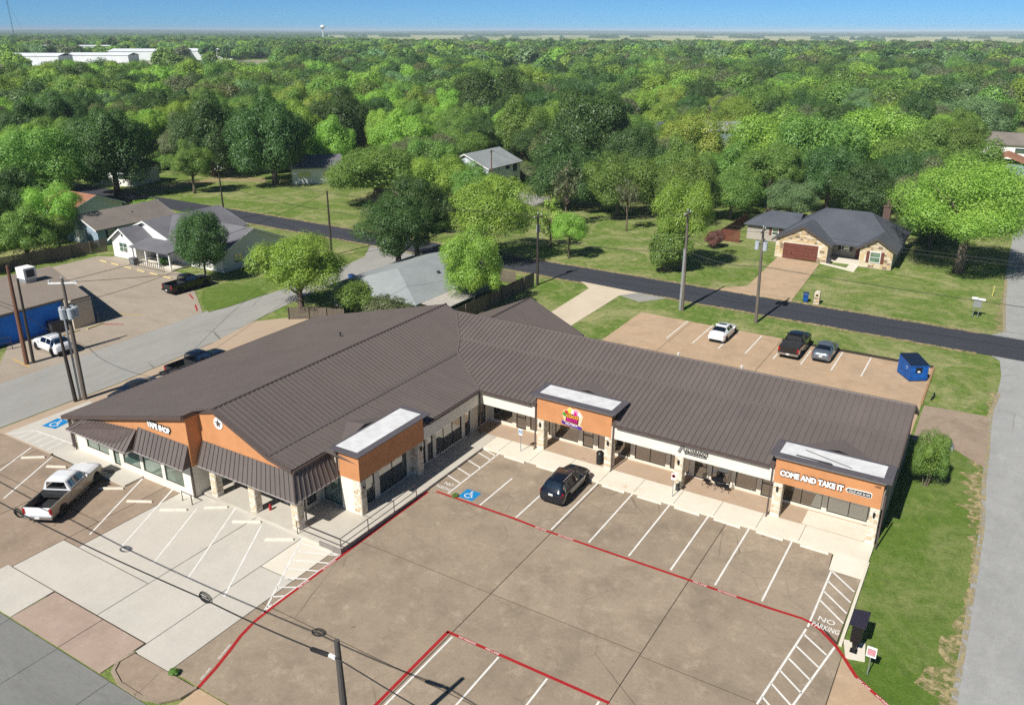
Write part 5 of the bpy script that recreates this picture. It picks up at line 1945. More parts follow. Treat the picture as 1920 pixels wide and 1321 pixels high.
window(Wh, -87.3, 'x', 71.5, 73.0, .9, 2.2, 1)
window(Wh, -87.3, 'x', 76.8, 78.0, .9, 2.2, 1)
m = MB()
m.lathe([(.08, 0), (.08, .4)], 8, (-99.5, 72.5, 3.9))
m.lathe([(.08, 0), (.08, .4)], 8, (-91.0, 72.8, 4.0))
part('vent_pipe', m, STEEL, Wh)
m = MB()
for k in range(18):
    m.box(-101.5 + .42 * k, -101.46 + .42 * k, 65.6, 65.64, 0, .95)
m.box(-101.5, -94.2, 65.59, 65.65, .92, .97)
part('porch_railing', m, BLACK, Wh)
ac2 = thing('air_conditioner', 'grey air conditioner in front of the white house gable', 'air conditioner', (-101.2, 66.2, 0))
m = MB()
m.box(-101.7, -100.7, 65.6, 66.4, 0, .95)
m.lathe([(.33, .951), (.33, 1.0), (.05, 1.02)], 12, (-101.2, 66.0, 0))
part('casing', m, mat_plain('ac_grey', srgb(120, 122, 124), .6), ac2)

# ---- neighbours on the west side
Hb = thing('blue_house', 'pale blue sided house with taupe shingle roof behind the west fence', 'house', (-118, 76, 0))
gable(Hb, -122.4, -114.3, 69.5, 82.6, 2.6, 4.3, 'y', SIDEB, SH_TN, .45)
for y in (71.2, 76.5, 79.5):
    window(Hb, -114.3, 'x', y, y + 1.1, 1.0, 2.2, 1, shutters=BLACK, cols=1)
m = MB()
m.box(-119.8, -117.2, 69.42, 69.49, .1, 2.1)
part('garage_door', m, WHITE, Hb)
m = MB()
m.lathe([(.07, 0), (.07, .45)], 8, (-116.4, 77, 3.4))
part('vent_pipe', m, GREYD, Hb)
Ho = thing('rust_roof_house', 'low house with rust coloured shingle roof and white gable at left', 'house', (-135, 80, 0))
gable(Ho, -143, -130.2, 75.2, 84.5, 2.6, 4.4, 'x', SIDEW, SH_OR, .5)
# ---- house with light grey roof right behind the shops
Hg = thing('grey_roof_house', 'low house with light grey hipped shingle roof behind the big brown roof', 'house', (-59, 74, 0))
m = MB()
m.box(-65.2, -53.2, 66.9, 81.6, 0, 2.45)
part('wall', m, BRICKG, Hg)
roof_poly([[(-52.6, 66.3, 2.45), (-52.6, 82.2, 2.45), (-59.3, 80.9, 4.3), (-59.3, 71.6, 4.3)], [(-65.8, 66.3, 2.45), (-52.6, 66.3, 2.45), (-59.3, 71.6, 4.3)], [(-65.8, 82.2, 2.45), (-65.8, 66.3, 2.45), (-59.3, 71.6, 4.3), (-59.3, 80.9, 4.3)], [(-52.6, 82.2, 2.45), (-65.8, 82.2, 2.45), (-59.3, 80.9, 4.3)]], SH_LG, Hg)
m = MB()
m.extr([(-52.6, 67.2, 2.42), (-49.6, 67.2, 2.2), (-49.6, 73.2, 2.2), (-52.6, 73.2, 2.42)], (0, 0, -.08))
part('patio_cover', m, mat_plain('patio_cover_pale', srgb(196, 188, 180, .85), .7, var=.1), Hg)
m = MB()
for y in (67.3, 73.1):
    m.box(-49.75, -49.65, y - .05, y + .05, 0, 2.15)
part('patio_post', m, WHITE, Hg)
for x, y in ((-56, 75), (-55.5, 79)):
    m = MB()
    m.box(x - .15, x + .15, y - .15, y + .15, 3.0, 3.65)
    part('roof_vent', m, GREYD, Hg)
# ---- two-storey house
H2 = thing('two_storey_house', 'two-storey white house with light grey roof among the trees', 'house', (-93, 140, 0))
gable(H2, -98.0, -87.4, 134.2, 146.2, 5.2, 7.5, 'y', mat_plain('siding_pale', srgb(214, 224, 232, .9), .8, var=.03), SH_LG, .45)
for y, z in ((143.4, 3.4), (143.4, .8)):
    window(H2, -87.4, 'x', y, y + 1.5, z, z + 1.5, 1, trim=BLACK, cols=2)
window(H2, -87.4, 'x', 140.6, 142.0, 4.2, 4.9, 1, trim=BLACK)
window(H2, 134.2, 'y', -92.6, -91.0, 3.4, 4.8, -1, trim=BLACK)
m = MB()
m.box(-87.38, -87.28, 137.9, 138.1, 0, 5.2)
part('downspout', m, SIDEB, H2)
# ---- blue commercial building at lower left
Hc = thing('blue_building', 'flat gravel roofed shop with bright blue wall at the left edge', 'building', (-91, 42, 0))
m = MB()
m.prism([(-98, 30), (-85.2, 30), (-85.0, 46.1), (-85.0, 49.0), (-98, 52.6)], 0, 3.1)
part('wall', m, mat_plain('paint_blue', srgb(24, 128, 236, .95), .7, var=.1, scale=.8), Hc)
m = MB()
m.prism([(-98.3, 29.7), (-84.8, 29.7), (-84.5, 46.3), (-83.3, 46.3), (-83.2, 48.3), (-98.3, 53.0)], 3.1, 3.28)
part('roof', m, mat_ground('roof_gravel', srgb(150, 138, 126, .85), srgb(138, 126, 116, .85), srgb(164, 152, 140, .85), .4, 3, 12, k2=.6, k3=.7, bstr=.6), Hc)
m = MB()
m.box(-84.95, -83.35, 46.15, 48.55, 0, 3.08)
part('wing_wall', m, mat_plain('siding_beige', srgb(206, 194, 176, .88), .8, var=.05), Hc)
m = MB()
m.box(-84.78, -84.65, 30, 46.1, 3.0, 3.12)
part('eave_trim', m, GREYD, Hc)
rt_ = thing('rooftop_unit', 'white air conditioning box on the gravel roof', 'air conditioner', (-93.9, 47.9, 3.28))
m = MB()
m.box(-94.6, -93.2, 47.2, 48.4, 3.28, 3.75)
part('base', m, STEEL, rt_)
m = MB()
m.box(-94.7, -93.1, 47.1, 48.5, 3.75, 5.0)
part('casing', m, WHITE, rt_)
m = MB()
m.box(-93.095, -93.06, 47.35, 48.25, 3.95, 4.8)
part('grille', m, GREYD, rt_)

# ---- fences: posts and boarded bays
def fence(name, label, pts, h, mat, bay=2.4, gap=.012, bw=.14):
    f = thing(name, label, 'fence', (pts[0][0], pts[0][1], 0))
    rs = random.Random(len(label))
    for a, b in zip(pts, pts[1:]):
        a, b = Vector((a[0], a[1], 0)), Vector((b[0], b[1], 0))
        L = (b - a).length
        n = max(1, round(L / bay))
        d = (b - a) / L
        nr = Vector((-d.y, d.x, 0))
        for k in range(n):
            p, q = a + d * (L * k / n), a + d * (L * (k + 1) / n)
            m = MB()
            m.hexa([p - d * .05 - nr * .05, p + d * .05 - nr * .05, p + d * .05 + nr * .05, p - d * .05 + nr * .05], [v + Vector((0, 0, h + .06)) for v in (p - d * .05 - nr * .05, p + d * .05 - nr * .05, p + d * .05 + nr * .05, p - d * .05 + nr * .05)])
            part('post', m, mat, f)
            m = MB()
            l = (q - p).length
            nb = int(l / bw)
            for j in range(nb):
                u0, u1 = p + d * (l * j / nb + gap), p + d * (l * (j + 1) / nb - gap)
                hh = h + rs.uniform(-.05, .03)
                of = nr * (.06 + rs.uniform(0, .012))
                m.hexa([u0 + of, u1 + of, u1 + of + nr * .02, u0 + of + nr * .02], [v + Vector((0, 0, hh)) for v in (u0 + of, u1 + of, u1 + of + nr * .02, u0 + of + nr * .02)])
            part('boarded_bay', m, mat, f, kind='stuff')
    return f


fence('board_fence', 'weathered grey board fence behind the west lot', [(-116, 42), (-113.2, 54.3), (-112.5, 58.2), (-112.0, 64), (-111.0, 68.6)], 1.85, FENCE)
fence('board_fence', 'grey board fence beside the grey roofed house and lawn', [(-49.2, 68.2), (-49.2, 86.0)], 1.85, FENCE)
fence('board_fence', 'short broken board fence under the sycamore', [(-66.2, 60.6), (-64.4, 61.9), (-60.5, 63.4)], 1.4, FENCE)
fence('board_fence', 'dark fence boards along the grey roofed house by the corner', [(-66.0, 82.6), (-60, 84.6), (-52, 86.0)], 1.5, FENCE)
fence('garden_fence', 'red brown board fence at the west side of the stone house', [(-37.0, 136), (-37.0, 122.3), (-34.1, 122.3)], 1.8, FENCER)

# ---- far buildings that show above the trees
WARE = mat_plain('warehouse_white', srgb(232, 236, 240, .92), .6, var=.03, scale=.1)
def far_building(label, x, y, w, d, h, rot, mat=WARE, roof=None, rh=1.5, windows=0, cat='building', name='warehouse'):
    t = thing(name, label, cat, (x, y, 0), rot)
    m = MB()
    m.box(-w / 2, w / 2, -d / 2, d / 2, 0, h)
    m.build('wall', mat, t, local=True)
    m = MB()
    for s in (-1, 1):
        m.extr([(-w / 2 - .5, 0, h + rh), (w / 2 + .5, 0, h + rh), (w / 2 + .5, s * (d / 2 + .5), h), (-w / 2 - .5, s * (d / 2 + .5), h)], (0, 0, .25))
    m.build('roof', roof or WARE, t, local=True)
    for k in range(windows):
        m = MB()
        a = -w / 2 + (k + .5) * w / windows
        m.box(a - w / windows * .25, a + w / windows * .25, -d / 2 - .06, -d / 2 - .01, h * .45, h * .8)
        m.build('window', WINGL, t, local=True)
    return t


CLEAR = [(-95, 139, 9), (-20, 124, 16), (-59, 74, 12), (-118, 76, 10), (-136, 80, 11)]
for args in (('white warehouse with blue door in the distance at left', -745, 430, 46, 24, 9, R_(31), None, None, 2.0, 0),
             ('long pale school block with row of windows far off', -930, 585, 78, 16, 13, R_(31), None, None, .8, 9),
             ('low white factory roof left of the tan shed', -818, 588, 66, 30, 9, R_(31), None, None, 2.2, 0),
             ('second white factory shed in front of the school block', -790, 520, 60, 24, 7, R_(31), None, None, 2.0, 0),
             ('white metal warehouse farthest right of the distant factory group', -775, 640, 50, 30, 9, R_(36), None, None, 2.2, 0)):
    a_ = list(args)
    far_building(a_[0], a_[1], a_[2], a_[3], a_[4], a_[5], a_[6], WARE, WARE, a_[9], a_[10])
    CLEAR.append((a_[1], a_[2], a_[3] * .62))
far_building('tan shed between the distant white factories', -790, 612, 18, 14, 9.5, R_(33), mat_plain('shed_tan', srgb(226, 196, 140, .9), .7), None, 1.0)
CLEAR.append((-745, 592, 14))
for k_, (x_, y_, l__) in enumerate(((-1000, 690, 'leftmost'), (-960, 700, 'second from left'), (-930, 715, 'in the middle'), (-905, 740, 'second from right'), (-870, 745, 'rightmost'))):
    far_building(f'small grey roofed house in the far row behind the factories, {l__}', x_, y_, 20, 13, 7, R_(20 + 9 * k_), mat_plain('far_brick', srgb(176, 150, 134, .85), .8), SH_GR, 5, 3, 'house', 'distant_house')
    CLEAR.append((x_, y_, 12))
far_building('long low building with white metal roof among the left trees', -262, 196, 24, 9, 4.6, R_(40), WARE, WARE, 1.2)
CLEAR.append((-262, 196, 15))
far_building('grey roofed house by the east road at the right edge', -3.0, 250, 12, 10, 3.4, R_(0), SIDEW, SH_TN, 2.4, 2, 'house', 'distant_house')
far_building('white and brick house nearer along the east road', -2.5, 214, 9, 8, 3.2, R_(90), SIDEB, SH_OR, 1.6, 2, 'house', 'distant_house')
CLEAR += [(-3, 250, 11), (-2.5, 214, 10)]
far_building('dark roofed shed showing between the central trees', -86, 209, 11, 8, 6.0, R_(10), mat_plain('shed_dark', srgb(120, 108, 100, .8), .8), SH_CH, 1.6, 0, 'shed', 'wooden_shed')
far_building('pale grey shed roof showing between the yellow green trees', -67, 213, 9, 9, 6.5, R_(30), SIDEB, SH_LG, 1.8, 0, 'shed', 'wooden_shed')
CLEAR += [(-86, 209, 9), (-67, 213, 8)]
for l__, x_, y_, r_ in (('grey roofed house hidden in the trees behind the rust roof', -160, 106, .3), ('little white roof glimpsed through trees across the road', -128, 129, .8)):
    far_building(l__, x_, y_, 10, 8, 3.2, r_, SIDEW, SH_GR, 2.0, 2, 'house', 'distant_house')
    CLEAR.append((x_, y_, 9))
# water tower
wt = thing('water_tower', 'white water tower standing on the horizon', 'water tower', (-2207, 2317, 0))
m = MB()
m.lathe([(3.0, 0), (2.2, 6), (1.9, 30), (3.0, 34)], 14, (0, 0, 0))
m.build('shaft', WARE, wt, smooth=True, local=True)
m = MB()
m.lathe([(3, 33.5), (7.5, 37), (8.8, 41), (7.5, 45), (3, 47.6), (.3, 48)], 18, (0, 0, 0))
m.build('tank', WARE, wt, smooth=True, local=True)
rm = thing('radio_mast', 'thin lattice radio mast at far left', 'mast', (-394, 218, 0))
m = MB()
for a in range(3):
    m.tube([(.3 * math.cos(a * 2.09), .3 * math.sin(a * 2.09), 0), (.2 * math.cos(a * 2.09), .2 * math.sin(a * 2.09), 48)], .04, 4)
for z in range(0, 48, 2):
    r_ = .3 - .1 * z / 48
    for a in range(3):
        m.tube([(r_ * math.cos(a * 2.09), r_ * math.sin(a * 2.09), z), (r_ * math.cos((a + 1) * 2.09), r_ * math.sin((a + 1) * 2.09), z + 2)], .02, 3)
m.build('lattice', GREYD, rm, local=True)
m = MB()
for a in (0, 2.09, 4.19):
    m.tube([(0, 0, 42), (25 * math.cos(a), 25 * math.sin(a), 0)], .015, 3)
m.build('guy_wire', GREYD, rm, local=True)

# ------------------------------------------------------------------ woods
CAMXY = np.array([0.0, 0.0])
def in_view(x, y, pad=7):
    a = math.degrees(math.atan2(y, x))
    return 121.4 - 34 - pad < a < 121.4 + 34 + pad


YB = [(-3000, 104), (-160, 104), (-156, 118), (-145, 124), (-126, 124), (-112, 130), (-100, 134), (-84, 150), (-72, 136), (-48, 130), (-38, 140), (-34, 136), (-10, 136), (0, 126), (12, 104), (600, 104)]
def woods_ok(x, y):
    if x > -6 and x < 14 and y < 330: return False
    if -165 < x < -122 and 100 < y < 122: return False
    k = False
    if y > 112:
        for a, b in zip(YB, YB[1:]):
            if a[0] <= x < b[0]:
                k = y > a[1] + (b[1] - a[1]) * (x - a[0]) / (b[0] - a[0])
    elif x < -126 and 44 < y < 91: k = True
    elif x < -170 and y > 102: k = True
    if not k: return False
    for cx, cy, r in CLEAR:
        d2 = (x - cx) ** 2 + (y - cy) ** 2
        if d2 < r * r: return False
        L = math.hypot(cx, cy)
        if 200 < L < 500:                             # open yards on the town side of the far buildings
            ux, uy = cx / L, cy / L
            s = (cx - x) * ux + (cy - y) * uy
            w = abs((x - cx) * uy - (y - cy) * ux)
            if 0 < s < r + 14 and w < r * .9: return False
    for cx, cy, r in FIXED:
        if (x - cx) ** 2 + (y - cy) ** 2 < (r * .95 + 2.2) ** 2: return False
    return True


pts = []
g_ = np.random.default_rng(77)
y = 44.0
while y < 2100:
    step = 11.0 if y < 330 else (15.0 if y < 800 else 16.5)
    x = -2300.0
    while x < 340:
        px_, py_ = x + g_.uniform(-.42, .42) * step, y + g_.uniform(-.42, .42) * step
        x += step
        d = math.hypot(px_, py_)
        if not in_view(px_, py_): continue
        az_ = math.degrees(math.atan2(py_, px_))
        if d > (1500 if az_ < 128 else 1500 + (az_ - 128) * 50): continue
        if 136.5 < az_ < 156 and 500 < d < 1010 and g_.random() < (.988 if d < 900 else .85): continue      # the town's open lots
        # clearings in the woods, wider far away
        if d > 330:
            nz = math.sin(px_ * .011 + 1.3) * math.sin(py_ * .009 + .4) + .5 * math.sin(px_ * .027 + py_ * .019)
            if nz > 1.02: continue
        if woods_ok(px_, py_):
            pts.append((d, px_, py_))
    y += step * .92
pts.sort()
KW = 'MMMMMMMMDDDDDDDBBBBBOOYTP'
def zone(x, y):
    if y < 95: return 'west of the rust roofed house'
    if x > -48: return 'behind the stone house'
    if x > -122: return 'behind the two-storey white house'
    return 'beyond the far end of the asphalt road'


N_SINGLE = 250
for i, (d, x, y) in enumerate(pts[:N_SINGLE]):
    cl = math.sin(x * .05 + 2) + math.sin(y * .043)
    k = KW[int(g_.integers(len(KW)))]
    if cl > .9 and g_.random() < .4: k = 'B'
    if cl < -.9 and g_.random() < .4: k = 'D'
    R = g_.uniform(4.6, 7.4)
    zc = g_.uniform(4.6, 9.6)
    z_ = zone(x, y)
    tree(f'{LOOK[k]} tree in woods {z_}', x, y, zc, R, R * g_.uniform(.78, 1.08), k, shape=CR[int(g_.integers(len(CR)))], group=f'{LOOK[k]} trees in the woods {z_}')


# the rest of the canopy: one mass of trees, too many to count
def proto_coll(name, shapes, kinds):
    c = bpy.data.collections.new(name)
    for i, k in enumerate(kinds):
        o = bpy.data.objects.new('canopy_tree', shapes[i % len(shapes)])
        set_mat(o, LEAF[k])
        c.objects.link(o)
    return c


def canopy(name, P, coll, size, label):
    me = bpy.data.meshes.new(name)
    me.from_pydata([(p[1], p[2], g_.uniform(4.2, 8.6)) for p in P], [], [])
    n = len(P)
    sc_ = me.attributes.new('tree_scale', 'FLOAT_VECTOR', 'POINT')
    s = g_.uniform(size[0], size[1], n)
    sv = np.stack([s, s, s * g_.uniform(.75, 1.08, n)], 1).astype(np.float32)
    sc_.data.foreach_set('vector', sv.ravel())
    rt = me.attributes.new('tree_rot', 'FLOAT_VECTOR', 'POINT')
    rv = np.stack([np.zeros(n), np.zeros(n), g_.uniform(0, 6.28, n)], 1).astype(np.float32)
    rt.data.foreach_set('vector', rv.ravel())
    ix = me.attributes.new('tree_kind', 'INT', 'POINT')
    ix.data.foreach_set('value', g_.integers(0, len(coll.objects), n).astype(np.int32))
    o = bpy.data.objects.new(name, me)
    COL.objects.link(o)
    tag(o, label, 'trees', None, 'stuff')
    ng = bpy.data.node_groups.new(name + '_nodes', 'GeometryNodeTree')
    ng.interface.new_socket('Geometry', in_out='INPUT', socket_type='NodeSocketGeometry')
    ng.interface.new_socket('Geometry', in_out='OUTPUT', socket_type='NodeSocketGeometry')
    N = ng.nodes
    gi, go = N.new('NodeGroupInput'), N.new('NodeGroupOutput')
    ci = N.new('GeometryNodeCollectionInfo')
    ci.inputs['Collection'].default_value = coll
    ci.inputs['Separate Children'].default_value = True
    ci.inputs['Reset Children'].default_value = True
    ip = N.new('GeometryNodeInstanceOnPoints')
    ip.inputs['Pick Instance'].default_value = True
    def attr(nm, ty):
        a = N.new('GeometryNodeInputNamedAttribute')
        a.data_type = ty
        a.inputs['Name'].default_value = nm
        return [q for q in a.outputs if q.enabled][0]
    L = ng.links
    L.new(gi.outputs[0], ip.inputs['Points'])
    L.new(ci.outputs[0], ip.inputs['Instance'])
    L.new(attr('tree_kind', 'INT'), ip.inputs['Instance Index'])
    L.new(attr('tree_rot', 'FLOAT_VECTOR'), ip.inputs['Rotation'])
    L.new(attr('tree_scale', 'FLOAT_VECTOR'), ip.inputs['Scale'])
    L.new(ip.outputs[0], go.inputs[0])
    md = o.modifiers.new('trees', 'NODES')
    md.node_group = ng
    return o


rest = pts[N_SINGLE:]
kinds = list('MMMMMDDDDDBBBOTPMD')
canopy('woodland', [p for p in rest if p[0] < 620], proto_coll('woodland_kinds', CMID, kinds), (6.0, 9.6), 'dense green woodland filling the middle distance')
canopy('distant_woodland', [p for p in rest if p[0] >= 620], proto_coll('distant_kinds', CFAR, kinds), (7.2, 11.5), 'distant green woodland stretching towards the horizon')

# undergrowth along the edge of the woods
PU = []
for d, x, y in [(math.hypot(a, b), a, b) for a, b in ((g_.uniform(-240, 0), g_.uniform(100, 215)) for _ in range(2600))]:
    if in_view(x, y) and woods_ok(x, y): PU.append((d, x, y))
ug = canopy('undergrowth', PU, proto_coll('undergrowth_kinds', CBUSH, list('MDMDBOTM')), (1.4, 3.0), 'dark leafy undergrowth filling the edge of the woods')
for v_ in ug.data.vertices: v_.co.z = g_.uniform(.6, 1.8)
# open paved ground of the far town
m = MB()
m.poly([(math.cos(R_(a)) * r, math.sin(R_(a)) * r, -.03) for a, r in ((136.5, 520), (136.5, 960), (155, 1000), (155, 520))][::-1])
struct('town_ground', m, mat_ground('town_ground', srgb(184, 174, 150, .85), srgb(140, 146, 100, .85), srgb(196, 190, 176, .85), .012, .05, .5))
# far country: bands of woods and pale fields out to the horizon
t_ = NT('far_woods')
_p = t_.pos()
_n1 = t_.noise(_p, .02, 5, .7)
t_.bsdf(t_.mix(t_.ramp(_n1, .3, .7), (.035, .075, .025, 1), (.085, .13, .04, 1)), .95, 0, .05)
FARW = t_.m
t_ = NT('far_field')
_p = t_.pos((1, .4, 1))
t_.bsdf(t_.mix(t_.ramp(t_.noise(_p, .0012, 5, .6), .35, .65), srgb(196, 190, 140, .85), srgb(150, 160, 96, .85)), .95, 0, .05)
FARF = t_.m
m = MB()
rows_ = []
rad = [1700 * 1.055 ** k for k in range(47)]
ang = [R_(121.4 - 42 + 84 * k / 700) for k in range(701)]
def fh(r, a):
    x, y = r * math.cos(a), r * math.sin(a)
    w = math.sin(r * .0031 + 3 * math.sin(a * 9)) + .7 * math.sin(a * 47 + r * .0011) + .6 * math.sin(a * 113 - r * .0023)
    gap = r < 6000
    if gap and a < R_(121.4 + 12) and w > -1.15: return -3
    if r < 3000 and a < R_(121.4 + 12): return -3
    if not gap and w > 1.55 and r < 9000: return -3
    if r > 9000: return 14 + 6 * math.sin(a * 160 + r) + 16 * (r - 9000) / 11000 + 8 * math.sin(a * 13)
    return 9 + 4 * math.sin(a * 380 + r * 1.3) + 2.5 * math.sin(a * 900 + r * .7)
for r in rad:
    for a in ang:
        m.v.append((r * math.cos(a), r * math.sin(a), fh(r, a)))
na = len(ang)
for i in range(len(rad) - 1):
    for j in range(na - 1):
        q = (i * na + j, (i + 1) * na + j, (i + 1) * na + j + 1, i * na + j + 1)
        if max(m.v[k][2] for k in q) > -1:
            m.f.append(q)
fw = m.build('horizon_woodland', FARW, kind='stuff')
tag(fw, 'blue green belts of woods on the far horizon', 'trees')
m = MB()
for i in range(20):
    r0, r1 = 1450 * 1.1 ** i, 1450 * 1.1 ** (i + 1)
    for j in range(60):
        a0, a1 = R_(121.4 - 42 + 84 * j / 60), R_(121.4 - 42 + 84 * (j + 1) / 60)
        m.poly([(r0 * math.cos(a0), r0 * math.sin(a0), -.02), (r1 * math.cos(a0), r1 * math.sin(a0), -.02), (r1 * math.cos(a1), r1 * math.sin(a1), -.02), (r0 * math.cos(a1), r0 * math.sin(a1), -.02)][::-1])
struct('distant_field', m, FARF)

# the air between: an even, thin haze
t_ = NT('haze_air')
_v = t_.n('ShaderNodeVolumePrincipled')
_v.inputs['Color'].default_value = (.66, .82, .97, 1)
_v.inputs['Density'].default_value = 1.15e-4
_v.inputs['Anisotropy'].default_value = -.25
t_.l(_v.outputs[0], t_.out.inputs['Volume'])
t_.m.volume_intersection_method if hasattr(t_.m, 'volume_intersection_method') else None
m = MB()
m.box(-25500, 25500, -2900, 29500, -1.2, 50.5)
hz = m.build('haze', t_.m, kind='stuff')
tag(hz, 'thin pale summer haze over the whole landscape', 'haze')

# ------------------------------------------------------------------ vehicles
def car_paint(name, col, rough=.25, metal=.0):
    t = NT(name)
    n1 = t.noise(t.pos(), 3, 4, .6)
    c = t.mix(t.ramp(n1, .3, .8, 0, .15), col, tuple(x * .6 + .03 for x in col[:3]) + (1,))
    b = t.bsdf(c, rough, metal, .5)
    b.inputs['Coat Weight'].default_value = .6
    b.inputs['Coat Roughness'].default_value = .08
    MATS[name] = t.m
    return t.m


TYRE = mat_plain('tyre_rubber', srgb(28, 28, 29), .9, var=.15)
RIM = mat_plain('rim_alloy', srgb(170, 172, 176, .9), .3, .8, var=.05)
RIMD = mat_plain('rim_dark', srgb(50, 52, 56), .35, .6, var=.05)
TAIL = mat_plain('tail_light_red', srgb(150, 20, 24), .25, var=.05)
HEAD = mat_plain('head_light', srgb(222, 226, 230, .9), .15, var=.05)
PLAST = mat_plain('plastic_black', srgb(32, 33, 35), .65, var=.1)
CHROME = mat_plain('chrome', srgb(206, 208, 212, .9), .15, .9, var=.05)
PLATE = mat_plain('number_plate', srgb(230, 230, 226, .9), .5, var=.03)
BEDL = mat_plain('bed_liner', srgb(44, 45, 47), .8, var=.15)


def interp(keys, t, j):
    for a, b in zip(keys, keys[1:]):
        if a[0] <= t <= b[0]:
            f = 0 if b[0] == a[0] else (t - a[0]) / (b[0] - a[0])
            return a[j] + (b[j] - a[j]) * f
    return keys[-1][j]


class Car:
    """body surface S(t, s): t from tail (0) to nose (1), s across from sill to centre line"""

    def __init__(self, L, keys, wheels, wr, zsill=.28, arch=.07):
        self.L, self.keys, self.wheels, self.wr, self.zs, self.arch = L, keys, wheels, wr, zsill, arch

    def sec(self, t):
        # keys: t, belt, halfwidth, top, top halfwidth
        belt, hw, top, thw = (interp(self.keys, t, j) for j in (1, 2, 3, 4))
        y = (t - .5) * self.L
        zb = self.zs
        for w in self.wheels:
            r = self.wr + self.arch
            d = abs(y - w)
            if d < r: zb = max(zb, self.wr + math.sqrt(max(0, r * r - d * d)))
        if t < .02 or t > .98: zb = max(zb, self.zs + .06)
        zb = min(zb, belt - .12)
        zm = zb + (belt - zb) * .5
        return y, [(hw - .07, zb), (hw - .015, zb + min(.06, (belt - zb) * .2)), (hw, zm), (hw - .005, belt - .05), (hw - .05, belt),
                   (thw, top - .07), (thw - .06, top - .015), (thw * .55, top + .015), (0, top + .022)]

    def P(self, t, s, side=1, off=0.0):
        y, q = self.sec(t)
        k = min(int(s), len(q) - 2)
        f = s - k
        x = q[k][0] + (q[k + 1][0] - q[k][0]) * f
        z = q[k][1] + (q[k + 1][1] - q[k][1]) * f
        p = Vector((side * x, y, z))
        if off:
            e = .01
            a = self.P(min(1, t + e), s, side) - self.P(max(0, t - e), s, side)
            b = self.P(t, min(8, s + .08), side) - self.P(t, max(0, s - .08), side)
            n = a.cross(b) * (1 if side < 0 else -1)
            if n.length > 1e-9:
                n.normalize()
                c = Vector((0, y, .7))
                if n.dot(p - c) < 0: n = -n
                p += n * off
        return p

    def patch(self, ts, ss, side, off=0.0):
        mb = MB()
        idx = {}
        for i, t in enumerate(ts):
            for j, s in enumerate(ss):
                idx[i, j] = len(mb.v)
                mb.v.append(tuple(self.P(t, s, side, off)))
        for i in range(len(ts) - 1):
            for j in range(len(ss) - 1):
                q = (idx[i, j], idx[i + 1, j], idx[i + 1, j + 1], idx[i, j + 1])
                mb.f.append(q if side < 0 else q[::-1])
        return mb

    def shell(self):
        ts = set(k[0] for k in self.keys)
        for k in range(61): ts.add(k / 60)
        for w in self.wheels:
            for a in range(13):
                ts.add(min(1, max(0, .5 + (w + (self.wr + self.arch) * math.cos(PI * a / 12)) / self.L)))
        ts = sorted(ts)
        ss = list(range(9))
        mb = MB()
        n = len(ss)
        for t in ts:
            for s in ss: mb.v.append(tuple(self.P(t, s, -1)))
            for s in ss[-2::-1]: mb.v.append(tuple(self.P(t, s, 1)))
        w = 2 * n - 1
        for i in range(len(ts) - 1):
            for j in range(w - 1):
                a = i * w + j
                mb.f.append((a, a + 1, a + w + 1, a + w))
        mb.f.append(tuple(range(w - 1, -1, -1)))
        e = (len(ts) - 1) * w
        mb.f.append(tuple(range(e, e + w)))
        return mb


def lin(a, b, n):
    return [a + (b - a) * k / (n - 1) for k in range(n)]


def wheel(t, x, y, r, rimm, w=.23):
    m = MB()
    s = 1 if x > 0 else -1
    m.lathe([(r * .62, -w / 2), (r * .94, -w / 2), (r, -w / 2 + .03), (r, w / 2 - .03), (r * .94, w / 2), (r * .62, w / 2)], 22, (x, y, r), 'x')
    wh = m.build('wheel', TYRE, t, smooth=True, local=True)
    m = MB()
    m.lathe([(r * .64, s * w * .1), (r * .64, s * (w / 2 - .005)), (r * .58, s * (w / 2 - .01)), (r * .55, s * w * .3), (r * .01, s * w * .3)] if s > 0 else [(r * .01, s * w * .3), (r * .55, s * w * .3), (r * .58, s * (w / 2 - .01)), (r * .64, s * (w / 2 - .005)), (r * .64, s * w * .1)], 22, (x, y, r), 'x')
    for k in range(5):
        a = 2 * PI * k / 5
        d = Vector((0, math.cos(a), math.sin(a)))
        u = Vector((0, -math.sin(a), math.cos(a)))
        c = Vector((x + s * w * .32, y, r))
        q = [c + d * r * .08 - u * r * .08, c + d * r * .56 - u * r * .09, c + d * r * .56 + u * r * .09, c + d * r * .08 + u * r * .08]
        m.hexa([v for v in q], [v + Vector((s * w * .14, 0, 0)) for v in q])
    m.build('rim', rimm, wh, local=True)


def finish(t, C, paint, rimm, mirrors=(.66, 4.2), plates=True):
    hw = max(k[2] for k in C.keys)
    for y in C.wheels:
        for s in (-1, 1):
            wheel(t, s * (hw - .13), y, C.wr, rimm)
    m = MB()
    m.box(-hw + .2, hw - .2, -C.L * .47, C.L * .47, .2, .62)
    m.build('underbody', PLAST, t, local=True)
    for s in (-1, 1):
        p = C.P(mirrors[0], mirrors[1], s)
        m = MB()
        m.hexa([p + Vector((s * a, b, c)) for a, b, c in ((0, -.05, -.05), (.2, -.05, -.05), (.18, .08, -.05), (0, .08, -.05))], [p + Vector((s * a, b, c)) for a, b, c in ((0, -.05, .08), (.19, -.05, .1), (.17, .07, .1), (0, .06, .08))])
        m.build('mirror', paint, t, local=True)


def lamp(t, C, ts, ss, mat, name, off=.006):
    for s in (-1, 1):
        C.patch(ts, ss, s, off).build(name, mat, t, smooth=True, local=True)


def endlamp(t, y, x0, x1, z0, z1, mat, name, d=.02):
    for s in (-1, 1):
        m = MB()
        m.box(s * x0, s * x1, y - d, y + d, z0, z1)
        m.build(name, mat, t, local=True)


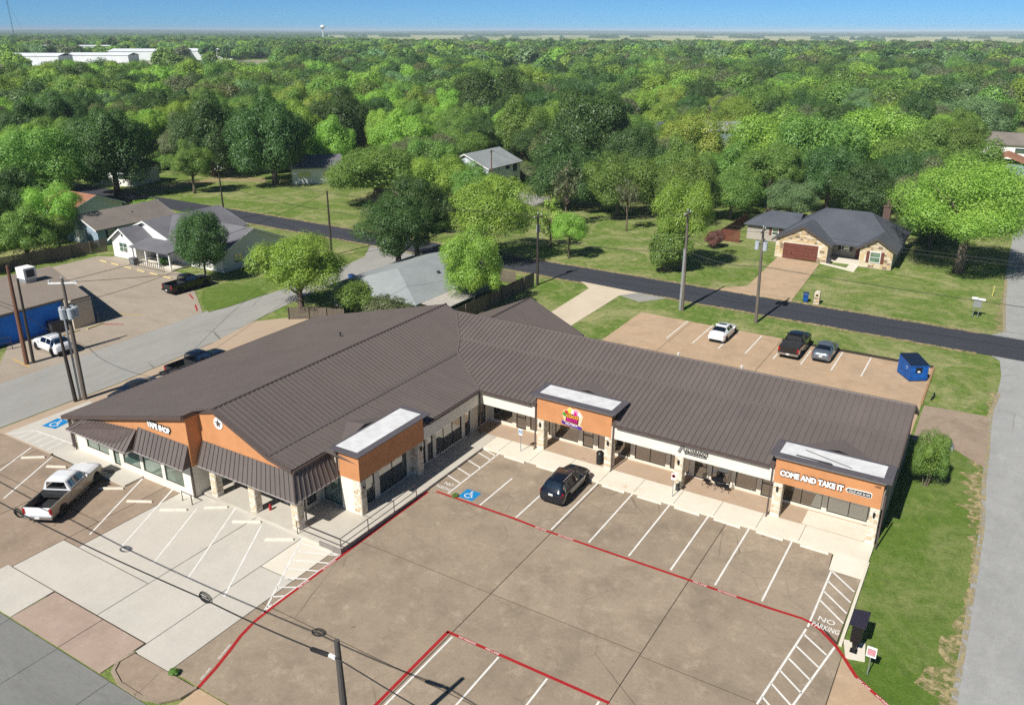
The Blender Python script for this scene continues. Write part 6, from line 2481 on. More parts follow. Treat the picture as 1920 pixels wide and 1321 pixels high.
def tailplate(t, y, z, w=.32):
    m = MB()
    m.box(-w / 2, w / 2, y - .012, y + .012, z, z + .15)
    m.build('number_plate', PLATE, t, local=True)


def sedan(label, x, y, rz, paint, rimm=RIM, L=4.85, sunroof=False, fastback=False, group=None):
    t = thing('sedan_car', label, 'car', (x, y, 0), rz, group)
    ORIG[t] = Vector((0, 0, 0))
    k = [(0, .66, .70, .74, .66), (.012, .78, .80, .90, .74), (.04, .88, .87, 1.03, .76), (.09, .90, .90, 1.06, .76), (.15 if not fastback else .12, .93, .91, 1.09, .74),
         (.30, .96, .915, 1.38, .60), (.36, .96, .915, 1.43, .585), (.46, .95, .915, 1.455, .585), (.56, .94, .915, 1.40, .59), (.60, .93, .915, 1.34, .60), (.73, .91, .91, .985, .76), (.80, .86, .905, .94, .76), (.92, .76, .87, .83, .70), (.97, .64, .79, .72, .62), (1.0, .52, .66, .58, .52)]
    C = Car(L, k, (-L * .5 + .98, L * .5 - .93), .33, .24)
    C.shell().build('body', paint, t, smooth=True, local=True, sharp=40)
    for s in (-1, 1):
        C.patch(lin(.31, .44, 6), lin(4.12, 4.92, 3), s, .006).build('side_window', CARGLASS, t, smooth=True, local=True)
        C.patch(lin(.455, .63, 7), lin(4.12, 4.92, 3), s, .006).build('side_window', CARGLASS, t, smooth=True, local=True)
    for nm, a, b in (('rear_window', .165 if not fastback else .14, .295), ('windscreen', .61, .72)):
        mb = C.patch(lin(a, b, 6), (5.15, 6, 7, 8), -1, .006)
        mb.add(C.patch(lin(a, b, 6), (5.15, 6, 7, 8), 1, .006))
        mb.build(nm, CARGLASS, t, smooth=True, local=True)
    if sunroof:
        mb = C.patch(lin(.40, .50, 4), (6.6, 7, 8), -1, .006)
        mb.add(C.patch(lin(.40, .50, 4), (6.6, 7, 8), 1, .006))
        mb.build('sunroof', CARGLASS, t, smooth=True, local=True)
    lamp(t, C, lin(.004, .05, 4), lin(3.1, 4.7, 3), TAIL, 'tail_light')
    lamp(t, C, lin(.935, .985, 4), lin(3.0, 4.6, 3), HEAD, 'headlight')
    tailplate(t, -L / 2 - .005, .62)
    m = MB()
    m.box(-.66, .66, -L / 2 - .012, -L / 2 + .05, .30, .42)
    m.build('bumper', PLAST, t, local=True)
    finish(t, C, paint, rimm, (.655, 4.1))
    return t


def suv(label, x, y, rz, paint, rimm=RIMD, L=4.75, H=1.68, W=.94, rails=True, rows=False):
    t = thing('suv_car', label, 'car', (x, y, 0), rz)
    ORIG[t] = Vector((0, 0, 0))
    q = H / 1.68
    k = [(0, .80, .74, .92, .70), (.015, .98 * q, .86, 1.08 * q, .80), (.04, 1.04 * q, .91, 1.22 * q, .76), (.07, 1.05 * q, W, 1.38 * q, .70), (.12, 1.05 * q, W, 1.60 * q, .64), (.17, 1.05 * q, W, 1.645 * q, .63), (.35, 1.04 * q, W, H, .64), (.50, 1.02 * q, W, 1.66 * q, .645), (.56, 1.01 * q, W, 1.58 * q, .65), (.70, .99 * q, W, 1.13 * q, .78), (.78, .95 * q, W - .005, 1.08 * q, .79), (.92, .86 * q, .90, .98 * q, .75), (.97, .74, .83, .85, .68), (1, .60, .70, .68, .58)]
    C = Car(L, k, (-L * .5 + .90, L * .5 - .90), .37, .30)
    C.shell().build('body', paint, t, smooth=True, local=True, sharp=40)
    for a, b in ((.09, .19), (.205, .37), (.385, .60)):
        for s in (-1, 1):
            C.patch(lin(a, b, 6), lin(4.12, 4.9, 3), s, .006).build('side_window', CARGLASS, t, smooth=True, local=True)
    for nm, a, b in (('rear_window', .048, .115), ('windscreen', .57, .69)):
        mb = C.patch(lin(a, b, 6), (5.15, 6, 7, 8), -1, .006)
        mb.add(C.patch(lin(a, b, 6), (5.15, 6, 7, 8), 1, .006))
        mb.build(nm, CARGLASS, t, smooth=True, local=True)
    if rails:
        for s in (-1, 1):
            m = MB()
            m.tube([C.P(tt, 6.1, s, .04) for tt in lin(.16, .52, 6)], .022, 5)
            m.build('roof_rail', CHROME, t, local=True)
    if rows:
        for tt in (.24, .40):
            m = MB()
            m.tube([C.P(tt, 6.1, -1, .06), C.P(tt, 8, 1, .05), C.P(tt, 6.1, 1, .06)], .02, 5)
            m.build('roof_bar', PLAST, t, local=True)
    lamp(t, C, lin(.006, .045, 4), lin(3.2, 4.7, 3), TAIL, 'tail_light')
    lamp(t, C, lin(.93, .985, 4), lin(3.1, 4.6, 3), HEAD, 'headlight')
    tailplate(t, -L / 2 - .004, .82)
    m = MB()
    m.box(-.72, .72, -L / 2 - .02, -L / 2 + .05, .36, .56)
    m.build('bumper', PLAST, t, local=True)
    for y_, r in ((-L * .5 + .9, 0), (L * .5 - .9, 0)):
        pass
    finish(t, C, paint, rimm, (.645, 4.15))
    return t


def pickup(label, x, y, rz, paint, paint2=None, rimm=RIM, L=5.9, H=1.95, W=1.0, cover=None, rack=False, chrome=True):
    t = thing('pickup_truck', label, 'truck', (x, y, 0), rz)
    ORIG[t] = Vector((0, 0, 0))
    b0 = .365
    k = [(b0, 1.30, W, H - .06, .70), (b0 + .02, 1.31, W, H - .03, .70), (.45, 1.31, W, H, .71), (.58, 1.30, W, H - .03, .71), (.62, 1.29, W, H - .12, .73), (.715, 1.26, W, 1.36, .84), (.74, 1.22, W, 1.32, .86), (.93, 1.16, W - .02, 1.26, .84), (.975, 1.05, W - .05, 1.17, .80), (1.0, .72, W - .14, .80, .76)]
    C = Car(L, k, (-L * .5 + 1.18, L * .5 - 1.0), .41, .46, .08)
    # cab and bonnet
    ts = sorted(set([q[0] for q in k] + lin(b0, 1, 46) + [min(1, max(b0, .5 + (C.wheels[1] + .49 * math.cos(PI * a / 12)) / L)) for a in range(13)]))
    mb = MB()
    w = 17
    for tt in ts:
        for s in range(9): mb.v.append(tuple(C.P(tt, s, -1)))
        for s in range(7, -1, -1): mb.v.append(tuple(C.P(tt, s, 1)))
    for i in range(len(ts) - 1):
        for j in range(w - 1):
            a = i * w + j
            mb.f.append((a, a + 1, a + w + 1, a + w))
    mb.f.append(tuple(range(w - 1, -1, -1)))
    e = (len(ts) - 1) * w
    mb.f.append(tuple(range(e, e + w)))
    mb.build('cab', paint, t, smooth=True, local=True, sharp=40)
    # load bed: two sides, floor, tailgate
    y0, y1 = -L / 2 + .04, (b0 - .5) * L - .04
    yw = C.wheels[0]
    for s in (-1, 1):
        m = MB()
        n = 25
        ys = sorted(set(lin(y0, y1, n) + [yw + .49 * math.cos(PI * a / 12) for a in range(13)]))
        i0 = 0
        for yy in ys:
            zb = .50
            d = abs(yy - yw)
            if d < .49: zb = .41 + math.sqrt(.49 ** 2 - d * d)
            o = [(W - .07, zb), (W - .01, zb + .05), (W, (zb + 1.28) / 2), (W - .01, 1.22), (W - .03, 1.28), (W - .11, 1.28), (W - .12, 1.24), (W - .12, .62)]
            m.v += [(s * a, yy, b) for a, b in o]
        no = 8
        for i in range(len(ys) - 1):
            for j in range(no - 1):
                q = (i * no + j, (i + 1) * no + j, (i + 1) * no + j + 1, i * no + j + 1)
                m.f.append(q if s < 0 else q[::-1])
        m.f.append(tuple(range(no)))
        m.f.append(tuple(range((len(ys) - 1) * no, len(ys) * no)))
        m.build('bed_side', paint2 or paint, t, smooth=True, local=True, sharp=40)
    m = MB()
    m.box(-W + .12, W - .12, y0, y1, .58, .68)
    m.box(-W + .12, W - .12, y1 - .05, y1, .68, 1.26)
    m.build('bed_floor', BEDL, t, local=True)
    m = MB()
    m.box(-W + .1, W - .1, y0 - .03, y0 + .04, .62, 1.27)
    m.build('tailgate', paint, t, local=True)
    m = MB()
    m.box(-W + .02, W - .02, y0 - .16, y0 - .035, .50, .68)
    m.build('bumper', CHROME if chrome else PLAST, t, local=True)
    m = MB()
    m.box(-W + .08, W - .08, L / 2 - .03, L / 2 + .08, .48, .70)
    m.build('bumper', CHROME if chrome else PLAST, t, local=True)
    m = MB()
    m.box(-W + .25, W - .25, L / 2 - .08, L / 2 + .015, .72, 1.04)
    m.build('grille', PLAST, t, local=True)
    endlamp(t, y0 - .02, W - .19, W - .015, .80, 1.22, TAIL, 'tail_light', .025)
    lamp(t, C, lin(.965, .998, 3), lin(2.6, 4.3, 3), HEAD, 'headlight')
    tailplate(t, y0 - .165, .53)
    if cover:
        m = MB()
        m.box(-W + .1, W - .1, y0 + .03, y1 - .02, 1.272, 1.30)
        for a in (.33, .66):
            m.box(-W + .12, W - .12, y0 + (y1 - y0) * a - .012, y0 + (y1 - y0) * a + .012, 1.30, 1.312)
        m.build('bed_cover', cover, t, local=True)
    if rack:
        m = MB()
        m.box(-W + .14, W - .14, y1 - .45, y1 - .1, .95, 1.22)
        m.build('tool_box', BEDL, t, local=True)
    for a, b in ((b0 + .025, .475), (.487, .635)):
        for s in (-1, 1):
            C.patch(lin(a, b, 6), lin(4.12, 4.9, 3), s, .006).build('side_window', CARGLASS, t, smooth=True, local=True)
    mb = C.patch(lin(.628, .706, 5), (5.15, 6, 7, 8), -1, .006)
    mb.add(C.patch(lin(.628, .706, 5), (5.15, 6, 7, 8), 1, .006))
    mb.build('windscreen', CARGLASS, t, smooth=True, local=True)
    m = MB()
    yy = (b0 - .5) * L - .006
    m.hexa([(-.72, yy - .006, 1.36), (.72, yy - .006, 1.36), (.72, yy, 1.36), (-.72, yy, 1.36)], [(-.62, yy - .006, H - .14), (.62, yy - .006, H - .14), (.62, yy, H - .14), (-.62, yy, H - .14)])
    m.build('rear_window', CARGLASS, t, local=True)
    for s in (-1, 1):
        m = MB()
        m.box(s * (W - .06), s * (W + .06), (.40 - .5) * L, (.66 - .5) * L, .42, .48)
        m.build('running_board', CHROME if chrome else PLAST, t, local=True)
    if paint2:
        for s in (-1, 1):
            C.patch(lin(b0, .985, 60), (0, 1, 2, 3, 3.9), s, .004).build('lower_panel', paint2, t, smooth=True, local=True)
    finish(t, C, paint, rimm, (.655, 4.2))
    return t


PW = car_paint('paint_white', srgb(240, 242, 244, .92), .3)
PK = car_paint('paint_black', srgb(14, 16, 20), .18)
PKB = car_paint('paint_blue_black', srgb(16, 22, 34), .16)
PKG = car_paint('paint_charcoal', srgb(40, 41, 44), .25)
PSV = car_paint('paint_grey_silver', srgb(118, 128, 138), .28, .5)
PGD = car_paint('paint_dark_green_grey', srgb(40, 52, 60), .22, .3)
PTAN = car_paint('paint_champagne_shaded', srgb(156, 146, 132, .8), .35, .3)  # two-tone champagne, its colour darkened to carry the shade on the truck's side
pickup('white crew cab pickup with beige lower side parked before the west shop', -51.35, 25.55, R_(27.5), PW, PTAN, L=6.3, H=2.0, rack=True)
suv('shiny black SUV nosed up to the fruit shop walk', -22.75, 44.55, R_(1.5), PKB, RIM, L=4.75)
sedan('white sedan with sunroof in the rear parking lot', -23.25, 80.75, R_(0), PW, RIMD, sunroof=True, fastback=True)
pickup('black pickup with covered bed and chrome bumper in the rear lot', -15.75, 80.6, R_(0), PK, cover=BEDL, rimm=RIMD)
sedan('grey sedan beside the black pickup in the rear lot', -12.85, 80.85, R_(0), PSV)
pickup('black pickup by the grass island in the west lot', -85.3, 62.3, R_(-2), PK, rimm=RIMD, chrome=False, L=5.8)
suv('white SUV with dark roof bars by the utility poles', -79.35, 41.35, R_(86), PW, RIM, L=4.9, H=1.75, rails=True, rows=True)
pickup('dark blue pickup half hidden behind the west roof edge', -62.6, 45.6, R_(-1), PKB, chrome=False, rimm=RIMD)
sedan('dark grey sedan nosing out behind the west roof edge', -62.3, 38.6, R_(181), PKG)

# ------------------------------------------------------------------ street furniture, poles and wires
def wheel_stop(label, a, b, mat, group, z=0.0):
    a, b = Vector((a[0], a[1], z)), Vector((b[0], b[1], z))
    d = (b - a).normalized()
    n = Vector((-d.y, d.x, 0))
    m = MB()
    q = lambda w, h, e: [a + d * e - n * w + Vector((0, 0, h)), b - d * e - n * w + Vector((0, 0, h)), b - d * e + n * w + Vector((0, 0, h)), a + d * e + n * w + Vector((0, 0, h))]
    m.hexa(q(.085, 0.0, 0), q(.08, .07, .01))
    m.hexa(q(.078, .07, .01), q(.055, .13, .04))
    return m.build('wheel_stop', mat, label=label, cat='wheel stop', group=group)


_ws = [((-29.0, 46.5), (-27.2, 46.45)), ((-26.2, 46.5), (-24.4, 46.5)), ((-20.85, 46.5), (-19.07, 46.45)), ((-18.14, 46.45), (-16.33, 46.45)), ((-15.44, 46.48), (-13.64, 46.45)), ((-12.69, 46.48), (-10.88, 46.42)), ((-9.9, 46.5), (-8.16, 46.46)), ((-7.12, 46.45), (-5.39, 46.45))]
_wl = ['beside the accessible bay sign', 'left of the black SUV', 'right of the black SUV', 'second right of the black SUV', 'below the ALVARADOS sign', 'right of the ALVARADOS sign', 'left below COME AND TAKE IT', 'last before the kerb ramp']
for (a, b), l_ in zip(_ws, _wl):
    wheel_stop(f'white concrete wheel stop {l_}', (a[0], a[1] - .08), (b[0], b[1] - .08), STOPW, 'wheel stops along the shop walk')
_ws = [((-59.83, 27.12), (-58.39, 28.13)), ((-56.93, 27.36), (-55.58, 28.08)), ((-50.79, 27.48), (-49.28, 28.41)), ((-47.63, 27.47), (-46.05, 28.35)), ((-44.76, 27.97), (-43.2, 28.93)), ((-42.45, 29.68), (-41.14, 30.59)), ((-39.51, 29.55), (-37.85, 30.5)), ((-36.15, 29.23), (-34.58, 30.19))]
_wl = ['leftmost below the west shop', 'hidden beside the white pickup nose', 'just right of the white pickup', 'second right of the white pickup', 'by the metal hoop', 'before the left stone column', 'before the middle stone column', 'before the corner stone column']
for (a, b), l_ in zip(_ws, _wl):
    wheel_stop(f'slanted pale wheel stop {l_}', a, b, STOPW, 'slanted wheel stops before the west shop and porch')
for k_, (x, l_) in enumerate(zip((-106.17, -103.36, -100.43, -97.5, -94.66, -91.9), ('farthest left', 'second from left', 'third from left', 'third from right', 'second from right', 'nearest the black pickup'))):
    wheel_stop(f'yellowed wheel stop in front of the white house, {l_}', (x - .9, 64.75 - k_ * .1), (x + .9, 64.65 - k_ * .1), STOPY, 'wheel stops before the white house', -.01)
wheel_stop('yellow wheel stop beside the beige wall end', (-82.2, 46.8), (-82.5, 48.9), STOPY, 'yellow stops by the blue building', -.01)
wheel_stop('short yellow wheel stop below the beige wall', (-82.5, 44.2), (-82.6, 46.2), STOPY, 'yellow stops by the blue building', -.01)

# handrail round the raised walk
hr = thing('handrail', 'dark steel handrail around the raised walk', 'handrail', (-31.0, 34, .15))
RX = -31.01
rail = lambda z: [(-34.7, 30.66, z), (RX, 30.66, z), (RX, 38.2, z)]
for z in (1.1, .62):
    m = MB()
    r_ = rail(z)
    m.tube(r_[:2], .028, 6)
    m.tube(r_[1:], .028, 6)
    part('rail', m, TRIM, hr)
for p in ((RX, 30.66), (RX, 33.2), (RX, 35.8), (RX, 38.2), (-34.7, 30.66)):
    m = MB()
    m.tube([(p[0], p[1], .14), (p[0], p[1], 1.1)], .028, 6)
    part('post', m, TRIM, hr)
hp = thing('bike_hoop', 'small dark metal hoop at the corner of the west shop', 'bike rack', (-43.9, 29.6, 0))
m = MB()
m.tube([(-44.48, 29.58, 0), (-44.48, 29.58, .75), (-43.47, 29.56, .75), (-43.47, 29.56, 0)], .04, 6)
part('tube', m, TRIM, hp)

# signs on posts
def post_sign(label, x, y, h, w, ph, mat, extra=None):
    t = thing('sign_post', label, 'sign', (x, y, 0))
    m = MB()
    m.tube([(x, y, 0), (x, y, h)], .03, 6)
    part('post', m, STEEL, t)
    m = MB()
    m.box(x - w / 2, x + w / 2, y - .05, y - .035, h - ph, h)
    pn = part('panel', m, mat, t)
    if extra: extra(t, x, y - .055, h)
    return t


def acc_face(t, x, y, h):
    m = MB()
    m.box(x - .13, x + .13, y - .004, y, h - .36, h - .10)
    part('blue_square', m, BPAINT, t)
    m = MB()
    m.lathe([(.075, 0), (.075, .006), (.045, .006), (.045, .0)], 12, (x, y - .012, h - .27), 'y')
    m.box(x - .02, x + .02, y - .009, y - .005, h - .25, h - .13)
    part('wheelchair_mark', m, SIGNW, t)


def red_face(t, x, y, h):
    m = MB()
    m.lathe([(.13, 0), (.13, .004), (.10, .004), (.10, 0)], 14, (x, y - .008, h - .2), 'y')
    m.extr([(x - .10, y - .004, h - .12), (x - .08, y - .004, h - .10), (x + .10, y - .004, h - .28), (x + .08, y - .004, h - .30)], (0, -.004, 0))
    part('red_ring', m, RPAINT, t)


PINKP = mat_plain('faded_red_panel', srgb(214, 150, 160, .9), .5, var=.08)
post_sign('white accessible parking sign by the fruit shop walk', -28.25, 47.55, 2.05, .32, .5, SIGNW, acc_face)
post_sign('red and white no parking sign before the middle column', -16.0, 47.45, 1.98, .32, .5, SIGNW, red_face)
def tow_face(t, x, y, h):
    m = MB()
    m.box(x - .19, x + .19, y - .004, y, h - .48, h - .13)
    part('faded_panel', m, PINKP, t)
    for z in (.125, .50):
        m = MB()
        m.box(x - .19, x + .19, y - .007, y - .0045, h - z - .02, h - z)
        part('dark_bar', m, GREYD, t)
post_sign('faded pink and white sign on post in the grass by the mailboxes', -1.58, 36.83, 1.75, .46, .62, SIGNW, tow_face)

# mailbox cabinet on its pad
m = MB()
m.prism([(-3.1, 38.85), (-2.75, 37.5), (-1.85, 37.75), (-2.05, 39.1)], -.1, .05)
struct('mailbox_pad', m, WALK)
mb_ = thing('mailbox_cabinet', 'tall black cluster mailbox cabinet on a concrete pad', 'mailbox', (-2.4, 38.4, .05))
m = MB()
m.box(-2.66, -2.3, 38.0, 38.36, .05, .09)
m.box(-2.58, -2.38, 38.1, 38.9, .09, .72)
part('pedestal', m, BLACK, mb_)
m = MB()
m.box(-2.72, -2.22, 37.95, 39.05, .72, 1.78)
cb = part('cabinet', m, BLACK, mb_)
for r_i in range(5):
    for k in range(3):
        m = MB()
        m.box(-2.735, -2.721, 37.99 + .35 * k, 37.99 + .35 * k + .32, .76 + .2 * r_i, .76 + .2 * r_i + .17)
        d_ = part('mailbox_door', m, GREYD, cb)
m = MB()
m.hexa([(-2.85, 37.85, 1.80), (-2.1, 37.85, 1.80), (-2.1, 39.2, 1.80), (-2.85, 39.2, 1.80)], [(-2.88, 37.82, 1.86), (-2.07, 37.82, 1.98), (-2.07, 39.23, 1.98), (-2.88, 39.23, 1.86)])
part('canopy', m, mat_plain('cabinet_top', srgb(48, 44, 58), .5, var=.1), mb_)

# dumpster
dp = thing('dumpster', 'blue steel dumpster with side door at the rear lot corner', 'dumpster', (-4.82, 78.0, 0), R_(34))
DBL = mat_plain('dumpster_blue', srgb(18, 92, 176, .9), .55, var=.12, scale=2)
m = MB()
W_, D_, Hh = 1.65, 2.3, 1.75
m.hexa([(.0, 0, .12), (W_, 0, .12), (W_, D_, .12), (.0, D_, .12)], [(0, 0, 1.55), (W_, 0, 1.55), (W_, D_, 1.9), (0, D_, 1.9)])
body = m.build('body', DBL, dp, local=True)
m = MB()
for z in (.35, .95, 1.48):
    m.box(-.05, W_ + .05, -.05, -.001, z, z + .09)
for x in (.05, .78, W_ - .12):
    m.box(x, x + .08, -.04, -.001, .12, 1.5)
m.box(-.06, 0, .6, 1.5, .8, .95)
m.box(W_, W_ + .06, .6, 1.5, .8, .95)
m.build('rib', DBL, dp, local=True, kind='stuff')
m = MB()
m.hexa([(-.04, -.04, 1.56), (W_ + .04, -.04, 1.56), (W_ + .04, D_, 1.91), (-.04, D_, 1.91)], [(-.04, -.04, 1.61), (W_ + .04, -.04, 1.61), (W_ + .04, D_, 1.96), (-.04, D_, 1.96)])
m.build('lid', mat_plain('lid_blue_black', srgb(20, 36, 60), .5, var=.1), dp, local=True)
m = MB()
m.box(.45, 1.05, -.052, -.042, .9, 1.4)
dr_ = m.build('side_opening', BLACK, dp, local=True)
m = MB()
m.lathe([(.04, 0), (.13, .04), (.14, .1), (.06, .15)], 10, (.75, -.06, .92))
m.build('white_bag', SIGNW, dp, smooth=True, local=True)
m = MB()
for k in range(3):
    a = k * 2.09
    m.extr([(-.004, .75 + .16 * math.cos(a + q), 1.15 + .16 * math.sin(a + q)) for q in (0, .5, 1.0)] + [(-.004, .75 + .10 * math.cos(a + .9), 1.15 + .10 * math.sin(a + .9)), (-.004, .75 + .10 * math.cos(a + .2), 1.15 + .10 * math.sin(a + .2))], (-.004, 0, 0))
m.build('recycling_mark', SIGNW, dp, local=True)
for x in (.2, W_ - .2):
    for y in (.25, D_ - .25):
        m = MB()
        m.lathe([(.10, -.04), (.12, 0), (.10, .04)], 10, (x, y, .12), 'x')
        m.build('caster', BLACK, dp, local=True)

# wheeled bins, brick mailbox
def cart(label, x, y, rz):
    t = thing('wheeled_bin', label, 'bin', (x, y, 0), rz)
    ORIG[t] = Vector((0, 0, 0))
    bl = mat_plain('cart_blue', srgb(20, 84, 160, .9), .5, var=.08)
    m = MB()
    m.hexa([(-.24, -.28, .08), (.24, -.28, .08), (.24, .24, .08), (-.24, .24, .08)], [(-.31, -.36, .98), (.31, -.36, .98), (.31, .34, .98), (-.31, .34, .98)])
    m.build('body', bl, t, local=True)
    m = MB()
    m.hexa([(-.33, -.40, .985), (.33, -.40, .985), (.33, .38, .985), (-.33, .38, .985)], [(-.28, -.34, 1.07), (.28, -.34, 1.07), (.28, .34, 1.10), (-.28, .34, 1.10)])
    m.build('lid', mat_plain('cart_lid', srgb(24, 60, 110, .9), .5, var=.08), t, local=True)
    for s in (-1, 1):
        m = MB()
        m.lathe([(.11, -.03), (.13, 0), (.11, .03)], 12, (s * .27, .28, .13), 'x')
        m.build('wheel', BLACK, t, local=True)
    return t


cart('blue wheeled bin at the stone house driveway', -18.62, 97.6, R_(10))
cart('blue wheeled bin at the side street near the sycamore', -69.8, 75.1, R_(80))
bm = thing('stone_mailbox', 'arched tan stone mailbox pillar by the driveway', 'mailbox', (-17.3, 97.4, 0))
stone_column(-17.6, -17.0, 97.2, 97.75, 0, 1.35, 'SE', 71, None, bm)
m = MB()
m.extr([(-17.6 + .3 + .3 * math.cos(a), 97.2, 1.351 + .22 * math.sin(a)) for a in np.linspace(0, PI, 10)], (0, .55, 0))
part('arched_top', m, MORTAR, bm)
m = MB()
m.box(-17.42, -17.18, 97.16, 97.175, 1.0, 1.2)
part('mail_door', m, BLACK, bm)
cs = thing('street_sign', 'silver metal sign cabinet on thin legs at the grassy road corner', 'sign', (-.9, 101.9, 0))
m = MB()
for x in (-1.2, -.7):
    m.tube([(x, 101.9, 0), (x, 101.9, 1.2)], .04, 6)
part('leg', m, STEEL, cs)
m = MB()
m.box(-1.35, -.55, 101.75, 102.0, 1.2, 2.1)
part('panel', m, STEEL, cs)
m = MB()
m.box(-1.6, -.95, 101.7, 102.05, 2.1, 2.28)
m.box(-.9, -.25, 101.7, 102.05, 2.06, 2.22)
part('lamp_head', m, WHITE, cs)
um = MB()
um.tube([(.3, 111.8, 0), (.32, 111.8, 1.3)], .05, 6)
um.build('marker_post', mat_plain('marker_yellow', srgb(226, 214, 120, .9), .5), label='pale yellow marker post in the corner lawn', cat='marker post')
um = MB()
um.tube([(-83.06, 48.8, 0), (-83.06, 48.8, 1.3)], .07, 8)
um.build('bollard', GREYD, label='dark steel bollard at the beige wall corner', cat='bollard')

# things on the porches
tc = thing('litter_bin', 'black litter bin beside the right fruit shop column', 'bin', (-22.3, 49.05, .147))
m = MB()
m.prism([(-22.3 + .27 * math.cos(a) + .0, 49.05 + .27 * math.sin(a)) for a in np.linspace(0, 2 * PI, 12, endpoint=False)], .147, .95)
part('drum', m, BLACK, tc)
m = MB()
m.lathe([(.28, .951), (.29, 1.0), (.2, 1.14), (.03, 1.2)], 12, (-22.3, 49.05, 0))
part('domed_lid', m, BLACK, tc, smooth=True)
bt = thing('bistro_table', 'round black patio table outside the ALVARADOS shop', 'table', (-13.75, 50.1, .147))
m = MB()
m.lathe([(.42, .86), (.42, .89), (.02, .892)], 18, (-13.75, 50.1, 0))
part('table_top', m, BLACK, bt)
m = MB()
for k in range(3):
    a = k * 2.09 + .4
    m.tube([(-13.75, 50.1, .86), (-13.75 + .12 * math.cos(a), 50.1 + .12 * math.sin(a), .5), (-13.75 + .34 * math.cos(a), 50.1 + .34 * math.sin(a), .15)], .02, 5)
part('leg_frame', m, BLACK, bt)
def chair(label, x, y, rz):
    t = thing('patio_chair', label, 'chair', (x, y, .147), rz, 'black patio chairs')
    ORIG[t] = Vector((0, 0, 0))
    m = MB()
    m.box(-.22, .22, -.22, .22, .43, .46)
    m.build('seat', BLACK, t, local=True)
    for sx in (-1, 1):
        for sy in (-1, 1):
            m = MB()
            m.tube([(sx * .2, sy * .2, .43), (sx * .23, sy * .23, 0)], .015, 5)
            m.build('leg', BLACK, t, local=True)
    m = MB()
    m.tube([(-.2, .21, .45), (-.22, .27, .92), (.22, .27, .92), (.2, .21, .45)], .016, 5)
    for k in range(4):
        m.box(-.2, .2, .225 + .012 * k, .235 + .012 * k, .52 + .1 * k, .58 + .1 * k)
    m.build('backrest', BLACK, t, local=True)
    return t


chair('black patio chair left of the round table', -14.45, 50.05, R_(70))
chair('black patio chair right of the round table', -13.1, 50.0, R_(-75))
chair('black patio chair behind the round table at the window', -13.8, 50.5, R_(5))
rc = MB()
rc.lathe([(.1, 0), (.1, .34), (.05, .4), (.05, .46)], 10, (-38.3, 31.75, .152))
rc.build('fire_extinguisher', RPAINT, smooth=True, label='red extinguisher standing behind the middle porch column', cat='extinguisher')
gb = MB()
gb.box(-16.12, -15.92, 48.32, 48.58, .15, .62)
gb.build('utility_box', GREYD, label='grey utility box at the foot of the middle column', cat='box')
mt = MB()
mt.hexa([(-53.0, 29.1, .151), (-51.7, 29.1, .151), (-51.7, 29.95, .151), (-53.0, 29.95, .151)], [(-52.97, 29.13, .168), (-51.73, 29.13, .168), (-51.73, 29.92, .168), (-52.97, 29.92, .168)])
mt.build('door_mat', GREYD, label='dark door mat before the VAPE SHOP door', cat='mat')
kb = MB()
kb.box(-3.3, -3.12, 73.2, 82.8, 0, .14)
kb.build('timber_edging', mat_plain('timber_tan', srgb(176, 140, 104, .85), .9, var=.12), label='tan timber edging at the right side of the rear lot', cat='edging')
cp = MB()
cp.tube([(-2.6, 74.6, .1), (-2.45, 75.6, .12), (-2.5, 76.2, .1)], .07, 8)
cp.build('drain_pipe', BLACK, label='short black drain pipe lying in the grass behind the shops', cat='pipe')
cv = MB()
cv.lathe([(.22, 0), (.26, 0), (.26, .7), (.22, .7)], 12, (-.35, 65.3, .12), 'y')
cv.build('culvert_pipe', STEEL, label='culvert pipe mouth beside the side drive', cat='pipe')
bn = thing('rubbish_skip', 'dark bin against the blue wall behind the white SUV', 'bin', (-84.2, 44.8, 0))
m = MB()
m.box(-84.75, -83.75, 44.0, 45.5, .1, 1.15)
part('body', m, GREYD, bn)
m = MB()
m.box(-84.8, -83.7, 43.95, 45.55, 1.15, 1.22)
part('lid', m, BLACK, bn)
fc = thing('metal_frame', 'rusty pipe frame at the left edge by the blue wall', 'frame', (-84.0, 38.0, 0))
m = MB()
m.tube([(-84.4, 36.2, 0), (-84.4, 36.2, 1.7), (-83.2, 39.4, 1.2), (-83.2, 39.4, 0)], .05, 6)
m.tube([(-84.4, 36.2, .9), (-83.2, 39.4, .7)], .04, 6)
part('pipes', m, GREYD, fc)

# ---- utility poles
def wood_mat(name, c1, c2):
    return mat_ground(name, c1, c2, c2, 1.2, 4, 12, stretch=(1, 1, .12), k2=.5, k3=.5)


PGREY = wood_mat('pole_grey', srgb(142, 132, 120, .8), srgb(112, 104, 96, .8))
PBRN = wood_mat('pole_brown', srgb(150, 106, 84, .8), srgb(120, 88, 74, .8))
PDRK = wood_mat('pole_dark', srgb(84, 76, 70, .8), srgb(66, 60, 58, .8))
TRAN = mat_plain('transformer_grey', srgb(190, 198, 204, .9), .45, .2, var=.05)


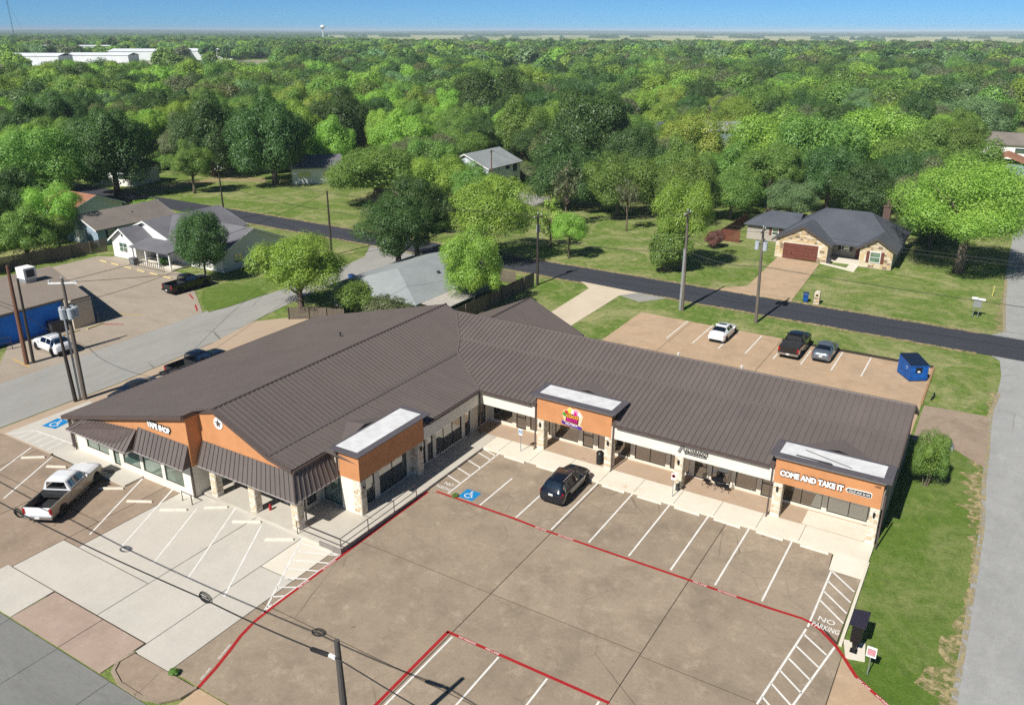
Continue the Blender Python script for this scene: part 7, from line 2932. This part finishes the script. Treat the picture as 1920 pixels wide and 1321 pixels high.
def pole(label, x, y, h, mat, r=.15, arm=None, trans=0, lean=(0, 0), name='utility_pole', tz=None, armdir=(0, 1), armmat=None):
    t = thing(name, label, 'utility pole', (x, y, 0))
    m = MB()
    m.tube([(x, y, -.05), (x + lean[0] * .5, y + lean[1] * .5, h * .5), (x + lean[0], y + lean[1], h)], [r * 1.15, r, r * .72], 10)
    part('shaft', m, mat, t, smooth=True)
    tx, ty = x + lean[0], y + lean[1]
    if arm:
        dx, dy = armdir
        m = MB()
        z = h - .45
        a = Vector((tx - dx * arm, ty - dy * arm, z))
        b = Vector((tx + dx * arm, ty + dy * arm, z))
        n = Vector((-dy, dx, 0)) * .05
        m.hexa([a - n, b - n, b + n, a + n], [v + Vector((0, 0, .13)) for v in (a - n, b - n, b + n, a + n)])
        am = part('crossarm', m, armmat or PGREY, t)
        for f in (-.92, 0, .92):
            m = MB()
            p = Vector((tx, ty, z + .13)) + Vector((dx, dy, 0)) * arm * f
            if f == 0: p.z = h
            m.lathe([(.03, 0), (.07, .06), (.05, .1), (.07, .14), (.03, .24)], 8, p)
            part('insulator', m, TRAN, t, smooth=True)
    for k in range(trans):
        a = (k + .5) * 2 * PI / max(trans, 2) + .4
        z = tz or h - 2.4
        cx, cy = x + lean[0] * .8 + .52 * math.cos(a), y + lean[1] * .8 + .52 * math.sin(a)
        m = MB()
        m.lathe([(.2, 0), (.26, .04), (.26, .8), (.28, .82), (.28, .88), (.12, .95)], 12, (cx, cy, z))
        tr_ = part('transformer', m, TRAN, t, smooth=True)
        m = MB()
        m.lathe([(.04, .93), (.06, 1.0), (.03, 1.12)], 6, (cx, cy, z))
        m.tube([(cx, cy, z + .6), (x + lean[0] * .8, y + lean[1] * .8, z + .6)], .05, 5)
        part('bushing', m, GREYD, tr_)
    return t


pole('tall leaning red brown pole at the left edge by the white SUV', -78.0, 37.9, 9.7, PBRN, .19, lean=(-.1, .3))
pole('thin dark pole right beside the red brown pole', -77.75, 38.4, 8.4, PDRK, .13, lean=(.05, .25))
t_p = pole('grey pole with white crossarm and grey transformers by the side street', -65.68, 36.0, 10.9, PGREY, .17, 1.15, 5, lean=(.05, .1), tz=7.5, armdir=(.8, .6), armmat=WHITE)
m = MB()
m.tube([(-65.95, 35.75, 0), (-65.9, 35.8, 7.4)], .09, 8)
part('conduit', m, STEEL, t_p)
pole('shorter dark pole leaning next to the transformer pole', -65.95, 35.3, 6.3, PDRK, .15, lean=(-.05, -.1))
pole('dark pole with one white transformer at the board fence corner', -49.3, 86.9, 9.0, PDRK, .15, .9, 1, lean=(-.05, 0))
pole('plain dark pole on the grass corner by the side street', -81.7, 84.1, 9.2, PDRK, .14, lean=(.05, 0))
pole('dark pole across from the white house by the road', -112.5, 91.2, 9.0, PDRK, .14, .7)
t_p = pole('tall pole braced with a steel channel behind the rear lot', -29.95, 86.85, 11.5, PGREY, .15, 1.0, 0, lean=(-.3, 0))
m = MB()
m.box(-30.35, -30.12, 86.7, 86.95, -.05, 7.2)
part('steel_brace', m, STEEL, t_p)
pole('grey pole with a pair of white transformers behind the rear lot', -21.5, 87.0, 10.6, PGREY, .16, .9, 3, lean=(-.35, 0))
pole('brown pole standing in the yellow lawn tree', -38.2, 101.1, 8.8, PBRN, .13, .7)
pole('slim pole in front of the two-storey white house', -86.2, 133.5, 9.0, PBRN, .13, .7)
pole('thin pole poking out of the central trees', -84, 198, 12, PBRN, .15, .8)
pole('thin pole poking out of the yellow green trees', -65, 196, 13.5, PBRN, .15, .8)
t_p = pole('grey service pole in the front parking lot at the bottom edge', -19.5, 18.7, 7.35, wood_mat('pole_charcoal', srgb(112, 108, 104, .8), srgb(92, 88, 86, .8)), .16, lean=(-.1, 0))
m = MB()
m.box(-19.95, -19.6, 18.5, 18.62, 6.5, 6.62)
part('bracket', m, WHITE, t_p)

WIRE = mat_plain('cable_black', srgb(34, 32, 32), .6, var=.1)


def wire(label, pts, sag, r=.022, mat=WIRE, group=None, n=18):
    m = MB()
    for a, b in zip(pts, pts[1:]):
        a, b = Vector(a), Vector(b)
        q = []
        for k in range(n + 1):
            f = k / n
            p = a.lerp(b, f)
            p.z -= sag * 4 * f * (1 - f)
            q.append(p)
        m.tube(q, r, 5)
    return m.build('overhead_wire', mat, label=label, cat='cable', group=group)


wire('thick black cable running across the front parking lot', [(-84, 18.95, 6.3), (-43.4, 18.86, 5.25), (-27.9, 18.72, 5.95), (-19.6, 18.55, 6.6)], .12, .035)
wire('black cable from the service pole towards the lower right corner', [(-19.6, 18.55, 6.6), (34, 18.6, 6.9)], 1.7, .03)
for l_, x, z in (('dark cable storage loop hanging over the white pickup', -43.4, 5.25), ('dark cable storage loop over the new concrete', -27.9, 5.95)):
    m = MB()
    for k in range(3):
        m.tube([(x + (.36 + .03 * k) * math.cos(a), 18.8 + .05 * k, z + (.22 + .02 * k) * math.sin(a) - .05) for a in np.linspace(0, 2 * PI, 17)], .022, 5)
    m.tube([(x - .3, 18.82, z), (x + .3, 18.82, z)], .025, 5)
    m.build('cable_loop', WIRE, label=l_, cat='cable loop')
m = MB()
m.tube([(-21.0, 18.55, 6.40), (-20.9, 18.55, 6.42), (-20.05, 18.55, 6.54), (-19.95, 18.55, 6.56)], [.05, .1, .1, .05], 8)
m.build('splice_case', WIRE, smooth=True, label='black cable splice case beside the service pole', cat='splice case')
for s, l_ in ((-.9, 'near'), (.9, 'far')):
    wire(f'power line on the {l_} side of the roadside pole tops', [(-112.5, 91.2 + s * .7, 8.7), (-81.7, 84.1 + s * .3, 9.0), (-49.35, 86.9 + s * .85, 8.8), (-30.25, 86.85 + s, 11.2), (-21.85, 87 + s * .85, 10.3), (26, 88 + s, 10.4)], .45, .02)
wire('telephone cable under the roadside power lines', [(-112.5, 91.2, 6.2), (-81.7, 84.1, 6.4), (-49.3, 86.9, 6.0), (-30.0, 86.85, 7.0), (-21.6, 87, 6.4), (26, 88, 6.4)], .5, .03)
wire('loose service cable between the two roadside poles', [(-29.95, 86.9, 8.6), (-21.7, 86.9, 7.0)], .5, .025)
wire('power line crossing the road to the yellow tree pole', [(-30.25, 86.85, 11.0), (-38.2, 101.1, 8.6), (-86.2, 133.5, 8.8)], .7, .02)
wire('service line from the transformer pole across the west lot', [(-65.7, 36.0, 8.6), (-83.0, 70, 5.5)], .9, .022)
wire('low service line from the transformer pole to the left edge', [(-65.7, 36.0, 6.2), (-77.9, 38.2, 5.6), (-120, 44, 6.0)], .8, .022)
wire('power line from the transformer pole along the side street', [(-65.7, 36.0, 10.6), (-81.7, 84.1, 8.9)], .9, .022)
wire('second power line from the transformer pole along the side street', [(-64.9, 36.6, 10.6), (-49.3, 86.9, 8.6)], 1.1, .02)
